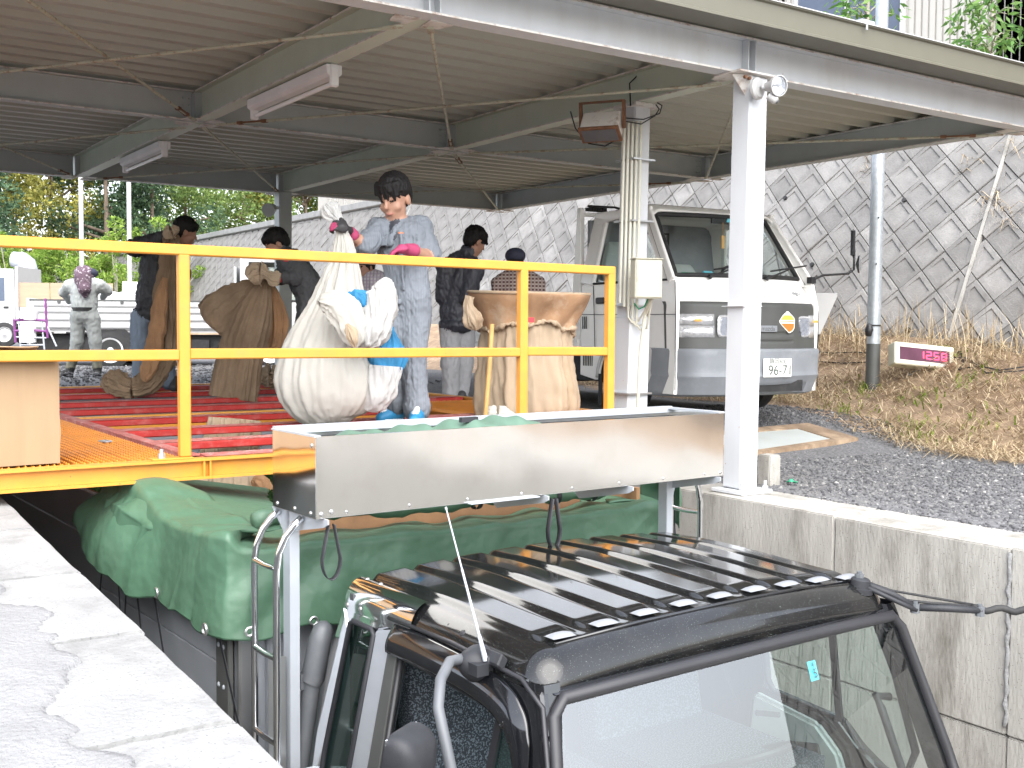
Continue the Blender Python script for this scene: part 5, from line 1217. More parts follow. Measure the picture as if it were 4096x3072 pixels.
b = MB(); b.box(-1.115, 1.115, BY0+0.035, BY0+0.055, -0.95, 0.19); b.box(-0.75, 1.08, 0.86, 0.88, -0.9, 0.315); b.box(1.09, 1.115, BY0+0.1, BY1, -0.95, 0.30); tb(b, 'inner_board', 'cloth_rust')
b = MB(); b.box(-1.115, -1.10, BY0+0.1, BY1, -0.95, 0.235); tb(b, 'inner_board', 'rust')
b = MB(); b.box(-1.15, 1.15, BY1-0.03, BY1, -0.95, 0.30); b.box(-1.15, 1.15, BY0, BY1, -1.0, -0.96); tb(b, 'tail_board', 'aluminium')
b = MB()
for k in range(9):
    for zz in (0.2, 0.15): b.lathe((-1.0+0.25*k, BY1-0.035, zz), (0, -1, 0), [(0, 0), (0, 0.02), (0.008, 0.015), (0.01, 0)], 8)
tb(b, 'tail_rivet', 'alu_pale', smooth='auto')
# straps hanging from the box brackets
def ribbon(b, pts, w, nrm_):
    pts = [V3(p) for p in pts]; n = V3(nrm_).normalized(); vs = []
    for i, p in enumerate(pts):
        t_ = pts[min(i+1, len(pts)-1)]-pts[max(i-1, 0)]; s = t_.cross(n).normalized()*w/2; vs += [p-s, p+s]
    b.add(vs, [(2*i, 2*i+1, 2*i+3, 2*i+2) for i in range(len(pts)-1)])
def loop(x, y, z, w, h, name_par=truck):
    b = MB(); pts = [(x-w/2*0.55+0*k, y, z-0.0) for k in range(1)]
    for k in range(25):
        t_ = k/24; a = PI*(1+t_); ww = w/2*(0.55+0.45*math.sin(PI*t_)**1.0)
        zz = z-h*(math.sin(PI*t_)**0.55) 
        pts.append((x+math.cos(a)*ww*(1.0), y-0.015*math.sin(PI*t_), zz))
    ribbon(b, pts, 0.019, (0.15, -0.25, 1) if False else (0, -1, 0.0)); 
    return tb(b, 'strap_loop', 'strap', fix=False, solid=0.002)
def loop2(x, y, z, w, h):
    b = MB(); pts = [(x-w*0.16, y, z)]
    for k in range(21):
        t_ = k/20; a = -PI*t_; pts.append((x-w/2*math.cos(PI*t_)*1.0, y, z-h*0.62-h*0.38*math.sin(PI*t_)))
    pts.append((x+w*0.16, y, z)); vs = []
    for i, p in enumerate(pts): vs += [(p[0], y-0.02, p[2]), (p[0]+0.004, y+0.012, p[2])]
    b.add(vs, [(2*i, 2*i+1, 2*i+3, 2*i+2) for i in range(len(pts)-1)]); return tb(b, 'strap_loop', 'strap', smooth=True, fix=False, solid=0.002)
loop2(-0.995, 0.0, 0.415, 0.075, 0.20); loop2(0.03, 0.0, 0.42, 0.065, 0.21)

# ---------------------------------------------------------------- green tarpaulin (a thing lying on the bed)
tarp = thing('tarpaulin', 'green tarpaulin bunched over the front of the truck bed', 'tarpaulin', TLOC, TROT)
path = [(1.20, 1.5), (1.20, 0.62), (1.185, 0.53), (1.10, 0.485), (0.4, 0.46), (-0.4, 0.455), (-1.08, 0.475), (-1.17, 0.50), (-1.195, 0.60), (-1.20, 1.1), (-1.21, 1.5), (-1.21, 1.95)]
cum = [0]
for i in range(1, len(path)): cum.append(cum[-1]+math.dist(path[i], path[i-1]))
def pp_(d):
    d = min(max(d, 0), cum[-1]-1e-6)
    for i in range(1, len(path)):
        if d <= cum[i]: t_ = (d-cum[i-1])/(cum[i]-cum[i-1]); return (path[i-1][0]+(path[i][0]-path[i-1][0])*t_, path[i-1][1]+(path[i][1]-path[i-1][1])*t_)
def pn(d):
    a, c = pp_(d-0.06), pp_(d+0.06); dx, dy = c[0]-a[0], c[1]-a[1]; L = math.hypot(dx, dy) or 1; return (dy/L*-1*-1, -dx/L)
def tarpf(u, v):
    d = u*cum[-1]; p = pp_(d); nx, ny = pn(d)
    if nx*p[0]+ny*(p[1]-1.5) < 0: nx, ny = -nx, -ny
    left = sm(-1.12, -1.19, p[0]) ; yy_ = p[1]
    lump = left*sm(1.05, 1.55, yy_)
    hem = -0.075+0.012*math.sin(d*9)+0.01*math.sin(d*21) + left*(0.035*sm(0.6, 1.15, yy_)) + left*sm(1.65, 1.95, yy_)*0.15 + left*0.08*sm(1.3, 1.7, yy_)
    top = 0.255+0.02*sm(0.3, -1.0, p[0])*(1-left)+0.03*lump+0.075*left+0.02*left*math.sin(yy_*5)
    fl = 0.0
    for k, (fr, ph, am) in enumerate(((11, 0.3, 0.006), (23, 1.2, 0.004), (47, 2.0, 0.002))): fl += am*math.sin(d*fr+ph+2.5*math.sin(d*3.1)+v*(3-k))
    # diagonal pulls near the corners
    cr = cum[-1]-0; dc = d-cum[7]
    fl += 0.018*math.sin((dc*1.0+v*0.55)*19)*math.exp(-(dc/0.42)**2)*min(1, v*3)
    dcr = d-cum[3]; fl += 0.016*math.sin((-dcr*0.8+v*0.6)*21)*math.exp(-(dcr/0.35)**2)*min(1, v*3)
    fl *= 1+0.4*lump-0.25*left
    for (ya, yb, am, wd) in ((1.30, 1.0, 0.008, 0.05), (1.12, 0.93, -0.010, 0.03), (0.92, 0.82, 0.012, 0.022), (0.74, 0.70, -0.010, 0.02), (1.45, 1.2, -0.008, 0.03)):
        fl += left*am*math.exp(-abs(yy_-(ya+(yb-ya)*min(1, v/0.6)))/wd)*(0.4+0.6*(1-min(1, v/0.62)))
    if left < 0.1:
        for (xa, xb, am, wd) in ((0.55, 1.05, 0.010, 0.03), (0.80, 1.12, -0.008, 0.025), (-0.2, 0.25, 0.004, 0.03), (-0.75, -0.98, 0.008, 0.03), (-0.55, -0.9, -0.006, 0.03)):
            fl += am*math.exp(-abs(p[0]-(xa+(xb-xa)*min(1, v/0.6)))/wd)
    sag = 0.0
    vv = v/0.62
    if vv < 1:
        z = hem+(top-0.04-hem)*vv; off = 0.02+0.035*(1-vv)**1.5+fl*(1-0.55*vv)+lump*0.11*(1-vv)*1.0+ lump*0.05*math.sin(vv*3)
        x, y = p[0]+nx*off, p[1]+ny*off
    else:
        w = (v-0.62)/0.38; a = min(1, w/0.3)*PI/2; R = 0.028
        inn = R*(1-math.cos(a))+max(0, w-0.3)*0.42; z = top-0.04+R*math.sin(a)-max(0, w-0.3)*0.03+0.012*math.sin(d*17+w*5)*max(0, w-.2)+fl*0.4*a
        off = 0.02+fl*0.45; x, y = p[0]+nx*(off-inn), p[1]+ny*(off-inn)
        z += lump*0.06*math.sin(min(1, w)*PI)
    return (x, y, z)
b = MB(); b.grid(tarpf, 420, 56); tb(b, 'cover', 'tarp', tarp, smooth=True, solid=0.004)
# stitched hem line
b = MB(); b.grid(lambda u, v: tuple(V3(tarpf(u, 0.012+0.02*v))+V3((0, -0.003, 0)) if u < 0.62 else V3(tarpf(u, 0.012+0.02*v))+V3((-0.003, 0, 0))), 420, 2); tb(b, 'hem', 'tarp', tarp, smooth=True, fix=False)
# second fold heaped at the back left
def heap(u, v):
    ys = 1.36-0.50*sm(0, 1, v); y = ys+u*(1.98-ys); hem = -0.06+0.05*math.sin(u*4)+0.17*sm(0.7, 1, u); x0 = -1.215-0.075*math.sin(PI*min(1, u*0.9+0.05))
    zt = 0.285+0.07*sm(0.05, 0.5, u); prof_ = [(0, hem), (0.012, hem+0.12), (-0.005, 0.14), (0.03, zt-0.05), (0.10, zt), (0.30, zt+0.0), (0.75, zt-0.10)]
    k = v*6; i = min(5, int(k)); f_ = k-i; f_ = f_*f_*(3-2*f_)
    xx = prof_[i][0]+(prof_[i+1][0]-prof_[i][0])*f_; zz = prof_[i][1]+(prof_[i+1][1]-prof_[i][1])*f_
    w = 0.007*math.sin(u*19+v*5+2*math.sin(v*4))+0.005*math.sin(u*43-v*9+math.sin(u*9)*2)
    rl = -0.008*math.exp(-abs(u-0.2)/0.06)*(1-v*.5)+0.016*math.exp(-abs(u-0.42-0.1*v)/0.05); rl *= sm(1, 0.5, v); w = w-rl*(1 if k < 3.2 else 0.2)
    tk = 1-sm(0.0, 0.14, u); return (x0-0.025+0.075*tk+xx*(0.8+0.4*u)+w, y, zz-0.4*w-0.05*tk)
b = MB(); b.grid(heap, 120, 60); tb(b, 'folded_layer', 'tarp', tarp, smooth=True, solid=0.004)
b = MB(); pts = []; 
for k in range(50):
    t_ = k/49; pts.append((-1.0+2.05*t_, 0.66+0.03*math.sin(t_*7), 0.335+0.012*math.sin(t_*13)-0.03*t_))
b.tube(pts, [0.032+0.008*math.sin(k*0.9)+0.004*math.sin(k*2.3) for k in range(50)], 14); tb(b, 'rolled_edge', 'tarp', tarp, smooth=True)
b = MB()
for k in (4, 7, 26, 37, 43): b.tube([V3(pts[k])+V3((q*0.014-0.014, 0, 0)) for q in range(3)], [0.044]*3, 14, caps=False)
tb(b, 'tie_band', 'strap', tarp, smooth='auto')
b = MB()
for q in ((-1.235, 1.12, -0.02), (-1.245, 0.535, -0.045), (-1.262, 1.36, -0.01), (-1.285, 1.70, 0.03)):
    b.tube([V3(q)+V3((-0.012, 0.0, 0))+V3((0, 0.020*math.cos(a), 0.020*math.sin(a))) for a in [k*PI/8 for k in range(16)]], 0.006, 6, closed=True)
for x in (-1.13, -0.86): b.tube([V3((x+0.016*math.cos(a), 0.405, -0.045+0.016*math.sin(a))) for a in [k*PI/8 for k in range(16)]], 0.005, 6, closed=True)
tb(b, 'eyelet', 'stainless_dull', tarp, smooth='auto')
for (y, z0, L, sw) in ((1.93, 0.10, 0.30, 0.02), (1.74, -0.0, 0.28, -0.01), (1.60, -0.03, 0.33, 0.01), (1.46, -0.05, 0.32, -0.02), (1.22, -0.04, 0.30, -0.03), (0.55, -0.06, 0.55, 0.0)):
    b = MB(); ribbon(b, [(-1.225, y+sw*k*0.8, z0-L*k/6+0.0) if y > 1 else (-1.20+0.012*k, y-0.022*k, z0-L*k/6) for k in range(7)], 0.026, (-1, 0.1, 0)); tb(b, 'tie_strap', 'strap', tarp, fix=False, solid=0.002)
b = MB()
ribbon(b, [(1.215, 0.50, 0.30), (1.22, 0.49, 0.1), (1.21, 0.47, -0.1), (1.2, 0.46, -0.35)], 0.03, (0.3, -1, 0)); ribbon(b, [(1.24, 0.52, 0.30), (1.235, 0.5, 0.1), (1.25, 0.48, -0.1), (1.24, 0.47, -0.35)], 0.03, (0.3, -1, 0)); tb(b, 'tie_strap', 'strap', tarp, fix=False, solid=0.002)
b = MB(); b.grid(lambda u, v: (1.235+0.10*math.sin(PI*u)*math.sin(PI*v)+0.015*math.sin(u*13), 0.46+0.30*u, 0.10+0.26*v+0.02*math.sin(u*9+v*4)), 24, 20); tb(b, 'loose_corner', 'tarp', tarp, smooth=True, solid=0.004)
# faded sheet inside the stainless box
sheet_t = thing('folded_sheet', 'faded green sheet lying folded inside the open stainless box', 'sheet', TLOC, TROT)
b = MB()
def fs_(u, v):
    x = -0.92+u*1.02; hgt = 0.02+0.030*sm(0.45, 0.62, u)+0.015*math.exp(-((u-0.38)/0.05)**2); e = sm(0, 0.08, u)*sm(1, 0.9, u)
    return (x, 0.03+0.27*v, 0.70+(hgt*math.sin(PI*v)**0.6+0.008*math.sin(u*31+v*4)+0.006*math.sin(u*57-v*7))*e)
b.grid(fs_, 110, 16); tb(b, 'sheet', 'tarp_faded', sheet_t, smooth=True, solid=0.004)
b = MB(); b.box(-0.36, -0.28, 0.10, 0.12, 0.745, 0.765); tb(b, 'sheet_tie', 'strap', sheet_t)
# tea leaves heaped in the bed
def teaz(x, y): return 0.08+0.07*mnoise.noise((x*1.6, y*1.3, 2))-0.25*sm(0.75, 0.2, y-0.55)
b = MB(); b.grid(lambda u, v: tuple(TW(-1.09+2.17*u, 0.65+v*3.9, teaz(-1.09+2.17*u, 0.65+v*3.9))), 50, 80); o = b.build('tea_leaves', 'leaf_tea', smooth=True, fix=False); tag(o, kind='stuff')
n = 26000; X = nrg.uniform(-1.08, 1.08, n); Y = nrg.uniform(0.9, 4.5, n); P = np.array([tuple(TW(x, y, teaz(x, y)+0.004)) for x, y in zip(X, Y)])
A = nrg.normal(size=(n, 3)); A[:, 2] *= 0.6; A /= np.linalg.norm(A, axis=1)[:, None]; Bv = np.cross(A, nrg.normal(size=(n, 3))); Bv /= np.linalg.norm(Bv, axis=1)[:, None]
L = nrg.uniform(0.012, 0.03, n)[:, None]; V = np.stack([P-A*L, P+Bv*L*.35, P+A*L, P-Bv*L*.35], 1).reshape(-1, 3); V[:, 2] += 0.006
o = npmesh('tea_leaves', V, np.arange(4*n).reshape(-1, 4), 'leaf_tea'); tag(o, kind='stuff')

# ================================================================== WHITE CAB-OVER TRUCK (right)
VL, VR = V3((6.54, 6.92, 0.335)), math.radians(-4.5)
van = thing('van', 'white flatbed van with grey grille parked in front of the block wall', 'van', VL, VR)
def vb(b, name, m, parent=van, **k): return b.build(name, m, parent, local=True, **k)
W_ = 1.69
# body shell: cross-section stations from the front (y) backwards; local x 0..W_ from the visible flank
def side_x(z): return 0.0 if z < 1.0 else 0.12*((z-1.0)/0.9)**1.3
def bow(x): return 0.20*((x-W_/2)/(W_/2))**2-0.07
def front_y(z):      # nose profile
    return 0.03 if z < 0.62 else 0.03+0.06*(z-0.62) if z < 1.02 else 0.054+(z-1.02)*0.70 if z < 1.25 else 0.215+(z-1.25)*0.74
b = MB()
ZS = [0.30, 0.5, 0.62, 0.85, 1.02, 1.12, 1.25]
def shell(u, v):
    z = 0.30+v*0.95; hw = W_/2-side_x(z); t_ = u*2-1; ex = 0.16
    x = W_/2+t_*hw; r = 0.16; e = max(0, abs(t_)*hw-(hw-r)); yb = front_y(z)+(r-math.sqrt(max(0, r*r-e*e)))*1.0
    return (x, yb+bow(x), z)
b.grid(shell, 60, 24); vb(b, 'front_panel', 'van_white', smooth=True)
def flank(sg):
    m = MB()
    X = lambda z, o=0.0: (side_x(z)-o) if sg < 0 else W_-side_x(z)+o
    # door / rear corner with wheel arch cut
    def pr(poly, o=0.0, th=0.04): m.prism([(X(z, o), y, z) for y, z in poly], ((0.04 if sg < 0 else -0.04), 0, 0))
    arch = [(0.96+0.40*math.cos(a), 0.30+0.40*math.sin(a)) for a in [PI-k*PI/14 for k in range(15)]]
    pr([(0.18, 0.22), (0.55, 0.22)]+[p for p in arch if p[0] < 0.96]+[(0.96, 0.70), (0.96, 1.22), (0.20, 1.22), (0.16, 1.0)])
    pr([(0.963, 0.70)]+[p for p in arch if p[0] >= 0.965]+[(1.37, 0.30), (1.40, 0.30), (1.66, 0.34), (1.68, 1.22), (0.963, 1.22)])
    return m, X
for sg in (-1, 1):
    m, X = flank(sg); fl = vb(m, 'flank', 'van_white', bevel=0.004)
    m = MB()
    for (y0, z0, y1, z1, w) in ((0.75, 1.22, 0.22, 1.22, 0.0),):
        pass
    # pillars and roof frame of the side window
    def bar3(y0, z0, y1, z1, w, name='window_frame', mt='van_white', o=0.0, th=0.035):
        k = MB(); a = V3((X(z0, o), y0, z0)); c = V3((X(z1, o), y1, z1)); k.bar(a, c, w, th, up=(1, 0, 0)); return vb(k, name, mt, fl, bevel=0.008)
    bar3(0.25, 1.22, 0.72, 1.86, 0.085); bar3(1.57, 1.22, 1.47, 1.86, 0.22); bar3(0.68, 1.86, 1.57, 1.87, 0.10)
    m = MB(); m.prism([(X(z, -0.022), y, z) for y, z in ((0.31, 1.23), (1.50, 1.23), (1.42, 1.83), (0.75, 1.83))], (0.004, 0, 0)); vb(m, 'side_window', 'van_glass', fl)
    m = MB(); m.tube([(X(z, 0.002), y, z) for y, z in ((0.30, 1.225), (1.49, 1.225), (1.41, 1.83), (0.735, 1.83))], 0.014, 6, closed=True); vb(m, 'window_rubber', 'rubber', fl, smooth=True)
    bar3(0.62, 1.225, 0.70, 1.60, 0.02, 'window_rubber', 'rubber', 0.004, 0.012)
    m = MB()
    dm = [(0.16, 0.26), (0.165, 0.95), (0.20, 1.20)]; m.tube([(X(z, 0.001), y, z) for y, z in dm], 0.004, 5)
    m.tube([(X(z, 0.001), y, z) for y, z in ((1.40, 0.56), (1.42, 0.9), (1.47, 1.22))], 0.004, 5); m.tube([(X(z, 0.001), y, z) for y, z in ((0.17, 0.92), (1.66, 0.93))], 0.003, 5); vb(m, 'panel_gap', 'rubber', fl)
    m = MB(); m.obox((X(1.06, 0.006), 1.32, 1.06), (0.012, 0, 0), (0, 0.07, 0), (0, 0, 0.03)); vb(m, 'handle', 'black_plastic', fl, bevel=0.01)
    m = MB(); m.lathe((X(1.05, 0.003), 1.20, 1.05), (-1 if sg < 0 else 1, 0, 0), [(0, 0), (0, 0.016), (0.006, 0.014), (0.007, 0)], 12); vb(m, 'lock', 'stainless_dull', fl)
    m = MB()
    for k in range(3): m.obox((X(0.85, 0.001), 1.56+0.03*k, 0.85), (0.002, 0, 0), (0, 0.006, 0), (0, 0, 0.06))
    for k in range(6): m.obox((X(0.5, 0.001), 1.45+0.03*k, 0.48), (0.002, 0, 0), (0, 0.006, 0), (0, 0, 0.05))
    vb(m, 'vent_slots', 'rubber', fl)['kind'] = 'stuff'
    m = MB(); m.tube([(X(0.6, 0.004), 0.96+0.40*math.cos(a), 0.30+0.40*math.sin(a)) for a in [PI*0.98-k*PI*0.96/16 for k in range(17)]], 0.016, 6); vb(m, 'arch_trim', 'white_paint', fl, smooth=True)
    m = MB(); m.prism([(X(.5, -0.05), y, z) for y, z in [(0.96+0.43*math.cos(a), 0.28+0.43*math.sin(a)) for a in [k*PI/12 for k in range(13)]]], ((0.35 if sg < 0 else -0.35), 0, 0)); vb(m, 'wheel_well', 'rubber', fl)
    m = MB(); m.box(X(.3)-(0 if sg < 0 else .02), X(.3)+(.02 if sg < 0 else 0), 1.30, 1.34, 0.06, 0.36); vb(m, 'mud_flap', 'rubber', fl)
def wheel(x, y, out, parent, bld_, r=0.29, w=0.17, rim='steel_wheel'):
    m = MB(); s = out
    m.lathe((x, y, r), (s, 0, 0), [(-w/2, r*0.62), (-w/2, r*0.9), (-w/2+0.02, r*0.985), (0, r), (w/2-0.02, r*0.985), (w/2, r*0.92), (w/2+0.003, r*0.68), (w/2-0.01, r*0.63)], 32); o = bld_(m, 'wheel', 'rubber', parent, smooth='auto')
    m = MB(); m.lathe((x, y, r), (s, 0, 0), [(w/2-0.012, r*0.64), (w/2+0.004, r*0.66), (w/2-0.002, r*0.58), (w/2-0.05, r*0.52), (w/2-0.06, r*0.40), (w/2-0.02, r*0.30), (w/2-0.02, r*0.12), (w/2, r*0.10), (w/2+0.004, 0)], 32); bld_(m, 'rim', rim, o, smooth='auto')
    m = MB()
    for k in range(5):
        a = 2*PI*k/5; m.lathe((x+s*(w/2-0.02), y+r*0.2*math.cos(a), r+r*0.2*math.sin(a)), (s, 0, 0), [(0, 0), (0, 0.014), (0.018, 0.012), (0.02, 0)], 6)
        a += 0.6; m.lathe((x+s*(w/2-0.053), y+r*0.44*math.cos(a), r+r*0.44*math.sin(a)), (s, 0, 0), [(0, 0), (0, 0.022), (0.003, 0.022), (0.003, 0)], 8)
    bld_(m, 'wheel_nut', 'grille_grey', o)
for x, s in ((0.09, -1), (W_-0.09, 1)):
    wheel(x, 0.96, s, van, vb); wheel(x, 3.06, s, van, vb)
# roof
b = MB()
def vroof(u, v):
    t_ = u*2-1; y = 0.67+v*0.95; hw = W_/2-0.115; r = 0.10; e = max(0, abs(t_)*(hw+0.02)-(hw-r)); z = 1.90+0.03*math.sin(PI*min(1, v+0.12))-(0.12-math.sqrt(max(0, 0.0144-min(0.119, e)**2)))-0.05*sm(0.12, 0, v)-0.06*sm(0.9, 1, v)
    return (W_/2+t_*(hw+0.015), y, z)
b.grid(vroof, 40, 24); vb(b, 'cab_roof', 'van_white', smooth=True, solid=-0.02)
# windscreen
def vws(u, v):
    z = 1.27+v*0.57; hw = W_/2-0.10-side_x(z)*0.8; t_ = u*2-1; y = front_y(z)-0.008+bow(W_/2+t_*hw)+0.02*abs(t_)**3
    return (W_/2+t_*hw, y, z)
b = MB(); b.grid(vws, 24, 10); w_ = vb(b, 'windscreen', 'van_glass', smooth=True, fix=False)
b = MB()
edge = [vws(k/20, 0) for k in range(21)]+[vws(1, k/10) for k in range(1, 10)]+[vws(1-k/20, 1) for k in range(21)]+[vws(0, 1-k/10) for k in range(1, 10)]
b.tube(edge, 0.022, 8, closed=True); vb(b, 'rubber_seal', 'rubber', w_, smooth=True)
for sg in (-1, 1):
    b = MB(); n = 10; vs = []
    for k in range(n):
        z = 1.2+k/(n-1)*0.68; p = V3(vws(0 if sg < 0 else 1, (z-1.27)/0.57)); q = V3((side_x(z)*1.0+0.0 if sg < 0 else W_-side_x(z), p.y+0.09, z))
        vs += [p, p.lerp(q, .5)+V3((sg*0.02, -0.03, 0)), q, q+V3((-sg*0.05, 0.02, 0))]
    b.add(vs, [(4*k+i, 4*k+(i+1) % 4, 4*k+4+(i+1) % 4, 4*k+4+i) for k in range(n-1) for i in range(4)]); vb(b, 'pillar', 'van_white', smooth='auto')
# wipers
for x0, dx in ((0.28, 0.42), (0.98, 0.42)):
    b = MB(); p0 = V3(vws(0.18 if x0 < .5 else 0.60, -0.03))+V3((0, -0.03, 0)); p1 = p0+V3((dx*0.75, 0.03, 0.10)); b.tube([p0, p0.lerp(p1, .5)+V3((0, -0.015, 0)), p1], [0.014, 0.008, 0.007], 6); b.tube([p1+V3((-0.25, -0.012, -0.03)), p1+V3((0.2, -0.0, 0.035))], 0.008, 5); b.lathe(p0, (0, -1, 0.5), [(0, 0), (0, 0.022), (0.03, 0.018), (0.032, 0)], 10); vb(b, 'wiper', 'black_plastic', smooth='auto')
b = MB()
for x in (0.50, 1.22): b.obox((x, 0.20, 1.235), (0.018, 0, 0), (0, 0.012, 0.01), (0, -0.006, 0.012))
vb(b, 'washer_nozzle', 'black_plastic')
# interior: bench seat, dash, wheel, back window
b = MB(); b.box(0.12, W_-0.12, 1.55, 1.60, 0.9, 1.24); b.box(0.12, W_-0.12, 0.35, 0.75, 1.05, 1.22); b.box(0.05, W_-0.05, 0.3, 1.6, 0.6, 0.66); lin = vb(b, 'cab_lining', 'interior', bevel=0.03)
b = MB()
for q in ((0.06, 0.56, 1.25, 1.85), (1.02, W_-0.06, 1.25, 1.85), (0.5, 1.1, 1.25, 1.36), (0.5, 1.1, 1.77, 1.85)): b.box(q[0], q[1], 1.60, 1.64, q[2], q[3])
vb(b, 'rear_wall', 'bumper_grey')
b = MB(); b.tube([(0.56, 1.6, 1.37), (1.02, 1.6, 1.37), (1.02, 1.6, 1.76), (0.56, 1.6, 1.76)], 0.016, 6, closed=True); vb(b, 'rear_window_rubber', 'rubber')
for x in (0.35, 1.05):
    b = MB()
    def vs_(u, v, x=x):
        a = u*2*PI; ex = 0.45; c_, s_ = math.copysign(abs(math.cos(a))**ex, math.cos(a)), math.copysign(abs(math.sin(a))**ex, math.sin(a)); k = 1-0.35*max(0, v-.72)/.28
        return (x+0.0+0.24*c_*k, 1.48-0.12*(1-v)+0.055*s_*(1 if v < .98 else .3), 0.9+(0.74 if x < .5 else 0.55)*v)
    b.grid(vs_, 28, 18, closed_u=True); vb(b, 'seat', 'interior', smooth=True)
b = MB(); b.tube([(1.2+0.19*math.cos(a), 0.72+0.12*math.sin(a), 1.27+0.13*math.sin(a)) for a in [k*PI/14 for k in range(28)]], 0.014, 8, closed=True); vb(b, 'steering_wheel', 'black_plastic', smooth=True)
b = MB(); b.obox((0.35, 0.42, 1.28), (0.07, 0, 0), (0, 0.03, 0.02), (0, -0.004, 0.006)); vb(b, 'green_paper', 'green_bit'); b = MB(); b.obox((0.56, 0.40, 1.29), (0.05, 0, 0), (0, 0.03, 0.02), (0, -0.004, 0.012)); b.obox((0.62, 0.37, 1.275), (0.07, 0, 0.01), (0, 0.02, 0.01), (0, -0.004, 0.006)); vb(b, 'papers', 'sticker_cyan')
b = MB(); b.tube([(0.80, 0.50, 1.78), (0.80, 0.50, 1.66)], 0.003, 5); b.obox((0.80, 0.50, 1.60), (0.018, 0, 0), (0, 0.006, 0), (0, 0, 0.06)); vb(b, 'hanging_charm', 'wood_stick'); b = MB(); b.obox((0.83, 0.58, 1.80), (0.10, 0, 0), (0, 0.01, 0), (0, 0, 0.025)); b.tube([(0.83, .6, 1.86), (.83, .58, 1.8)], .008, 6); vb(b, 'inner_mirror', 'black_plastic'); b = MB(); b.obox((0.86, 0.49, 1.80), (0.02, 0, 0), (0, 0.003, 0.002), (0, -0.008, 0.014)); vb(b, 'sticker', 'sticker_cyan')
# grille, lights, bumper
b = MB()
def gr_(u, v):
    z = 0.615+v*0.42; t_ = u*2-1; hw = W_/2+0.004; r = 0.17; e = max(0, abs(t_)*hw-(hw-r)); y = front_y(z)-0.022+(r-math.sqrt(max(0, r*r-e*e)))
    return (W_/2+t_*hw, y+bow(W_/2+t_*hw)+0.012*sm(0.9, 1, v)+ (0.015*(1 if 0.30 < v < 0.36 or 0.13 < v < 0.19 else 0))*(1 if 0.3 < u < 0.7 else 0), z)
b.grid(gr_, 80, 40); g_ = vb(b, 'grille', 'grille_grey', smooth=True)
fy = lambda x, z: V3(gr_(x/W_, (z-0.615)/0.42))
for sg in (-1, 1):
    xh = 0.42 if sg < 0 else W_-0.34; xi = 0.20 if sg < 0 else W_-0.20
    b = MB(); c = fy(xh, 0.82)+V3((0, -0.012, 0))
    b.prism([c+V3((0.088*math.copysign(abs(math.cos(a))**.4, math.cos(a)), 0, 0.098*math.copysign(abs(math.sin(a))**.4, math.sin(a)))) for a in [k*PI/16 for k in range(32)]], (0, 0.03, 0)); h_ = vb(b, 'headlight', 'reflector', bevel=0.012)
    b = MB(); b.prism([c+V3((0.07*math.copysign(abs(math.cos(a))**.4, math.cos(a)), -0.001, 0.08*math.copysign(abs(math.sin(a))**.4, math.sin(a)))) for a in [k*PI/16 for k in range(32)]], (0, -0.014, 0)); vb(b, 'lens', 'lamp_glass', h_, bevel=0.01)
    x0, x1 = (0.045, 0.315) if sg < 0 else (W_-0.235, W_-0.02)
    for z0, z1, nm, mt in ((0.83, 0.925, 'turn_signal', 'lamp_glass'), (0.72, 0.825, 'corner_lamp', 'lamp_glass')):
        b = MB(); n = 10; pts0 = [fy(x0+(x1-x0)*k/n, z0)+V3((0, -0.006, 0)) for k in range(n+1)]; pts1 = [fy(x0+(x1-x0)*k/n, z1)+V3((0, -0.006, 0)) for k in range(n+1)]
        b.add(pts0+pts1, [(k, k+1, n+2+k, n+1+k) for k in range(n)]); i_ = vb(b, nm, 'reflector', fix=False, smooth=True, solid=0.006)
    b = MB(); b.obox(fy((x0+x1)/2, 0.87)+V3((0, -0.012, 0)), (0.05, 0, 0), (0, 0.004, 0), (0, 0, 0.012)); vb(b, 'bulb', 'amber', i_, bevel=0.004)
b = MB()
def bump_(u, v):
    pz = [(0.20, 0.10), (0.22, 0.03), (0.34, -0.035), (0.38, -0.06), (0.42, -0.05), (0.60, -0.065), (0.62, -0.05), (0.625, 0.02)]
    k = v*7; i = min(6, int(k)); f_ = k-i; z = pz[i][0]+(pz[i+1][0]-pz[i][0])*f_; yo = pz[i][1]+(pz[i+1][1]-pz[i][1])*f_
    t_ = u*2-1; hw = W_/2+0.03; r = 0.2; e = max(0, abs(t_)*hw-(hw-r)); cut = 0.05*(1 if (0.36 < u < 0.80 and v < 0.25) else 0)
    return (W_/2+t_*hw, yo+bow(W_/2+t_*hw)+(r-math.sqrt(max(0, r*r-e*e)))*1.9+cut, z)
b.grid(bump_, 90, 29); vb(b, 'bumper', 'bumper_grey', smooth='auto')
b = MB(); b.obox((1.02, -0.045, 0.29), (0.26, 0, 0), (0, 0.02, 0), (0, 0, 0.05)); b.obox((0.64, -0.03, 0.26), (0.03, 0, 0), (0, 0.02, 0), (0, 0, 0.03)); vb(b, 'air_intake', 'rubber')
b = MB(); b.obox((0.905, -0.135, 0.455), (0.165, 0, 0), (0, 0.006, 0), (0, 0, 0.083)); pl = vb(b, 'number_plate', 'plate_white', bevel=0.004)
text('plate_number', '96-71', 0.125, (0.935, -0.1425, 0.43), (1, 0, 0), (0, 0, 1), 'plate_ink', pl, 0.0004, local=True)
text('plate_region', '\u9759\u5ca1400', 0.058, (0.905, -0.1425, 0.508), (1, 0, 0), (0, 0, 1), 'plate_ink', pl, 0.0004, local=True)
text('plate_kana', '\u3055', 0.05, (0.77, -0.1425, 0.425), (1, 0, 0), (0, 0, 1), 'plate_ink', pl, 0.0004, local=True)
p = fy(1.10, 0.86)+V3((0, -0.008, 0)); b = MB()
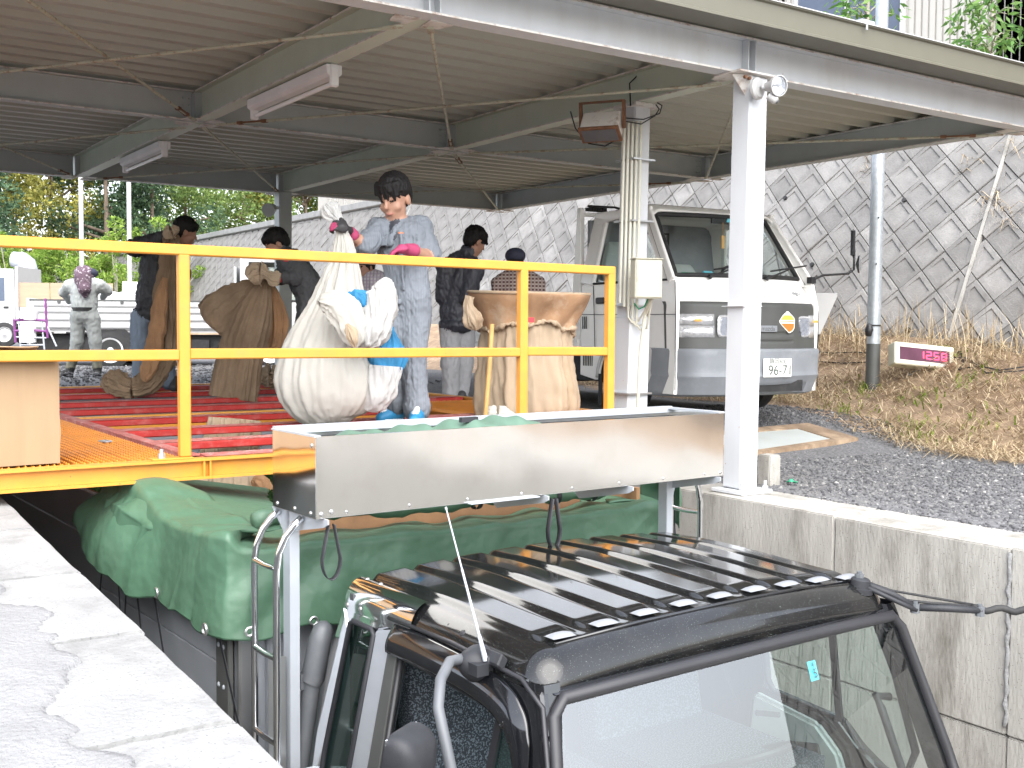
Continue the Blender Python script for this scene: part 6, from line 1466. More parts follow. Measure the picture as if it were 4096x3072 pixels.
def dia(s): return [p+V3((s*0.095*x, 0, s*0.10*z)) for x, z in ((-1, 0.1), (-0.55, 0.62), (-0.05, 0.98), (0.15, 0.97), (0.85, 0.45), (1, 0.2), (0.95, -0.55), (0.75, -0.8), (0.4, -0.98), (0.2, -0.95), (-0.6, -0.35), (-0.95, -0.05))]
b.prism(dia(1.0), (0, -0.004, 0)); bd = vb(b, 'badge', 'badge_white', bevel=0.001)
def band(z0, z1, mt):
    poly = [(q.x, q.z) for q in dia(0.9)]; poly = clip(poly, 0, 1, p.z+z0*0.1); poly = clip(poly, 0, -1, -(p.z+z1*0.1))
    if len(poly) > 2: k = MB(); k.prism([(x, p.y-0.0042, z) for x, z in poly], (0, -0.0008, 0)); vb(k, 'badge_band', mt, bd)
band(-1, -0.12, 'badge_orange'); band(0.2, 0.62, 'badge_yellow'); band(0.05, 0.12, 'badge_orange')
b = MB(); b.obox(fy(0.84, 0.80)+V3((0, -0.003, 0)), (0.13, 0, 0), (0, 0.004, 0), (0, 0, 0.028)); em = vb(b, 'maker_plate', 'bumper_grey', bevel=0.003)
text('maker_lettering', 'mazda', 0.062, fy(0.84, 0.80)+V3((0.02, -0.0075, 0)), (1, 0, 0), (0, 0, 1), 'grille_grey', em, 0.0006, local=True)
q = V3(shell(1.33/W_, (1.13-0.30)/0.95)); text('model_lettering', 'Bongo', 0.062, q+V3((0, -0.006, 0)), (1, 0.0, 0), (0, 0.55, 0.84), 'bumper_grey', van, 0.0008, local=True)
# flat bed with drop sides, headboard and wheels
b = MB(); b.box(0.0, W_, 1.72, 4.1, 0.62, 0.68); vb(b, 'bed_floor', 'van_white')
for x0, x1 in ((-0.012, 0.012), (W_-0.012, W_+0.012)):
    b = MB(); b.box(x0, x1, 1.80, 4.1, 0.58, 0.90)
    for z in (0.64, 0.72, 0.80, 0.87): b.box(x0-0.008, x1+0.008, 1.82, 4.08, z-0.014, z+0.014)
    vb(b, 'side_gate', 'van_white', bevel=0.004)
b = MB(); b.box(0.03, W_-0.03, 4.085, 4.1, 0.60, 0.92); vb(b, 'tail_gate', 'van_white')
b = MB(); b.prism([(0.02, 1.70, 0.62), (0.02, 1.80, 0.62), (0.02, 1.84, 1.2), (0.02, 1.77, 1.98), (0.02, 1.71, 1.98)], (0.05, 0, 0)); b.box(0.07, W_-0.07, 1.72, 1.75, 0.65, 1.22); b.box(W_-0.07, W_-0.02, 1.70, 1.78, 0.62, 1.95); b.box(0.03, W_-0.03, 1.72, 1.76, 1.90, 1.94); vb(b, 'head_board', 'van_white', bevel=0.006)
b = MB()
for k in range(7): b.box(0.12+0.03*k, 0.135+0.03*k, 1.68, 1.78, 1.955, 1.99)
b.tube([(0.10, 1.7, 2.0), (0.4, 1.66, 2.0), (0.62, 1.7, 1.97)], 0.012, 6); vb(b, 'load_hook', 'rubber')
b = MB(); b.box(0.10, W_-0.10, 0.5, 4.0, 0.28, 0.56); b.box(0.15, 0.45, 2.1, 2.6, 0.25, 0.5); vb(b, 'underframe', 'rubber')
# mirror on the far front corner
b = MB(); m0 = V3((W_-0.02, 0.24, 1.26)); b.obox(m0, (0.05, 0.02, 0), (0, 0.03, 0), (0, 0, 0.03)); b.tube([m0, m0+V3((0.10, -0.05, 0.05)), m0+V3((0.36, -0.12, 0.07)), m0+V3((0.42, -0.13, 0.11)), m0+V3((0.42, -0.13, 0.30))], 0.011, 8); ma_ = vb(b, 'mirror_arm', 'black_plastic', smooth='auto')
b = MB(); b.obox(m0+V3((0.40, -0.13, 0.36)), (0.06, 0.05, 0), (-0.012, 0.014, 0), (0, 0, 0.135)); vb(b, 'mirror_head', 'dark_plastic', ma_, bevel=0.02)
b = MB(); b.lathe(m0+V3((0.46, -0.16, 0.16)), (0.6, -0.8, 0), [(-0.03, 0.02), (-0.01, 0.082), (0.0, 0.085), (0.004, 0.08)], 24); vb(b, 'round_mirror', 'black_plastic', ma_, smooth='auto')
b = MB(); b.lathe(m0+V3((0.46, -0.16, 0.16)), (0.6, -0.8, 0), [(0.003, 0.08), (0.016, 0.05), (0.022, 0)], 24); vb(b, 'mirror_glass', 'mirror', ma_, smooth=True)
# white board behind the van
t = thing('signboard', 'blank white wedge-shaped board sticking out behind the right corner of the van', 'board', (9.1, 7.9, 0.95))
b = MB(); d0 = FW; pl_ = [at(u, v, 11.3) for u, v in ((1700, 633), (1809, 633), (1809, 640), (1772, 722), (1700, 722))]; b.prism(pl_, (0.03, 0.05, 0)); b.build('board', 'white_paint', t, bevel=0.003)
b = MB(); b.bar(at(1765, 715, 11.35), at(1757, 775, 11.35), 0.04, 0.04); b.build('leg', 'dark_plastic', t)

# ================================================================== POLES, DISPLAY, CABLES
def pole(base, top, r, label, mats=('galv',), cap=None, name='pole', group=None):
    t = thing(name, label, 'pole', base, 0, group); base, top = V3(base), V3(top)
    b = MB()
    if len(mats) > 1: m_ = base.lerp(top, cap); b.cyl(base, m_, r*1.02, 20); b.build('sleeve', mats[1], t, smooth='auto'); b = MB(); b.cyl(m_, top, r, 20, r*0.93)
    else: b.cyl(base, top, r, 16, r*0.95)
    b.build('shaft', mats[0], t, smooth='auto'); return t
pb = at(1884, 838, 12.0); pt = at(1909, -120, 12.0)
t = pole(pb-V3((0, 0, 0.2)), pt, 0.0725, 'galvanised steel pole with dark foot standing in the straw bank', ('galv', 'grille_grey'), 0.135)
b = MB(); q = at(1887, 703, 12.0); b.lathe(q, (0, 0, 1), [(-0.008, 0.077), (0.008, 0.077)], 20); b.build('band', 'rubber', t)
b = MB(); b.lathe(at(1877, 712, 11.9), (0.1, 0, 1), [(-0.075, 0.0), (-0.07, 0.03), (0, 0.045), (0.06, 0.025), (0.07, 0)], 12); b.build('black_bag', 'black_plastic', t, smooth=True)
b = MB()
for u, v in ((1898, 470), (1893, 570), (1903, 80)): b.cyl(at(u, v, 11.92), at(u, v, 11.98), 0.009, 8)
b.build('bolt_hole', 'rubber', t)
c = at(1996, 768, 11.78); t = thing('led_display', 'cream box display with red glowing digits lying tilted on the straw bank', 'display', c-V3((0, 0, 0.12)))
f3 = (V3((-FW.x, -FW.y, 0)).normalized()+V3((0.12, -0.02, 0.25))).normalized(); r3 = V3((0, 0, 1)).cross(f3).normalized(); u3 = f3.cross(r3); a_ = -0.10; r3, u3 = r3*math.cos(a_)+u3*math.sin(a_), u3*math.cos(a_)-r3*math.sin(a_)
b = MB(); b.obox(c-f3*0.07, r3*0.335, u3*0.122, f3*0.085); b.build('case', 'cream_plastic', t, bevel=0.012)
b = MB(); b.obox(c+f3*0.016, r3*0.278, u3*0.070, f3*0.002); b.build('window', 'led_window', t)
DIG = {'1': 'bc', '2': 'abged', '5': 'afgcd', '8': 'abcdefg'}
def seg(ch, x0, m_):
    w, h = 0.030, 0.042
    P = {'a': ((-w, h), (w, h)), 'b': ((w, h), (w, 0)), 'c': ((w, 0), (w, -h)), 'd': ((-w, -h), (w, -h)), 'e': ((-w, 0), (-w, -h)), 'f': ((-w, h), (-w, 0)), 'g': ((-w, 0), (w, 0))}
    for s in DIG[ch]:
        (x1, y1), (x2, y2) = P[s]; m_.bar(c+f3*0.0195+r3*(x0+x1*.86)+u3*y1*.9, c+f3*0.0195+r3*(x0+x2*.86)+u3*y2*.9, 0.012, 0.002, up=f3)
b = MB()
for ch, x0 in zip('1258', (-0.04, 0.045, 0.13, 0.215)): seg(ch, x0, b)
b.build('digits', 'led_red', t)
b = MB(); b.obox(c+f3*0.018+r3*0.22-u3*0.093, r3*0.045, f3*0.001, u3*0.018); b.build('sticker', 'shoe_white', t)
b = MB()
for x in (-0.2, 0.05, 0.22): b.obox(c-u3*0.118-f3*0.05+r3*x, r3*0.03, u3*0.004, f3*0.012)
b.build('bracket', 'grille_grey', t)
cb_ = thing('cables', 'black and grey cables trailing over the straw bank beside the display', 'cables', at(2090, 800, 11))
def gp(u, v, t0=10.8, dz=0.03): p = at(u, v, t0); return p
for pts_, mm in (([(2055, 770), (2075, 765), (2082, 790), (2070, 805), (2090, 800), (2120, 798), (2160, 806), (2240, 795)], 'rubber'), ([(2060, 778), (2095, 780), (2110, 795), (2130, 812), (2200, 808), (2250, 800)], 'dark_plastic'), ([(1975, 812), (1960, 818), (1968, 810), (1985, 806)], 'grey_plastic'), ([(1760, 765), (1800, 768), (1850, 766), (1890, 770)], 'dark_plastic'), ([(1760, 786), (1820, 790), (1868, 788), (1905, 792)], 'rubber')):
    b = MB(); P3 = [hit(u, v)+V3((0, 0, 0.03)) for u, v in pts_]; sm_ = []
    for i in range(len(P3)-1):
        for k in range(4): sm_.append(P3[i].lerp(P3[i+1], k/4))
    b.tube(sm_+[P3[-1]], 0.008, 6); b.build('cable', mm, cb_, smooth=True)
for u, lab in ((178, 'left one of two slim white poles behind the parked trucks'), (281, 'right one of two slim white poles behind the parked trucks')):
    tt = 25.0; q = at(u, 660, tt); pole((q.x, q.y, gz(q.x, q.y)), (q.x, q.y, 5.6), 0.052, lab, ('white_paint',), group='white poles behind the parked trucks')

# ================================================================== PARKED WHITE TRUCKS (far left)
FL_, FR_ = V3((4.85, 19.05, 0.40)), math.atan2(-0.418, 0.909)
t1 = thing('flatbed_truck', 'white flatbed truck with ribbed drop sides parked beyond the deck', 'truck', FL_, FR_)
def fb(b, name, m, parent=t1, **k): return b.build(name, m, parent, local=True, **k)
# local x forward, y to the far side, z up
def wheel2(x, y, parent, bld_, r=0.32, rim='white_wheel'):
    m = MB(); m.lathe((x, y, r), (0, -1, 0), [(-0.09, r*.6), (-0.09, r*.95), (0, r), (0.08, r*.98), (0.095, r*.7), (0.08, r*.64)], 28); o = bld_(m, 'wheel', 'rubber', parent, smooth='auto')
    m = MB(); m.lathe((x, y, r), (0, -1, 0), [(0.075, r*.65), (0.097, r*.66), (0.08, r*.56), (0.03, r*.48), (0.05, r*.2), (0.09, r*.14), (0.095, 0)], 28); bld_(m, 'rim', rim, o, smooth='auto')
    m = MB()
    for k in range(5): a = 2*PI*k/5; m.lathe((x+r*.34*math.cos(a), y-0.045, r+r*.34*math.sin(a)), (0, -1, 0), [(0, 0), (0, .03), (.006, .03), (.006, 0)], 8)
    bld_(m, 'wheel_hole', 'rubber', o)
for x in (0, 2.62):
    for y in (0.06, 1.44): wheel2(x, y, t1, fb)
b = MB(); b.box(-1.28, 2.0, 0, 1.6, 0.62, 0.70); fb(b, 'bed_floor', 'white_paint')
for y in (-0.02, 1.6):
    b = MB(); b.box(-1.26, 2.0, y, y+0.03, 0.66, 1.14)
    for z in (0.72, 0.85, 0.98, 1.08): b.prism([(-1.2, y-0.002, z-0.05), (-1.2, y-0.03, z-0.02), (-1.2, y-0.03, z+0.02), (-1.2, y-0.002, z+0.05)], (3.14, 0, 0))
    fb(b, 'side_gate', 'white_paint', bevel=0.004)
b = MB(); b.box(-1.27, 2.01, -0.03, 0.02, 1.142, 1.165)
for x in (-0.8, 0.2, 1.2): b.lathe((x, -0.045, 1.12), (0, -1, 0), [(0, 0), (0, .03), (.02, .03), (.02, 0)], 8)
fb(b, 'gate_rail', 'grille_grey')
b = MB(); b.box(-1.32, -1.26, -0.02, 1.62, 0.40, 1.18); fb(b, 'tail_gate', 'white_paint', bevel=0.01)
b = MB(); b.box(-1.2, 2.2, 0.15, 1.45, 0.30, 0.58); b.box(0.6, 1.6, 0.02, 0.3, 0.25, 0.5); fb(b, 'chassis', 'rubber')
b = MB(); b.prism([(0.42*math.cos(k*PI/10), -0.02, 0.33+0.42*math.sin(k*PI/10)) for k in range(11)], (0, 0.3, 0)); fb(b, 'wheel_arch', 'rubber')
b = MB()
b.grid(lambda u, v: (-0.9+1.9*u, 0.15+1.2*v, 1.05+0.28*math.sin(PI*v)**.5*math.sin(PI*u)**.4+0.07*mnoise.noise((u*9, v*5, 1))), 40, 16); fb(b, 'sheeted_load', 'cloth_thin', smooth=True)
b = MB(); b.box(2.02, 2.06, 0.0, 1.6, 0.66, 1.75); b.box(0.72, 0.76, 0.03, 0.07, 1.1, 1.75); fb(b, 'head_board', 'white_paint')
b = MB(); cabp = [(2.12, 0.42), (3.36, 0.42), (3.40, 1.05), (3.05, 1.92), (2.98, 1.98), (2.18, 1.98), (2.12, 1.92)]
win = [(2.28, 1.18), (3.22, 1.18), (2.98, 1.82), (2.28, 1.82)]
for y0 in (0.0, 1.58):
    b.prism([(x, y0, z) for x, z in ((2.12, 0.42), (2.30, 0.42), (2.30, 1.98), (2.18, 1.98), (2.12, 1.92))], (0, 0.03, 0)); b.prism([(x, y0, z) for x, z in ((2.301, 0.62), (3.38, 0.62), (3.40, 1.05), (3.345, 1.17), (2.301, 1.17))], (0, 0.03, 0))
    b.prism([(x, y0, z) for x, z in ((3.345, 1.17), (3.24, 1.17), (2.98, 1.83), (2.301, 1.83), (2.301, 1.98), (2.98, 1.98), (3.05, 1.92))], (0, 0.03, 0))
b.box(2.12, 2.15, 0.03, 1.58, 0.42, 1.96); b.box(2.15, 3.0, 0.03, 1.58, 1.95, 1.98); b.box(3.35, 3.40, 0.03, 1.58, 0.45, 1.1); fb(b, 'cab', 'white_paint', bevel=0.006)
b = MB(); b.prism([(x, 0.012, z) for x, z in win], (0, 0.004, 0)); b.prism([(x, 1.592, z) for x, z in win], (0, 0.004, 0)); fb(b, 'side_window', 'van_glass')
b = MB(); b.tube([(x, -0.002, z) for x, z in win], 0.022, 6, closed=True); b.bar((2.85, 0, 1.19), (2.78, 0, 1.81), 0.03, 0.02); fb(b, 'window_frame', 'rubber', smooth='auto')
b = MB(); b.prism([(3.07, 0.06, 1.9), (3.38, 0.06, 1.1), (3.38, 1.54, 1.1), (3.07, 1.54, 1.9)], (0.005, 0, 0)); fb(b, 'windscreen', 'van_glass'); b = MB(); b.box(2.2, 2.5, 0.2, 1.4, 0.8, 1.5); fb(b, 'seat', 'interior_dark', bevel=0.05)
b = MB(); b.prism([(2.62+0.42*math.cos(k*PI/10), -0.003, 0.30+0.42*math.sin(k*PI/10)) for k in range(11)], (0, 0.3, 0)); fb(b, 'wheel_arch', 'rubber')
# second truck, nose to the left
q = at(12, 746, 24.0); t2 = thing('flatbed_truck', 'white truck at the far left edge carrying tall plywood boards', 'truck', (q.x, q.y, 0.66), math.atan2(0.50, -0.866))
gb = lambda b, name, m, parent=t2, **k: b.build(name, m, parent, local=True, **k)
# local x forward (left in the picture), +y towards the viewer
def wheel3(x, y):
    m = MB(); r = 0.27; m.lathe((x, y, r), (0, 1, 0), [(-0.09, r*.6), (-0.09, r*.95), (0, r), (0.08, r*.98), (0.095, r*.7), (0.08, r*.62)], 26); o = gb(m, 'wheel', 'rubber', smooth='auto')
    m = MB(); m.lathe((x, y, r), (0, 1, 0), [(0.075, r*.64), (0.097, r*.6), (0.05, r*.46), (0.06, r*.2), (0.09, 0)], 26); gb(m, 'rim', 'steel_wheel', o, smooth='auto')
for x in (0, -2.3):
    for y in (-0.02, -1.3): wheel3(x, y)
b = MB(); b.prism([(x, 0.06, z) for x, z in ((-0.22, 0.40), (0.8, 0.40), (0.85, 1.0), (0.5, 1.70), (-0.22, 1.70))], (0, -1.5, 0)); gb(b, 'cab', 'white_paint', bevel=0.03)
b = MB(); b.prism([(x, 0.064, z) for x, z in ((-0.02, 1.0), (0.6, 1.0), (0.42, 1.5), (-0.02, 1.5))], (0, 0.004, 0)); gb(b, 'side_window', 'window_blue'); b = MB(); b.obox((-0.05, 0.07, 0.86), (0.05, 0, 0), (0, .01, 0), (0, 0, .02)); gb(b, 'handle', 'rubber')
b = MB(); b.box(-3.4, -0.26, -1.42, 0.05, 0.50, 0.56); b.box(-1.3, -0.34, 0.03, 0.06, 0.30, 0.86); b.box(-3.4, -1.34, 0.03, 0.06, 0.50, 0.86); gb(b, 'side_gate', 'white_paint', bevel=0.005)
b = MB(); b.box(-3.2, 0.5, -1.2, -0.2, 0.25, 0.5); gb(b, 'chassis', 'rubber')
for x0, x1 in ((-0.95, -0.30), (-1.62, -0.965), (-2.30, -1.635)):
    b = MB(); b.box(x0, x1, -0.02, -0.005, 0.87, 1.40); gb(b, 'plywood_board', 'plywood')
for x0, x1 in ((-3.0, -2.5), (-3.4, -3.01)):
    b = MB(); b.box(x0, x1, -0.02, -0.005, 0.87, 1.44); gb(b, 'plywood_board', 'plywood' if x0 < -3.2 else 'badge_white')
b = MB(); b.box(-0.30, -0.24, -1.4, 0.05, 0.56, 1.75); gb(b, 'head_board', 'white_paint')
# duct elbow with a blue collar behind it
c = at(66, 605, 25.5); t = thing('duct', 'white elbow ventilation duct on a blue base behind the plywood boards', 'duct', c-V3((0, 0, 1.2)))
b = MB(); P3 = [at(u, v, 25.5) for u, v in ((62, 608), (62, 585), (58, 571), (48, 563), (28, 560))]; b.tube(P3, [0.21, 0.21, 0.21, 0.20, 0.18], 14); b.build('elbow', 'alu_pale', t, smooth='auto')
b = MB(); b.cyl(c, c-V3((0, 0, 1.3)), 0.23, 18); b.build('collar', 'blue_plastic', t, smooth='auto')
# folding carrier with purple frame
c = at(66, 752, 17.5); t = thing('hand_cart', 'small cart with purple tubes standing beside the parked trucks', 'cart', c)
b = MB(); F = lambda u, v, t0=17.5: at(u, v, t0)
for pl2 in (((33, 692), (66, 690), (102, 693)), ((30, 715), (68, 713), (100, 716)), ((98, 645), (100, 690), (103, 730)), ((30, 690), (34, 740))): b.tube([F(*p) for p in pl2], 0.02, 8)
b.build('frame', 'purple_frame', t, smooth='auto')
b = MB()
for a, d in (((40, 690), (45, 755)), ((90, 690), (96, 755)), ((55, 700), (60, 745)), ((100, 700), (122, 748)), ((35, 728), (100, 730)), ((45, 745), (95, 745))): b.tube([F(*a), F(*d)], 0.014, 6)
b.build('legs', 'alu_pale', t, smooth='auto')
b = MB(); b.lathe(F(66, 680), (0, 0, 1), [(-.08, 0), (-.08, .1), (.06, .13), (.06, 0)], 12); b.lathe(F(45, 680), (0, 0, 1), [(-.05, 0), (-.05, .06), (.06, .07), (.06, 0)], 10); b.obox(F(60, 722), (.09, -.06, 0), (.03, .03, 0), (0, 0, .13)); b.build('load', 'shoe_white', t, smooth='auto')

# ================================================================== TREES, SHRUBS
def leaf_cloud(name, centers, radii, n, size, m, parent, seed=0, flat=0.0, aspect=0.5):
    r = np.random.default_rng(seed); C = np.array(centers); Rr = np.array(radii); k = r.choice(len(C), n, p=(Rr**2)/np.sum(Rr**2))
    d = r.normal(size=(n, 3)); d /= np.linalg.norm(d, axis=1)[:, None]; rad = Rr[k]*r.uniform(0.35, 1.08, n)**0.6
    P = C[k]+d*rad[:, None]*np.array([1, 1, 0.75])
    A = r.normal(size=(n, 3)); A[:, 2] -= flat; A /= np.linalg.norm(A, axis=1)[:, None]; B = np.cross(A, r.normal(size=(n, 3))); B /= np.linalg.norm(B, axis=1)[:, None]
    L = (size*r.uniform(0.5, 1.3, n))[:, None]
    V = np.stack([P-A*L, P+B*L*aspect, P+A*L, P-B*L*aspect], 1).reshape(-1, 3)
    return npmesh(name, V, np.arange(4*n).reshape(-1, 4), m, parent)
def tree(u, t0, h, w, m, label, seed, nleaf=2600, size=0.17, name='tree', cat='tree', trunk='bark', base_frac=0.2, conic=0.5, vbase=700):
    q = at(u, vbase, t0); z0 = gz(q.x, q.y); r = random.Random(seed)
    t = thing(name, label, cat, (q.x, q.y, z0))
    b = MB(); lean = (r.uniform(-.3, .3), r.uniform(-.3, .3)); pts = [V3((q.x+lean[0]*k/6, q.y+lean[1]*k/6, z0+h*0.9*k/6)) for k in range(7)]
    b.tube(pts, [w*0.026*(1-k/7.5) for k in range(7)], 8)
    C, R = [], []
    for k in range(int(16+h*2)):
        f = base_frac+(1-base_frac)*r.random(); a = r.uniform(0, 6.28); env = w/2*((1-f)*conic*1.5+(1-conic)*math.sin(PI*min(1, max(0.02, (f-base_frac)/(1-base_frac)*0.9+0.08)))**.6)
        d = env*math.sqrt(r.random()); p = V3((q.x+math.cos(a)*d, q.y+math.sin(a)*d, z0+h*f)); C.append(tuple(p)); R.append(w*0.10+0.12*env*r.uniform(.6, 1.6))
        if k % 3 == 0: b.tube([pts[0].lerp(pts[-1], min(1, f*0.95)), p], [w*0.015, w*0.006], 5)
    b.build('trunk', trunk, t, smooth=True); leaf_cloud('crown', C, R, int(nleaf*2.3), size*0.62, m, t, seed); return t
tree(40, 44, 8.5, 5.5, 'leaf_yellow', 'yellowish leafy tree at the far left edge behind the bright shrubs', 1, 4200, 0.15)
tree(-40, 40, 9.0, 5.0, 'leaf_conifer', 'dark leafy tree cut by the left picture edge behind the yellowish tree', 31, 3000, 0.16)
tree(108, 48, 10.5, 5.0, 'leaf_yellow', 'tall yellow green tree between the far left edge and the left white pole', 2, 4200, 0.15)
tree(165, 50, 10, 3.2, 'leaf_conifer', 'narrow dark tree with a bare trunk right behind the left white pole', 3, 2000, 0.16, base_frac=0.45, conic=0.8)
tree(235, 47, 10.5, 6.0, 'leaf_conifer', 'broad dark evergreen between the two white poles', 4, 5200, 0.16, conic=0.3, base_frac=0.12)
tree(330, 49, 10.5, 5.5, 'leaf_conifer', 'dark evergreen to the right of the right white pole', 5, 5000, 0.16, conic=0.3, base_frac=0.1)
tree(400, 55, 10.5, 5.0, 'leaf_mid', 'mid green broadleaf tree above the head of the man in the black jacket', 6, 4200, 0.17, conic=0.2, base_frac=0.2)
tree(470, 62, 10.5, 7.0, 'leaf_yellow', 'olive green tree behind the far end of the retaining wall', 7, 4200, 0.2, conic=0.2)
tree(535, 60, 11.5, 6.5, 'leaf_mid', 'leafy green tree just left of the far canopy post', 8, 4200, 0.19, conic=0.2)
tree(600, 66, 12.5, 7.0, 'leaf_mid', 'leafy green tree directly behind the far canopy post', 9, 3600, 0.2, conic=0.2)
tree(660, 64, 12, 6.5, 'leaf_yellow', 'olive green tree just right of the far canopy post', 10, 3600, 0.2, conic=0.2)
tree(290, 60, 9, 8, 'leaf_mid', 'pale green tree far behind the gap between the evergreens', 12, 3000, 0.22, conic=0.2)
# row of bright shrubs in front of the trees
spots = [(-25, 33, 3.6, 'leaf_bright'), (35, 33, 3.5, 'leaf_bright'), (95, 34, 3.7, 'leaf_bright'), (150, 33, 3.3, 'leaf_bright'), (205, 34, 3.5, 'leaf_bright'), (255, 33, 3.6, 'leaf_bright'), (310, 35, 3.4, 'leaf_bright'), (370, 36, 3.5, 'leaf_bright')]
shl = ['yellow green shrub cut off by the left picture edge', 'yellow green shrub above the white duct elbow', 'yellow green shrub right of the duct elbow, above the plywood boards', 'yellow green shrub just left of the left white pole', 'yellow green shrub just right of the left white pole, above the headscarf', 'yellow green shrub just left of the right white pole', 'yellow green shrub just right of the right white pole', 'yellow green shrub behind the man in the black jacket']
for i, ((u, t0, h, m), lb_) in enumerate(zip(spots, shl)):
    q = at(u, 700, t0); z0 = gz(q.x, q.y); t = thing('shrub', lb_, 'shrub', (q.x, q.y, z0), 0, 'bright shrubs along the edge of the yard'); r = random.Random(50+i)
    b = MB(); C, R = [], []
    for k in range(26):
        a = r.uniform(0, 6.28); d = 0.95*math.sqrt(r.random()); f = r.uniform(0.15, 1.0); p = V3((q.x+math.cos(a)*d, q.y+math.sin(a)*d, z0+h*f*(1-0.22*d))); C.append(tuple(p)); R.append(r.uniform(0.16, 0.36))
        if k % 2: b.tube([V3((q.x, q.y, z0)), V3((q.x, q.y, z0)).lerp(p, .5)+V3((0, 0, .2)), p], [0.03, 0.02, 0.008], 5)
    b.build('stems', 'bark_pale', t); leaf_cloud('foliage', C, R, 3000, 0.075, m, t, 70+i, aspect=0.35)
# young trees on the terrace
def young(u, v0, vtop, t0, label, seed, blobs):
    base = at(u, v0, t0); top = at(u-4, vtop, t0); t = thing('young_tree', label, 'tree', (base.x, base.y, TZ), 0, 'young trees in front of the pale building'); r = random.Random(seed)
    b = MB(); b0 = V3((base.x, base.y, TZ)); pts = [b0.lerp(top, k/8)+RT*0.03*math.sin(k*1.7) for k in range(9)]; b.tube(pts, [0.045*(1-k/11) for k in range(9)], 8); C = []
    for (bu, bv, n) in blobs:
        p = at(bu, bv, t0+r.uniform(-.5, .5)); s = at(u-2, bv+ (20 if bv > vtop else 0), t0); b.tube([s, s.lerp(p, .5)+V3((0, 0, .08)), p], [0.014, 0.009, 0.004], 5)
        for k in range(n): C.append(p+V3((r.gauss(0, .13), r.gauss(0, .13), r.gauss(0, .09))))
    b.build('trunk', 'bark_pale', t, smooth=True)
    rr_ = np.random.default_rng(seed); P = np.array([tuple(c) for c in C]); n = len(P); a = rr_.uniform(0, 6.28, n); el = rr_.uniform(-1.1, 0.1, n)
    d = np.stack([np.cos(a)*np.cos(el), np.sin(a)*np.cos(el), np.sin(el)], 1); s = np.cross(d, rr_.normal(size=(n, 3))); s /= np.linalg.norm(s, axis=1)[:, None]; L = rr_.uniform(0.10, 0.17, n)[:, None]
    V = np.stack([P, P+d*L*.45+s*L*.16, P+d*L, P+d*L*.45-s*L*.16], 1).reshape(-1, 3); npmesh('leaves', V, np.arange(4*n).reshape(-1, 4), 'leaf_young', t)
young(1874, 140, -130, 14.6, 'young tree with drooping leaves in front of the blue window', 21, [(1822, 20, 34), (1835, 35, 40), (1850, 12, 36), (1842, -10, 30), (1925, 30, 16), (1918, 12, 14), (1890, -30, 40), (1860, -60, 40), (1905, -80, 30)])
young(2143, 160, -90, 14.2, 'young tree with drooping leaves at the top right edge by the pale siding', 22, [(2072, 92, 40), (2090, 86, 40), (2110, 98, 30), (2085, 30, 36), (2105, 20, 40), (2125, 45, 30), (2160, 80, 34), (2180, 75, 34), (2195, 85, 20), (2175, 30, 10), (2205, 20, 10), (2120, 5, 40), (2145, 0, 40), (2130, -40, 40), (2110, 60, 20), (2150, 95, 24)])

# ================================================================== TEA BAGS
def bagloft(name, rings, t0, m, parent, pleats=11, amp=0.10, depth=0.75, seed=0, nr=144, sub=6, twist=0.4, cap=True, fold=0.010, ampf=None):
    """soft bag from rings (u, v, half width in picture px, dt, depth ratio) lofted with pleats"""
    R = []
    for k in range(len(rings)-1):
        for j in range(sub):
            f = j/sub; g0 = rings[max(0, k-1)]; g1 = rings[k]; g2 = rings[k+1]; g3 = rings[min(len(rings)-1, k+2)]
            def cr(i): return 0.5*((2*g1[i])+(-g0[i]+g2[i])*f+(2*g0[i]-5*g1[i]+4*g2[i]-g3[i])*f*f+(-g0[i]+3*g1[i]-3*g2[i]+g3[i])*f**3)
            R.append([cr(i) for i in range(5)])
    R.append(list(rings[-1])); n = len(R); V = []; rs = np.random.default_rng(seed); ph = rs.uniform(0, 6.28, 6); mul = rs.uniform(0.7, 1.3, 6)
    for i, (u, v, hw, dt, dr) in enumerate(R):
        c = at(u, v, t0+dt); wr = max(0.001, hw/2376*(t0+dt)); f = i/(n-1); A = amp*(ampf(f) if ampf else 1)
        nu, nv = R[min(i+1, n-1)][0]-R[max(i-1, 0)][0], R[min(i+1, n-1)][1]-R[max(i-1, 0)][1]; L = math.hypot(nu, nv) or 1
        side = (RT*(nv/L)-DN*(nu/L)); 
        if nv < 0: side = -side
        for k in range(nr):
            a = 2*PI*k/nr
            sh = lambda q_: 1-2*abs(math.sin(q_/2))**0.8
            w = sh(pleats*a+ph[0]+twist*math.sin(f*3+ph[1]))+0.6*sh((pleats*0.55)//1*a+ph[2]+f*2)+0.6*sh((pleats*2.1)//1*a+ph[3]-f*1.5)
            q = 1+A*w*0.6
            p = c+side*(math.cos(a)*wr*q)+FW*(math.sin(a)*wr*dr*q)
            V.append(tuple(p))
    V = np.array(V); N = V-np.repeat(np.array([tuple(at(r_[0], r_[1], t0+r_[3])) for r_ in R]), nr, axis=0); N /= np.linalg.norm(N, axis=1)[:, None]+1e-9
    V = V+N*(fold*(0.8*folds(V, 16)+0.45*(1-2*np.abs(folds(V+2.3, 34)))))[:, None]
    F = [(i*nr+k, i*nr+(k+1) % nr, (i+1)*nr+(k+1) % nr, (i+1)*nr+k) for i in range(n-1) for k in range(nr)]
    b = MB(); b.v = [tuple(p) for p in V]; b.f = F; b.m = [0]*len(F)
    if cap: b.add([b.v[(n-1)*nr+k] for k in range(nr)], [tuple(range(nr))])
    return b.build(name, m, parent, smooth=True, fix=True)
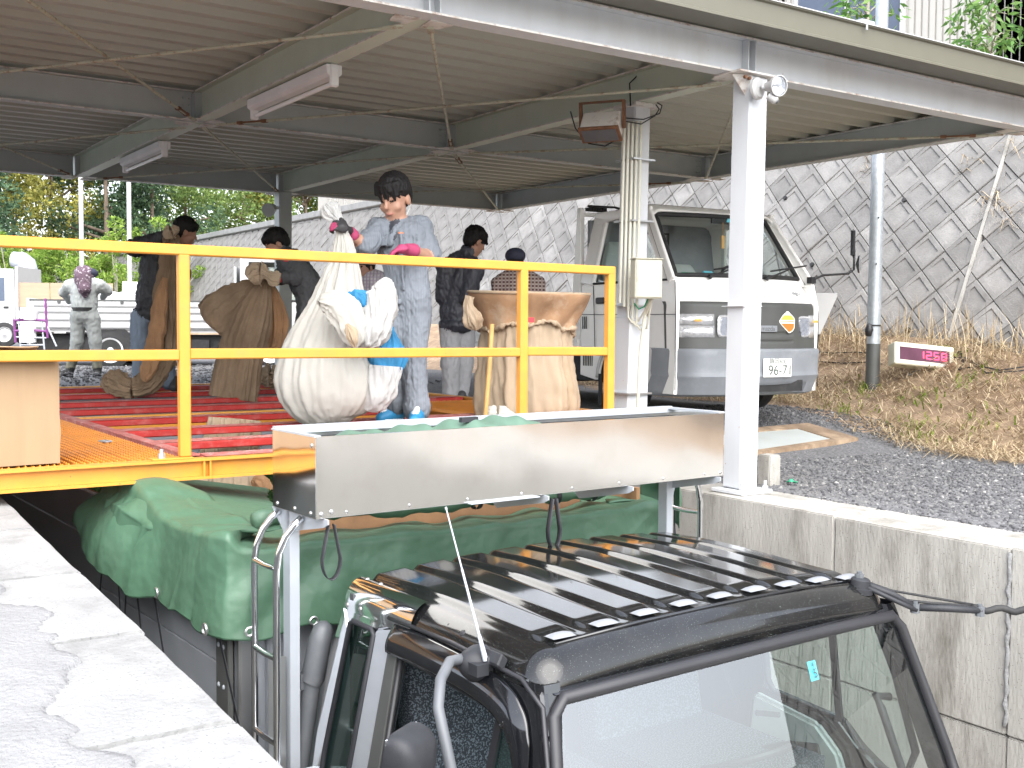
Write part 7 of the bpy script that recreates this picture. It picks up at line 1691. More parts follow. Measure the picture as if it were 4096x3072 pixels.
# white bag held by the man in overalls
c = at(710, 917, 6.75); bag = thing('cloth_bag', 'big white cloth bag swung by the man in pale blue overalls', 'bag', c)
bagloft('bag_body', [(736, 486, 10, .0, .8), (738, 500, 13, 0, .8), (742, 530, 22, 0, .8), (743, 565, 30, 0, .85), (737, 610, 46, 0, .8), (730, 660, 62, 0, .7), (722, 715, 86, 0, .65), (713, 770, 106, 0, .62), (712, 815, 119, 0, .6), (713, 850, 115, 0, .6), (714, 880, 98, 0, .6), (716, 903, 70, 0, .6), (718, 915, 38, 0, .6), (718, 919, 4, 0, .6)], 6.85, 'cloth_white', bag, 15, 0.11, seed=4, ampf=lambda f: 1.0-0.75*f, fold=0.008)
bagloft('gathered_neck', [(702, 442, 12, 0, .5), (712, 455, 24, .0, .45), (722, 466, 17, 0, .6), (734, 480, 9, 0, .9), (738, 496, 12, 0, .9)], 6.85, 'cloth_thin', bag, 9, 0.3, seed=5, fold=0.01)
bagloft('hanging_end', [(816, 610, 14, -.2, .7), (824, 624, 29, -.2, .7), (823, 655, 37, -.2, .7), (813, 692, 39, -.2, .7), (799, 724, 35, -.2, .7), (789, 745, 22, -.2, .7), (785, 756, 4, -.2, .7)], 6.75, 'cloth_thin', bag, 7, 0.10, seed=6, fold=0.016)
bagloft('stained_fold', [(684, 652, 6, -.22, .5), (698, 652, 20, -.24, .5), (722, 658, 34, -.25, .45), (746, 680, 40, -.25, .4), (760, 712, 34, -.25, .4), (767, 737, 22, -.25, .4), (770, 753, 4, -.25, .5)], 6.75, 'cloth_white', bag, 6, 0.14, seed=7, fold=0.012)
bagloft('stained_tip', [(748, 700, 5, -.36, .5), (757, 715, 14, -.37, .5), (764, 735, 13, -.37, .5), (769, 750, 5, -.36, .5)], 6.75, 'cloth_tan', bag, 5, 0.12, seed=8, fold=0.01)
bagloft('blue_lining', [(752, 634, 3, -.2, .4), (766, 636, 10, -.22, .4), (780, 645, 17, -.22, .4), (788, 660, 14, -.22, .4), (786, 672, 6, -.2, .4)], 6.75, 'blue_cloth', bag, 5, 0.2, seed=9, fold=0.012)
bagloft('blue_panel', [(838, 702, 8, .0, .5), (838, 725, 22, .0, .5), (832, 755, 42, 0, .5), (828, 785, 44, 0, .5), (824, 796, 40, 0, .5)], 6.8, 'blue_cloth', bag, 6, 0.10, seed=10, fold=0.012)
bagloft('white_panel', [(826, 790, 42, 0, .55), (824, 805, 43, 0, .55), (812, 840, 44, 0, .55), (800, 868, 34, 0, .55), (790, 885, 10, 0, .5)], 6.79, 'cloth_thin', bag, 6, 0.08, seed=11, fold=0.012)
# brown bag gathered in red gloves
c = at(510, 862, 9.6); t = thing('cloth_bag', 'brown cloth bag held out by the man with red gloves', 'bag', c)
bagloft('bag_body', [(576, 596, 8, 0, .8), (566, 622, 22, 0, .6), (553, 660, 38, 0, .5), (540, 700, 46, 0, .5), (528, 740, 49, 0, .5), (516, 790, 50, 0, .5), (505, 861, 53, 0, .5)], 9.75, 'cloth_brown', t, 18, 0.17, seed=12, ampf=lambda f: 1.2-0.4*f, fold=0.010)
bagloft('side_fold', [(572, 600, 6, .02, .5), (545, 621, 21, .02, .4), (512, 648, 38, .02, .3), (482, 675, 49, .02, .25), (463, 694, 48, .02, .22), (455, 701, 34, .02, .2), (452, 704, 5, .02, .2)], 9.75, 'cloth_brown', t, 14, 0.14, seed=31, ampf=lambda f: 1.3-0.7*f, fold=0.014)
bagloft('gathered_neck', [(538, 603, 14, -.1, .5), (552, 592, 26, -.1, .45), (566, 590, 20, -.1, .5), (577, 594, 9, -.1, .8), (590, 602, 16, -.1, .5), (604, 606, 12, -.1, .4)], 9.7, 'cloth_tan', t, 7, 0.25, seed=13, fold=0.012)
bagloft('rust_side', [(579, 602, 7, .08, .6), (588, 645, 19, .1, .5), (593, 695, 26, .1, .5), (590, 735, 23, .1, .5), (582, 752, 14, .1, .5), (579, 758, 3, .1, .5)], 9.75, 'cloth_rust', t, 8, 0.2, seed=14, fold=0.014)
# long brown bag over the shoulder of the man in the black jacket
c = at(330, 840, 10.0); t = thing('cloth_bag', 'long empty brown bag trailing from the shoulder of the man in the black jacket', 'bag', c)
bagloft('bag_body', [(372, 505, 10, 0, .8), (370, 522, 17, 0, .8), (370, 560, 24, 0, .7), (368, 620, 34, 0, .6), (366, 680, 36, 0, .6), (360, 730, 36, 0, .6), (350, 770, 34, 0, .6), (334, 803, 30, 0, .6), (312, 830, 24, -.05, .6), (292, 838, 22, -.1, .6), (270, 836, 24, -.1, .6), (248, 826, 28, -.1, .6), (230, 818, 20, -.1, .6), (222, 814, 5, -.1, .6)], 10.15, 'cloth_brown', t, 9, 0.22, seed=15, fold=0.022, twist=1.2)
bagloft('rust_side', [(356, 600, 6, -.12, .5), (346, 660, 14, -.12, .5), (338, 720, 18, -.12, .5), (330, 770, 20, -.1, .5), (318, 808, 14, -.1, .5), (312, 824, 4, -.1, .5)], 10.1, 'cloth_rust', t, 5, 0.2, seed=16, fold=0.015)
bagloft('bag_mouth', [(366, 516, 8, -.12, .6), (366, 506, 15, -.12, .6), (372, 500, 17, -.12, .6), (380, 506, 10, -.1, .6)], 10.1, 'cloth_tan', t, 6, 0.2, seed=17, fold=0.01)
# bag lying at the far end of the deck
c = at(590, 840, 11.3); t = thing('cloth_bag', 'crumpled tan bag lying on the far edge of the deck behind the white bag', 'bag', c)
bagloft('bag_body', [(560, 824, 5, 0, .8), (566, 820, 14, 0, .9), (582, 814, 22, 0, .9), (600, 816, 24, 0, .9), (616, 822, 16, 0, .9), (622, 826, 4, 0, .8)], 11.3, 'cloth_tan', t, 7, 0.2, seed=18, fold=0.035)
# bag let down through the rails on to the tea leaves
c = TW(-0.45, 2.5, 0.12); t = thing('cloth_bag', 'striped tan bag hanging down between the red rails on to the tea leaves', 'bag', c)
bagloft('bag_body', [(506, 905, 55, 0.55, .5), (504, 925, 58, .5, .5), (498, 960, 62, .3, .5), (493, 1000, 66, .1, .55), (488, 1040, 76, 0, .6), (487, 1062, 76, 0, .6), (488, 1076, 60, 0, .6), (490, 1082, 8, 0, .6)], 7.0, 'cloth_tan', t, 12, 0.16, seed=19, fold=0.010)
bagloft('rust_end', [(545, 1035, 8, -.1, .6), (560, 1045, 22, -.1, .7), (566, 1062, 24, -.1, .7), (560, 1076, 16, -.1, .6), (555, 1080, 3, -.1, .6)], 7.0, 'cloth_rust', t, 5, 0.15, seed=20, fold=0.014)
# standing bag hung in a hoop stand
c = V3((4.62, 6.78, DZ)); t = thing('bag_stand', 'tall tan cloth bag hung open in a hoop stand at the right of the deck', 'bag stand', c)
bagloft('bag_body', [(1140, 672, 92, 0, .8), (1140, 705, 96, 0, .8), (1138, 740, 98, 0, .8), (1138, 790, 102, 0, .8), (1140, 840, 110, 0, .8), (1142, 880, 112, 0, .8), (1144, 905, 104, 0, .8), (1145, 915, 96, 0, .8)], 7.9, 'cloth_tan', t, 12, 0.06, seed=21, fold=0.014)
def rim(u, v):
    a = u*2*PI; c_, s_ = math.cos(a), math.sin(a); hw = 135 if c_ > 0 else 128; w0 = 100
    k = v; w = hw+(w0-hw)*sm(0, 1, k)**0.8; cx = 1140; p = at(cx+c_*w, 633+ (3*c_) + k*(74+10*math.sin(a*2+1)+5*math.sin(a*7)) , 7.9+s_*0.36*(w/130)); n = V3((c_, s_, 0))
    return p+RT*(0.016*math.sin(a*9+v*4)*k*c_)+FW*(0.018*math.sin(a*11+v*3)*k)
b = MB(); b.grid(rim, 120, 24, closed_u=True); b.build('folded_rim', 'cloth_tan_dark', t, smooth=True, fix=False, solid=0.004)
b = MB(); b.tube([at(1140+math.cos(a)*(134 if math.cos(a) > 0 else 128), 633+3*math.cos(a), 7.9+math.sin(a)*0.36) for a in [k*PI/24 for k in range(48)]], 0.012, 8, closed=True); b.build('hoop', 'cloth_tan', t, smooth=True)
b = MB(); b.tube([V3(rim(k/160, 1.0))+V3((0, 0, 0.004*math.sin(k*1.9))) for k in range(160)], [0.015+0.006*math.sin(k*0.8)+0.005*math.sin(k*2.1+1) for k in range(160)], 8, closed=True); b.build('gathered_hem', 'cloth_tan', t, smooth=True)
bagloft('turned_corner', [(1016, 640, 8, -.2, .5), (1012, 660, 10, -.2, .5), (1020, 690, 22, -.22, .5), (1026, 706, 18, -.2, .5), (1028, 714, 4, -.2, .5)], 7.85, 'cloth_tan', t, 5, 0.2, seed=22, fold=0.012)
b = MB(); b.tube([at(1063, 700, 7.42), at(1058, 780, 7.42), at(1048, 905, 7.42), at(1047, 915, 7.42)], 0.016, 10); b.build('pole', 'wood_stick', t, smooth='auto')
b = MB(); b.tube([at(1127, 633, 7.52), at(1125, 660, 7.52), at(1124, 700, 7.54)], [0.008]*3, 6)
for k in range(9): b.lathe(at(1127-k*0.4, 640+k*7.5, 7.51), (0, -1, 0), [(-0.012, 0), (-.01, .009), (.004, .009), (.008, 0)], 6)
b.build('lacing', 'cloth_white', t)
b = MB(); p = at(1147, 691, 7.50); b.obox(p, RT*0.022, DN*0.016, FW*0.002); b.build('red_tag', 'tag_red', t)
bagloft('slack_hem', [(1050, 912, 5, -.3, .6), (1060, 902, 16, -.3, .6), (1078, 897, 18, -.3, .6), (1100, 902, 14, -.3, .6), (1118, 908, 4, -.3, .6)], 7.8, 'cloth_white', t, 5, 0.2, seed=23, fold=0.02)

# ================================================================== PEOPLE
def axes(fw, up=(0, 0, 1)):
    f = V3(fw).normalized(); u = V3(up); s = f.cross(u).normalized(); u = s.cross(f); return [tuple(s), tuple(f), tuple(u)]
def cap(a, b_, ra, rb, lab, k=0.03): return ('c', tuple(a), tuple(b_), ra, rb, lab, k)
def ell(c, r, R, lab, k=0.03): return ('e', tuple(c), tuple(r), R, lab, k)
def head(prims, c, R, s, lab='skin', k=0.02, jaw=True):
    """head ellipsoids; c centre of the skull, R axes (side, forward, up), s scale"""
    S_, F_, U_ = V3(R[0]), V3(R[1]), V3(R[2])
    P = lambda x, y, z: c+S_*x*s+F_*y*s+U_*z*s
    prims.append(ell(P(0, 0, 0.02), (0.078*s, 0.095*s, 0.095*s), R, lab, k)); prims.append(ell(P(0, 0.025, -0.055), (0.060*s, 0.068*s, 0.072*s), R, lab, k))
    prims.append(ell(P(0, 0.048, -0.098), (0.034*s, 0.030*s, 0.026*s), R, lab, 0.02))
    prims.append(cap(P(0, 0.092, 0.005), P(0, 0.108, -0.035), 0.008*s, 0.013*s, lab, 0.012))
    for q in (-1, 1):
        prims.append(ell(P(q*0.078, -0.008, -0.025), (0.012*s, 0.022*s, 0.034*s), R, lab, 0.008)); prims.append(ell(P(q*0.042, 0.062, -0.045), (0.024*s, 0.02*s, 0.02*s), R, lab, 0.02))
    prims.append(ell(P(0, 0.088, -0.075), (0.022*s, 0.012*s, 0.009*s), R, lab, 0.008))
    return P
def hairmesh(name, P, R, s, parent, res, back=True, fringe=0.03, rough=0.008, side=0.03, tuft=()):
    pr = [ell(P(0, -0.012, 0.045), (0.092*s, 0.105*s, 0.092*s), R, 'hair', 0.02), ell(P(0, -0.05, 0.0), (0.077*s, 0.068*s, 0.082*s), R, 'hair', 0.02)]
    for i in range(9):
        x = -0.064+0.016*i; l = fringe*(0.8+0.5*math.sin(i*2.3)); pr.append(cap(P(x, 0.085-0.6*x*x/0.064, 0.08), P(x*1.05, 0.098-5*x*x, 0.065-l), 0.016*s, 0.006*s, 'hair', 0.012))
    for q in (-1, 1): pr.append(cap(P(q*0.076, 0.025, 0.04), P(q*0.077, 0.012, 0.03-side), 0.018*s, 0.007*s, 'hair', 0.012))
    for a_, b_, r1, r2 in tuft: pr.append(cap(P(*a_), P(*b_), r1*s, r2*s, 'hair', 0.012))
    V, Q, L = softbody(pr, res); V = relax(V, Q, 1); N = vnormals(V, Q)
    Sx = V3(R[0]); V = V+N*(rough*folds(V, 75, (1, 1, 0.25)))[:, None]
    return npmesh(name, V, Q, 'hair', parent, smooth=True)
def fingers(pr, w, p, d, n, r, lab, curl=1.2, spread=0.018, L=0.085, thumb=1):
    """palm at p pointing along d with back-of-hand normal n; four bent fingers and a thumb"""
    d = V3(d).normalized(); n = V3(n); n = (n-d*n.dot(d)).normalized(); s = d.cross(n)
    pr.append(cap(w, p, r*2.2, r*2.5, lab, 0.02)); pr.append(ell(p, (0.040, 0.045, 0.020), [tuple(s), tuple(d), tuple(n)], lab, 0.012))
    for i, l in enumerate((0.86, 1.0, 0.95, 0.76)):
        o = p+d*0.032+s*(spread*(i-1.5)); a = o; ang = 0.25
        for j, f in enumerate((0.42, 0.32, 0.26)):
            ang += curl*(0.5+0.25*j); dd = d*math.cos(ang)-n*math.sin(ang); b_ = a+dd*(L*l*f); pr.append(cap(a, b_, r*(1-.08*j), r*(0.92-.08*j), lab, 0.004)); a = b_
    o = p+s*(0.036*thumb)-d*0.01; a = o+s*(0.02*thumb)+d*0.025-n*0.012; b_ = a+d*0.024-n*0.022-s*(0.008*thumb); pr.append(cap(o, a, r*1.15, r*1.05, lab, 0.008)); pr.append(cap(a, b_, r*1.05, r*0.85, lab, 0.004))
UP = V3((0, 0, 1))
# ---- 1 man in pale blue overalls
T = 7.25; A = lambda u, v, d=0: at(u, v, T+d)
root = at(873, 905, T); man = thing('person', 'dark haired man in pale blue short sleeved overalls swinging a white bag', 'person', (root.x, root.y, DZ))
pr = []; O, SK = 'overall', 'skin'
pel, wai, che, nec = A(880, 655), A(880, 610), A(866, 530), A(859, 478)
fwd = (-FW*0.8-RT*0.35); fwd.z = 0; fwd.normalize(); Rb = axes(fwd)
pr += [ell(A(880, 640), (0.165, 0.125, 0.15), Rb, O, 0.06), ell(A(876, 590), (0.152, 0.115, 0.15), Rb, O, 0.06), ell(A(868, 535), (0.172, 0.125, 0.155), Rb, O, 0.06), ell(A(866, 500), (0.165, 0.10, 0.075), Rb, O, 0.05)]
shR, shL = A(818, 494, -.02), A(908, 492, 0.05)
pr += [cap(A(860, 484), shR, 0.055, 0.068, O, 0.04), cap(A(862, 484), shL, 0.055, 0.070, O, 0.04)]
elR, haR = A(791, 530, -.15), A(738, 490, -.44)
pr += [cap(shR, A(799, 520, -.12), 0.072, 0.072, O, 0.03), cap(A(800, 518, -.12), A(790, 528, -.16), 0.070, 0.078, O, 0.01), cap(elR, A(762, 512, -.25), 0.042, 0.036, SK, 0.012), cap(A(764, 513, -.24), A(758, 503, -.27), 0.036, 0.030, SK, 0.01)]
elL, haL = A(926, 556, -.02), A(868, 538, -.42)
pr += [cap(shL, A(922, 535, .02), 0.075, 0.080, O, 0.03), cap(A(922, 530, .02), A(926, 548, 0), 0.078, 0.084, O, 0.01), cap(elL, A(890, 542, -.28), 0.046, 0.036, SK, 0.012)]
hipR, knR, anR = A(858, 675), A(849, 765, -.05), A(850, 862, -.03); hipL, knL, anL = A(900, 675), A(893, 770, -.08), A(900, 876, -.10)
pr += [cap(hipR, knR, 0.100, 0.074, O, 0.05), cap(knR, anR, 0.074, 0.076, O, 0.03), cap(hipL, knL, 0.102, 0.078, O, 0.05), cap(knL, anL, 0.078, 0.080, O, 0.03)]
pr += [cap(anR, A(851, 872, -.03), 0.082, 0.078, O, 0.02), cap(anL, A(901, 884, -.1), 0.085, 0.082, O, 0.02)]
pr += [cap(A(858, 488), A(857, 455, -.03), 0.060, 0.055, SK, 0.02)]
hd = A(852, 424, -.05); hf = (fwd*1.0-UP*0.42+RT*-0.05); Rh = axes(hf); s1 = 1.18
P = head(pr, hd, Rh, s1)
for q in ((-1, 1)): pr.append(cap(A(859+q*2, 489, -.06), A(858+q*17, 476, 0), 0.026, 0.022, O, 0.012)); pr.append(cap(A(859+q*3, 492, -.09), A(856+q*12, 512, -.13), 0.018, 0.012, O, 0.01))
pr.append(cap(A(855, 488, -.06), A(852, 512, -.115), 0.036, 0.014, 'shirt', 0.01))
paint = [(P(q*0.033, 0.085, -0.006), (0.020*s1, 0.022*s1, 0.0055*s1), Rh, 'dark') for q in (-1, 1)]+[(P(q*0.035, 0.09, 0.022), (0.024*s1, 0.03*s1, 0.0055*s1), Rh, 'dark') for q in (-1, 1)]+[(P(0, 0.095, -0.076), (0.024*s1, 0.025*s1, 0.008*s1), Rh, 'lips')]
pr += [ell(A(879, 627), (0.160, 0.122, 0.022), Rb, O, 0.008), cap(A(836, 645, -.11), A(862, 652, -.13), 0.012, 0.012, O, 0.008), cap(A(896, 650, -.11), A(918, 636, -.06), 0.012, 0.012, O, 0.008), ell(A(889, 516, -.11), (0.045, 0.012, 0.045), Rb, O, 0.006), ell(A(838, 520, -.12), (0.045, 0.014, 0.045), Rb, O, 0.006), cap(A(866, 505, -.15), A(872, 625, -.14), 0.010, 0.010, O, 0.008)]
body = softpart('body', pr, 0.0075, {O: 'overall_cloth', SK: 'skin', 'shirt': 'jacket_navy', 'dark': 'hair', 'lips': 'lips'}, man, {O: 0.0065}, 13, paint)
hairmesh('hair', P, Rh, s1, man, 0.007, fringe=0.055, rough=0.006)
pr = []; fingers(pr, A(757, 500, -.27), haR, (-RT*0.9-DN*0.25-FW*.2), (DN*-0.35-FW*.9+RT*.1), 0.0115, 'black', 1.0)
w1 = A(758, 502, -.27); pr.append(cap(A(762, 508, -.255), w1, 0.042, 0.036, 'pink', 0.01))
softpart('glove', pr, 0.005, {'black': 'glove_black', 'pink': 'glove_pink'}, body, paint=[(haR+RT*-0.05, (0.045, 0.03, 0.03), axes(FW), 'pink')])
pr = []; fingers(pr, A(882, 540, -.32), haL, (-RT*0.95+DN*0.15-FW*.1), (-DN*0.95-FW*.2), 0.0125, 'pink', 0.5); pr.append(cap(A(893, 541, -.28), A(880, 539, -.33), 0.045, 0.038, 'pink', 0.01))
softpart('glove', pr, 0.005, {'pink': 'glove_pink', 'black': 'glove_black'}, body)
def shoe(an, toe, heel, sole_z, mat_, par, s=1.0, white=True):
    d = V3((toe-heel).x, (toe-heel).y, 0) if False else V3(((toe-heel).x, (toe-heel).y, 0)); L = d.length; d.normalize(); sd = d.cross(UP); h0 = V3((heel.x, heel.y, sole_z)); p_ = []
    p_ += [cap(h0+d*0.02+UP*0.045, h0+d*(L*.55)+UP*0.055, 0.042*s, 0.045*s, 'up', 0.02), cap(h0+d*(L*.5)+UP*0.05, h0+d*(L-.03)+UP*0.035, 0.046*s, 0.036*s, 'up', 0.02), cap(h0+d*0.03+UP*0.05, h0+d*0.06+UP*0.11, 0.044*s, 0.042*s, 'up', 0.02)]
    p_ += [ell(h0+d*(L*.48)+UP*0.012, (0.052*s, L*.54, 0.016), [tuple(sd), tuple(d), (0, 0, 1)], 'sole', 0.006)]
    if white: p_ += [cap(h0+d*(L*.45)+UP*0.105-sd*0.0, h0+d*(L*.75)+UP*0.078, 0.020, 0.018, 'sole', 0.004)]
    o_ = softpart('shoe', p_, 0.007, {'up': mat_, 'sole': 'shoe_white' if white else 'rubber'}, par); return o_
shoe(anR, A(815, 893, -.12), A(866, 890, .02), DZ+0.0, 'shoe_blue', body); shoe(anL, A(893, 912, -.30), A(908, 890, -.06), DZ+0.0, 'shoe_blue', body)
# seams and pockets of the overalls
b = MB(); b.obox(A(826, 523, -.135), RT*0.030-FW*.012, DN*0.024, FW*0.004); b.build('pocket', 'overall_cloth', body, bevel=0.004)
b = MB(); b.obox(A(866, 503, -.155), RT*0.016, DN*0.004, FW*0.003); b.build('name_stitching', 'badge_orange', body)

def simple_person(label, T, pose, labmats, res=0.011, wr=0.010, base=None, group=None, hairkw=None, hat=None, paint=(), ws=15):
    pass
# ---- 2 man in dark jacket, back to the viewer, beside the bag stand
T = 10.7; A = lambda u, v, d=0: at(u, v, T+d); root = at(985, 872, T)
man2 = thing('person', 'man in dark navy jacket and grey trousers turned away beside the bag stand', 'person', (root.x, root.y, gz(root.x, root.y)))
f2_ = (FW*0.75+RT*0.66); f2_.z = 0; f2_.normalize(); Rb = axes(f2_); J, TR = 'jacket', 'trouser'
pr = [ell(A(985, 672), (0.17, 0.14, 0.20), Rb, J, 0.06), ell(A(990, 612), (0.185, 0.15, 0.22), Rb, J, 0.07), ell(A(998, 575), (0.18, 0.12, 0.11), Rb, J, 0.06), cap(A(990, 560), A(963, 580, -.05), 0.08, 0.085, J, 0.05), cap(A(963, 580, -.05), A(958, 640, -.02), 0.085, 0.075, J, 0.04), cap(A(1010, 565), A(1024, 585, -.1), 0.08, 0.085, J, 0.05), cap(A(1024, 585, -.12), A(1012, 645, -.16), 0.085, 0.072, J, 0.03), cap(A(1012, 645, -.16), A(1040, 672, .05), 0.072, 0.06, J, 0.03), ell(A(985, 702), (0.18, 0.15, 0.07), Rb, J, 0.03)]
pr += [cap(A(972, 715), A(972, 785), 0.105, 0.085, TR, 0.05), cap(A(972, 785), A(975, 862), 0.085, 0.078, TR, 0.03), cap(A(1005, 715, .1), A(1004, 785, .12), 0.105, 0.085, TR, 0.05), cap(A(1004, 785, .12), A(995, 858, .12), 0.082, 0.075, TR, 0.03)]
pr += [cap(A(1010, 565), A(1022, 542), 0.062, 0.060, 'skin', 0.02), cap(A(1002, 562), A(1012, 545), 0.075, 0.078, J, 0.02), cap(A(1040, 672, .05), A(1055, 680, .1), 0.035, 0.03, 'skin', 0.01)]
hd = A(1027, 520); Rh = axes(f2_*0.85+RT*0.35-UP*0.45); P = head(pr, hd, Rh, 1.06, 'skin')
body = softpart('body', pr, 0.012, {J: 'jacket_navy', TR: 'trouser_grey', 'skin': 'skin_dark'}, man2, {J: 0.012, TR: 0.008}, 10)
hairmesh('hair', P, Rh, 1.10, man2, 0.009, fringe=0.06, rough=0.012, side=0.02, tuft=[((0.0, .06, .09), (0.01, .13, .02), .02, .008), ((-.03, .06, .09), (-.03, .13, .03), .018, .006)])
for x in (975, 997): shoe(None, A(x+14, 876, .14), A(x-4, 876, -.08), root.z-0.02, 'shoe_dark', body, 1.0, False)
# ---- 3 man with cap and plaid shirt
T = 10.6; A = lambda u, v, d=0: at(u, v, T+d); root = at(1118, 850, T)
m3 = thing('person', 'man in navy cap and brown plaid shirt seen from behind over the bag stand', 'person', (root.x, root.y, gz(root.x, root.y)))
fb_ = V3((FW.x, FW.y, 0)).normalized(); Rb = axes(fb_); J = 'shirt'
pr = [ell(A(1118, 650), (0.20, 0.14, 0.20), Rb, J, 0.06), ell(A(1119, 612), (0.20, 0.13, 0.13), Rb, J, 0.06), cap(A(1105, 598), A(1078, 612), 0.065, 0.07, J, 0.05), cap(A(1130, 598), A(1160, 612), 0.065, 0.07, J, 0.05), cap(A(1078, 612), A(1072, 665), 0.07, 0.06, J, 0.03), cap(A(1160, 612), A(1166, 665), 0.07, 0.06, J, 0.03), cap(A(1100, 700), A(1100, 840), 0.1, 0.075, 'tr', 0.05), cap(A(1138, 700), A(1138, 840), 0.1, 0.075, 'tr', 0.05), cap(A(1116, 595), A(1114, 575), 0.062, 0.058, 'skin', 0.02), cap(A(1100, 594), A(1133, 594), 0.045, 0.045, J, 0.02)]
hd = A(1113, 566); Rh = axes(fb_+RT*-0.1-UP*0.05); P = head(pr, hd, Rh, 1.0, 'skin')
body = softpart('body', pr, 0.012, {J: 'plaid_brown', 'tr': 'trouser_grey', 'skin': 'skin_dark'}, m3, {J: 0.008}, 14)
pr = [ell(P(0, -0.005, 0.060), (0.100, 0.115, 0.078), Rh, 'cap', 0.01), cap(P(-.05, .10, .05), P(.05, .10, .05), 0.018, 0.018, 'cap', 0.02), cap(P(-.03, .15, .04), P(.03, .15, .04), 0.010, 0.010, 'cap', 0.03)]
softpart('cap', pr, 0.009, {'cap': 'cap_navy'}, m3)
pr = [ell(P(0, -0.045, -0.005), (0.078, 0.062, 0.062), Rh, 'h', 0.01)]; softpart('hair', pr, 0.009, {'h': 'hair'}, m3)
# ---- 4 woman in pale plaid shirt behind the white bag
T = 11.2; A = lambda u, v, d=0: at(u, v, T+d); root = at(812, 830, T)
m4 = thing('person', 'dark haired woman in pale plaid shirt half hidden behind the white bag', 'person', (root.x, root.y, gz(root.x, root.y)))
f4 = (-FW*0.9-RT*0.35); f4.z = 0; f4.normalize(); Rb = axes(f4); J = 'shirt'
pr = [ell(A(812, 650), (0.19, 0.14, 0.22), Rb, J, 0.06), ell(A(810, 612), (0.19, 0.13, 0.12), Rb, J, 0.06), cap(A(805, 600), A(778, 615), 0.06, 0.065, J, 0.05), cap(A(812, 600), A(840, 618), 0.06, 0.068, J, 0.05), cap(A(778, 615), A(770, 670), 0.065, 0.06, J, 0.03), cap(A(842, 618), A(850, 670), 0.065, 0.06, J, 0.03), cap(A(800, 700), A(800, 825), 0.1, 0.075, 'tr', 0.05), cap(A(832, 700), A(832, 825), 0.1, 0.075, 'tr', 0.05), cap(A(800, 600), A(790, 585), 0.055, 0.052, 'skin', 0.02)]
hd = A(786, 574); Rh = axes(f4-RT*0.25-UP*0.15); P = head(pr, hd, Rh, 1.05, 'skin')
paint = [(P(q*0.033, 0.088, -0.004), (0.02, 0.025, 0.008), Rh, 'dark') for q in (-1, 1)]+[(P(0, 0.095, -0.076), (0.022, 0.025, 0.009), Rh, 'lips')]
body = softpart('body', pr, 0.012, {J: 'plaid_pale', 'tr': 'trouser_grey', 'skin': 'skin', 'dark': 'hair', 'lips': 'lips'}, m4, {J: 0.009}, 14, paint)
hairmesh('hair', P, Rh, 1.1, m4, 0.009, fringe=0.035, rough=0.006, side=0.07)
# ---- 5 stooping man in dark grey with red gloves
T = 10.2; A = lambda u, v, d=0: at(u, v, T+d); root = at(655, 845, T)
m5 = thing('person', 'stooping man in dark grey work clothes holding a brown bag in red gloves', 'person', (root.x, root.y, DZ))
f5 = (-RT*0.95-FW*0.25); f5.z = 0; f5.normalize(); tor = (A(622, 560)-A(668, 630)).normalized(); side5 = f5.cross(UP); Rt = [tuple(side5), tuple(tor.cross(side5)*1), tuple(tor)]; J = 'work'
pr = [ell(A(646, 592), (0.19, 0.135, 0.22), Rt, J, 0.06), ell(A(668, 628), (0.175, 0.14, 0.16), Rt, J, 0.07), ell(A(628, 565), (0.175, 0.115, 0.11), Rt, J, 0.05)]
sh, el, ha = A(628, 572, -.12), A(632, 612, -.18), A(592, 600, -.30)
pr += [cap(sh, A(636, 600, -.2), 0.078, 0.066, J, 0.03), cap(A(636, 600, -.2), A(606, 600, -.28), 0.064, 0.048, J, 0.02), cap(A(606, 600, -.28), ha, 0.034, 0.03, 'skin', 0.01), cap(A(618, 560, .12), A(606, 600, .1), 0.075, 0.06, J, 0.03), cap(A(606, 600, .1), A(580, 604, -.1), 0.06, 0.04, J, 0.02)]
pr += [cap(A(668, 655, -.05), A(650, 735, -.08), 0.105, 0.08, J, 0.05), cap(A(650, 735, -.08), A(655, 830, -.05), 0.08, 0.075, J, 0.03), cap(A(676, 655, .1), A(668, 740, .12), 0.105, 0.08, J, 0.05), cap(A(668, 740, .12), A(675, 830, .12), 0.08, 0.075, J, 0.03)]
pr += [cap(A(616, 555), A(604, 538), 0.058, 0.055, 'skin', 0.02), cap(A(622, 556), A(611, 545), 0.072, 0.07, J, 0.02)]
hd = A(597, 525); Rh = axes(f5*0.85-UP*0.5); P = head(pr, hd, Rh, 1.08, 'skin')
body = softpart('body', pr, 0.012, {J: 'work_grey', 'skin': 'skin'}, m5, {J: 0.012}, 14)
hairmesh('hair', P, Rh, 1.1, m5, 0.009, fringe=0.02, rough=0.006)
pr = []; fingers(pr, A(600, 600, -.29), A(580, 600, -.32), -RT*0.9+DN*0.1, -DN*0.7-FW*.7, 0.0125, 'g', 1.1); pr.append(cap(A(604, 600, -.285), A(594, 600, -.3), 0.045, 0.04, 'g', 0.01)); pr.append(ell(A(574, 596, -.3), (.045, .04, .04), axes(FW), 'g', .02)); softpart('glove', pr, 0.006, {'g': 'glove_red'}, body)
b = MB(); b.obox(A(618, 563, -.2), RT*0.022, DN*0.008, FW*0.004); b.build('red_patch', 'tag_red', body)
for x, dz in ((652, -.05), (672, .12)): shoe(None, A(x-12, 846, dz-.1), A(x+6, 846, dz+.02), DZ, 'shoe_dark', body, 1.0, False)
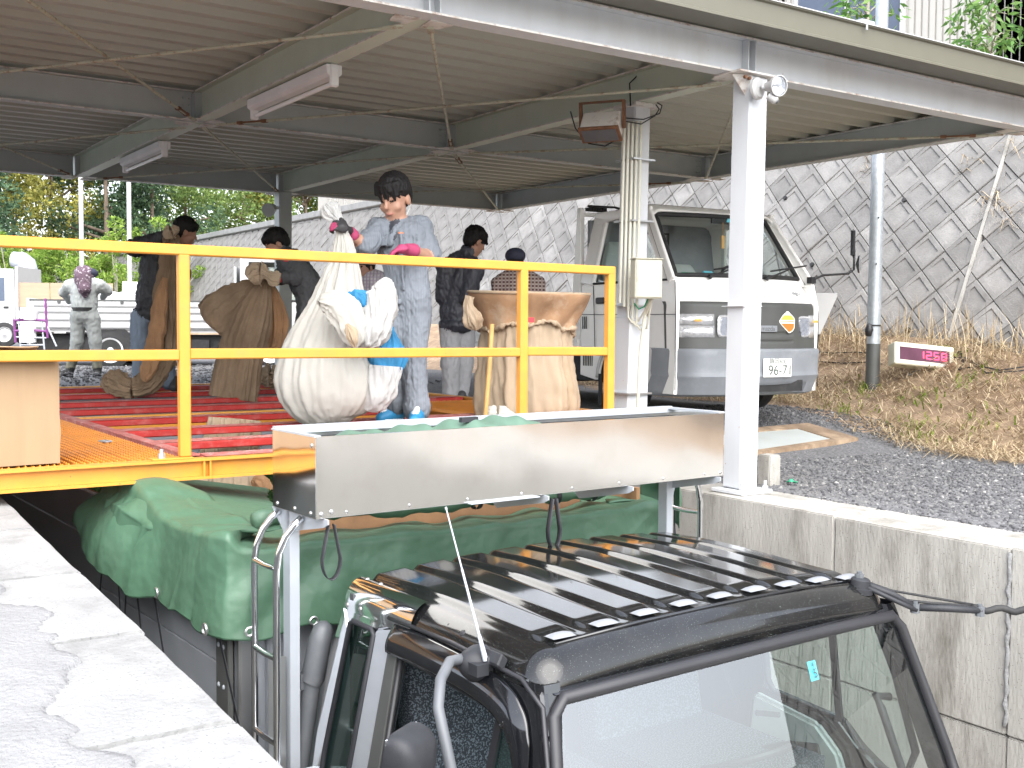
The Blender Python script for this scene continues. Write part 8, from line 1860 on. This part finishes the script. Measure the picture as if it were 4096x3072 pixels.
# ---- 6 man in black jacket and jeans with the long bag
T = 10.8; A = lambda u, v, d=0: at(u, v, T+d); root = at(330, 826, T)
m6 = thing('person', 'man in black jacket and faded jeans dragging a long brown bag', 'person', (root.x, root.y, DZ))
f6 = (RT*0.75+FW*0.6); f6.z = 0; f6.normalize(); Rb = axes(f6); J, TR = 'jacket', 'jeans'
pr = [ell(A(330, 640), (0.19, 0.15, 0.22), Rb, J, 0.07), ell(A(336, 580), (0.185, 0.145, 0.22), Rb, J, 0.07), ell(A(352, 535), (0.17, 0.13, 0.12), Rb, J, 0.05), ell(A(327, 676), (0.21, 0.16, 0.08), Rb, J, 0.04)]
pr += [cap(A(345, 520), A(300, 532, -.15), 0.075, 0.085, J, 0.05), cap(A(292, 535, -.15), A(352, 512, -.25), 0.085, 0.055, J, 0.02), cap(A(352, 512, -.25), A(370, 508, -.28), 0.035, 0.035, 'skin', 0.01), cap(A(370, 530), A(395, 590), 0.08, 0.07, J, 0.04), cap(A(395, 590), A(388, 650, -.1), 0.07, 0.055, J, 0.03)]
pr += [cap(A(308, 690, -.05), A(304, 760, -.05), 0.11, 0.09, TR, 0.05), cap(A(304, 760, -.05), A(305, 830, -.05), 0.09, 0.082, TR, 0.03), cap(A(345, 690, .1), A(352, 760, .12), 0.11, 0.09, TR, 0.05), cap(A(352, 760, .12), A(362, 822, .12), 0.088, 0.08, TR, 0.03), cap(A(370, 522), A(385, 510), 0.06, 0.057, 'skin', 0.02)]
hd = A(400, 500); Rh = axes(f6*0.9+RT*.3-UP*0.35); P = head(pr, hd, Rh, 1.12, 'skin')
body = softpart('body', pr, 0.012, {J: 'jacket_black', TR: 'jeans', 'skin': 'skin_dark'}, m6, {J: 0.013, TR: 0.010}, 10)
hairmesh('hair', P, Rh, 1.12, m6, 0.009, fringe=0.02, rough=0.005)
for x, dz in ((305, -.05), (375, .12)): shoe(None, A(x+22, 832, dz+.12), A(x-2, 832, dz-.06), DZ-0.02, 'shoe_dark', body, 1.05, False)
# ---- 7 worker with purple headscarf
T = 15.4; A = lambda u, v, d=0: at(u, v, T+d); root = at(183, 815, T)
m7 = thing('person', 'worker in pale shirt with a purple patterned headscarf reaching into the truck', 'person', (root.x, root.y, 0.43))
fb_ = V3((FW.x, FW.y, 0)).normalized(); Rb = axes(fb_); J, TR = 'shirt', 'tr'
pr = [ell(A(182, 650), (0.19, 0.15, 0.20), Rb, J, 0.07), ell(A(182, 625), (0.20, 0.14, 0.14), Rb, J, 0.06), cap(A(170, 610), A(150, 618), 0.08, 0.085, J, 0.05), cap(A(150, 618), A(137, 632, .1), 0.08, 0.065, J, 0.03), cap(A(137, 632, .1), A(150, 650, .3), 0.05, 0.045, J, 0.02), cap(A(195, 610), A(215, 618), 0.08, 0.085, J, 0.05), cap(A(215, 618), A(233, 628, .1), 0.08, 0.065, J, 0.03), cap(A(233, 628, .1), A(222, 642, .3), 0.05, 0.04, J, 0.02), ell(A(182, 680), (0.19, 0.15, 0.16), Rb, TR, 0.06)]
pr += [cap(A(170, 690), A(166, 738), 0.11, 0.085, TR, 0.04), cap(A(166, 738), A(160, 765), 0.085, 0.07, TR, 0.03), cap(A(200, 690), A(206, 738), 0.11, 0.085, TR, 0.04), cap(A(206, 738), A(208, 765), 0.085, 0.07, TR, 0.03), cap(A(160, 768), A(152, 792), 0.078, 0.065, 'camo', 0.02), cap(A(208, 768), A(210, 792), 0.078, 0.065, 'camo', 0.02), cap(A(152, 795), A(150, 808), 0.062, 0.05, 'boot', 0.02), cap(A(150, 808), A(138, 806, -.1), 0.05, 0.045, 'boot', 0.02), cap(A(210, 795), A(211, 808), 0.062, 0.05, 'boot', 0.02), cap(A(211, 808), A(207, 812, -.12), 0.05, 0.045, 'boot', 0.02), cap(A(182, 612), A(181, 595), 0.06, 0.06, 'skin', 0.02)]
hd = A(181, 592); Rh = axes(fb_); P = head(pr, hd, Rh, 1.0, 'skin')
body = softpart('body', pr, 0.014, {J: 'pale_work', TR: 'pale_trouser', 'camo': 'camo', 'boot': 'rubber', 'skin': 'skin'}, m7, {J: 0.010, TR: 0.008}, 10)
pr = [ell(A(181, 592), (0.135, 0.15, 0.125), Rb, 's', 0.03), cap(A(178, 600, -.1), A(183, 625, -.17), 0.11, 0.085, 's', 0.04), cap(A(183, 625, -.17), A(184, 640, -.17), 0.07, 0.03, 's', 0.03)]
softpart('headscarf', pr, 0.012, {'s': 'headscarf'}, m7, {'s': 0.008}, 12)
pr = [ell(A(192, 590, .06), (0.125, 0.15, 0.075), Rb, 's', 0.03)]; softpart('cap_brim', pr, 0.012, {'s': 'cap_navy'}, m7)
b = MB(); b.lathe(A(182, 668), (0, 0, 1), [(-.025, .165), (.025, .168)], 20); b.build('belt', 'rubber', body)
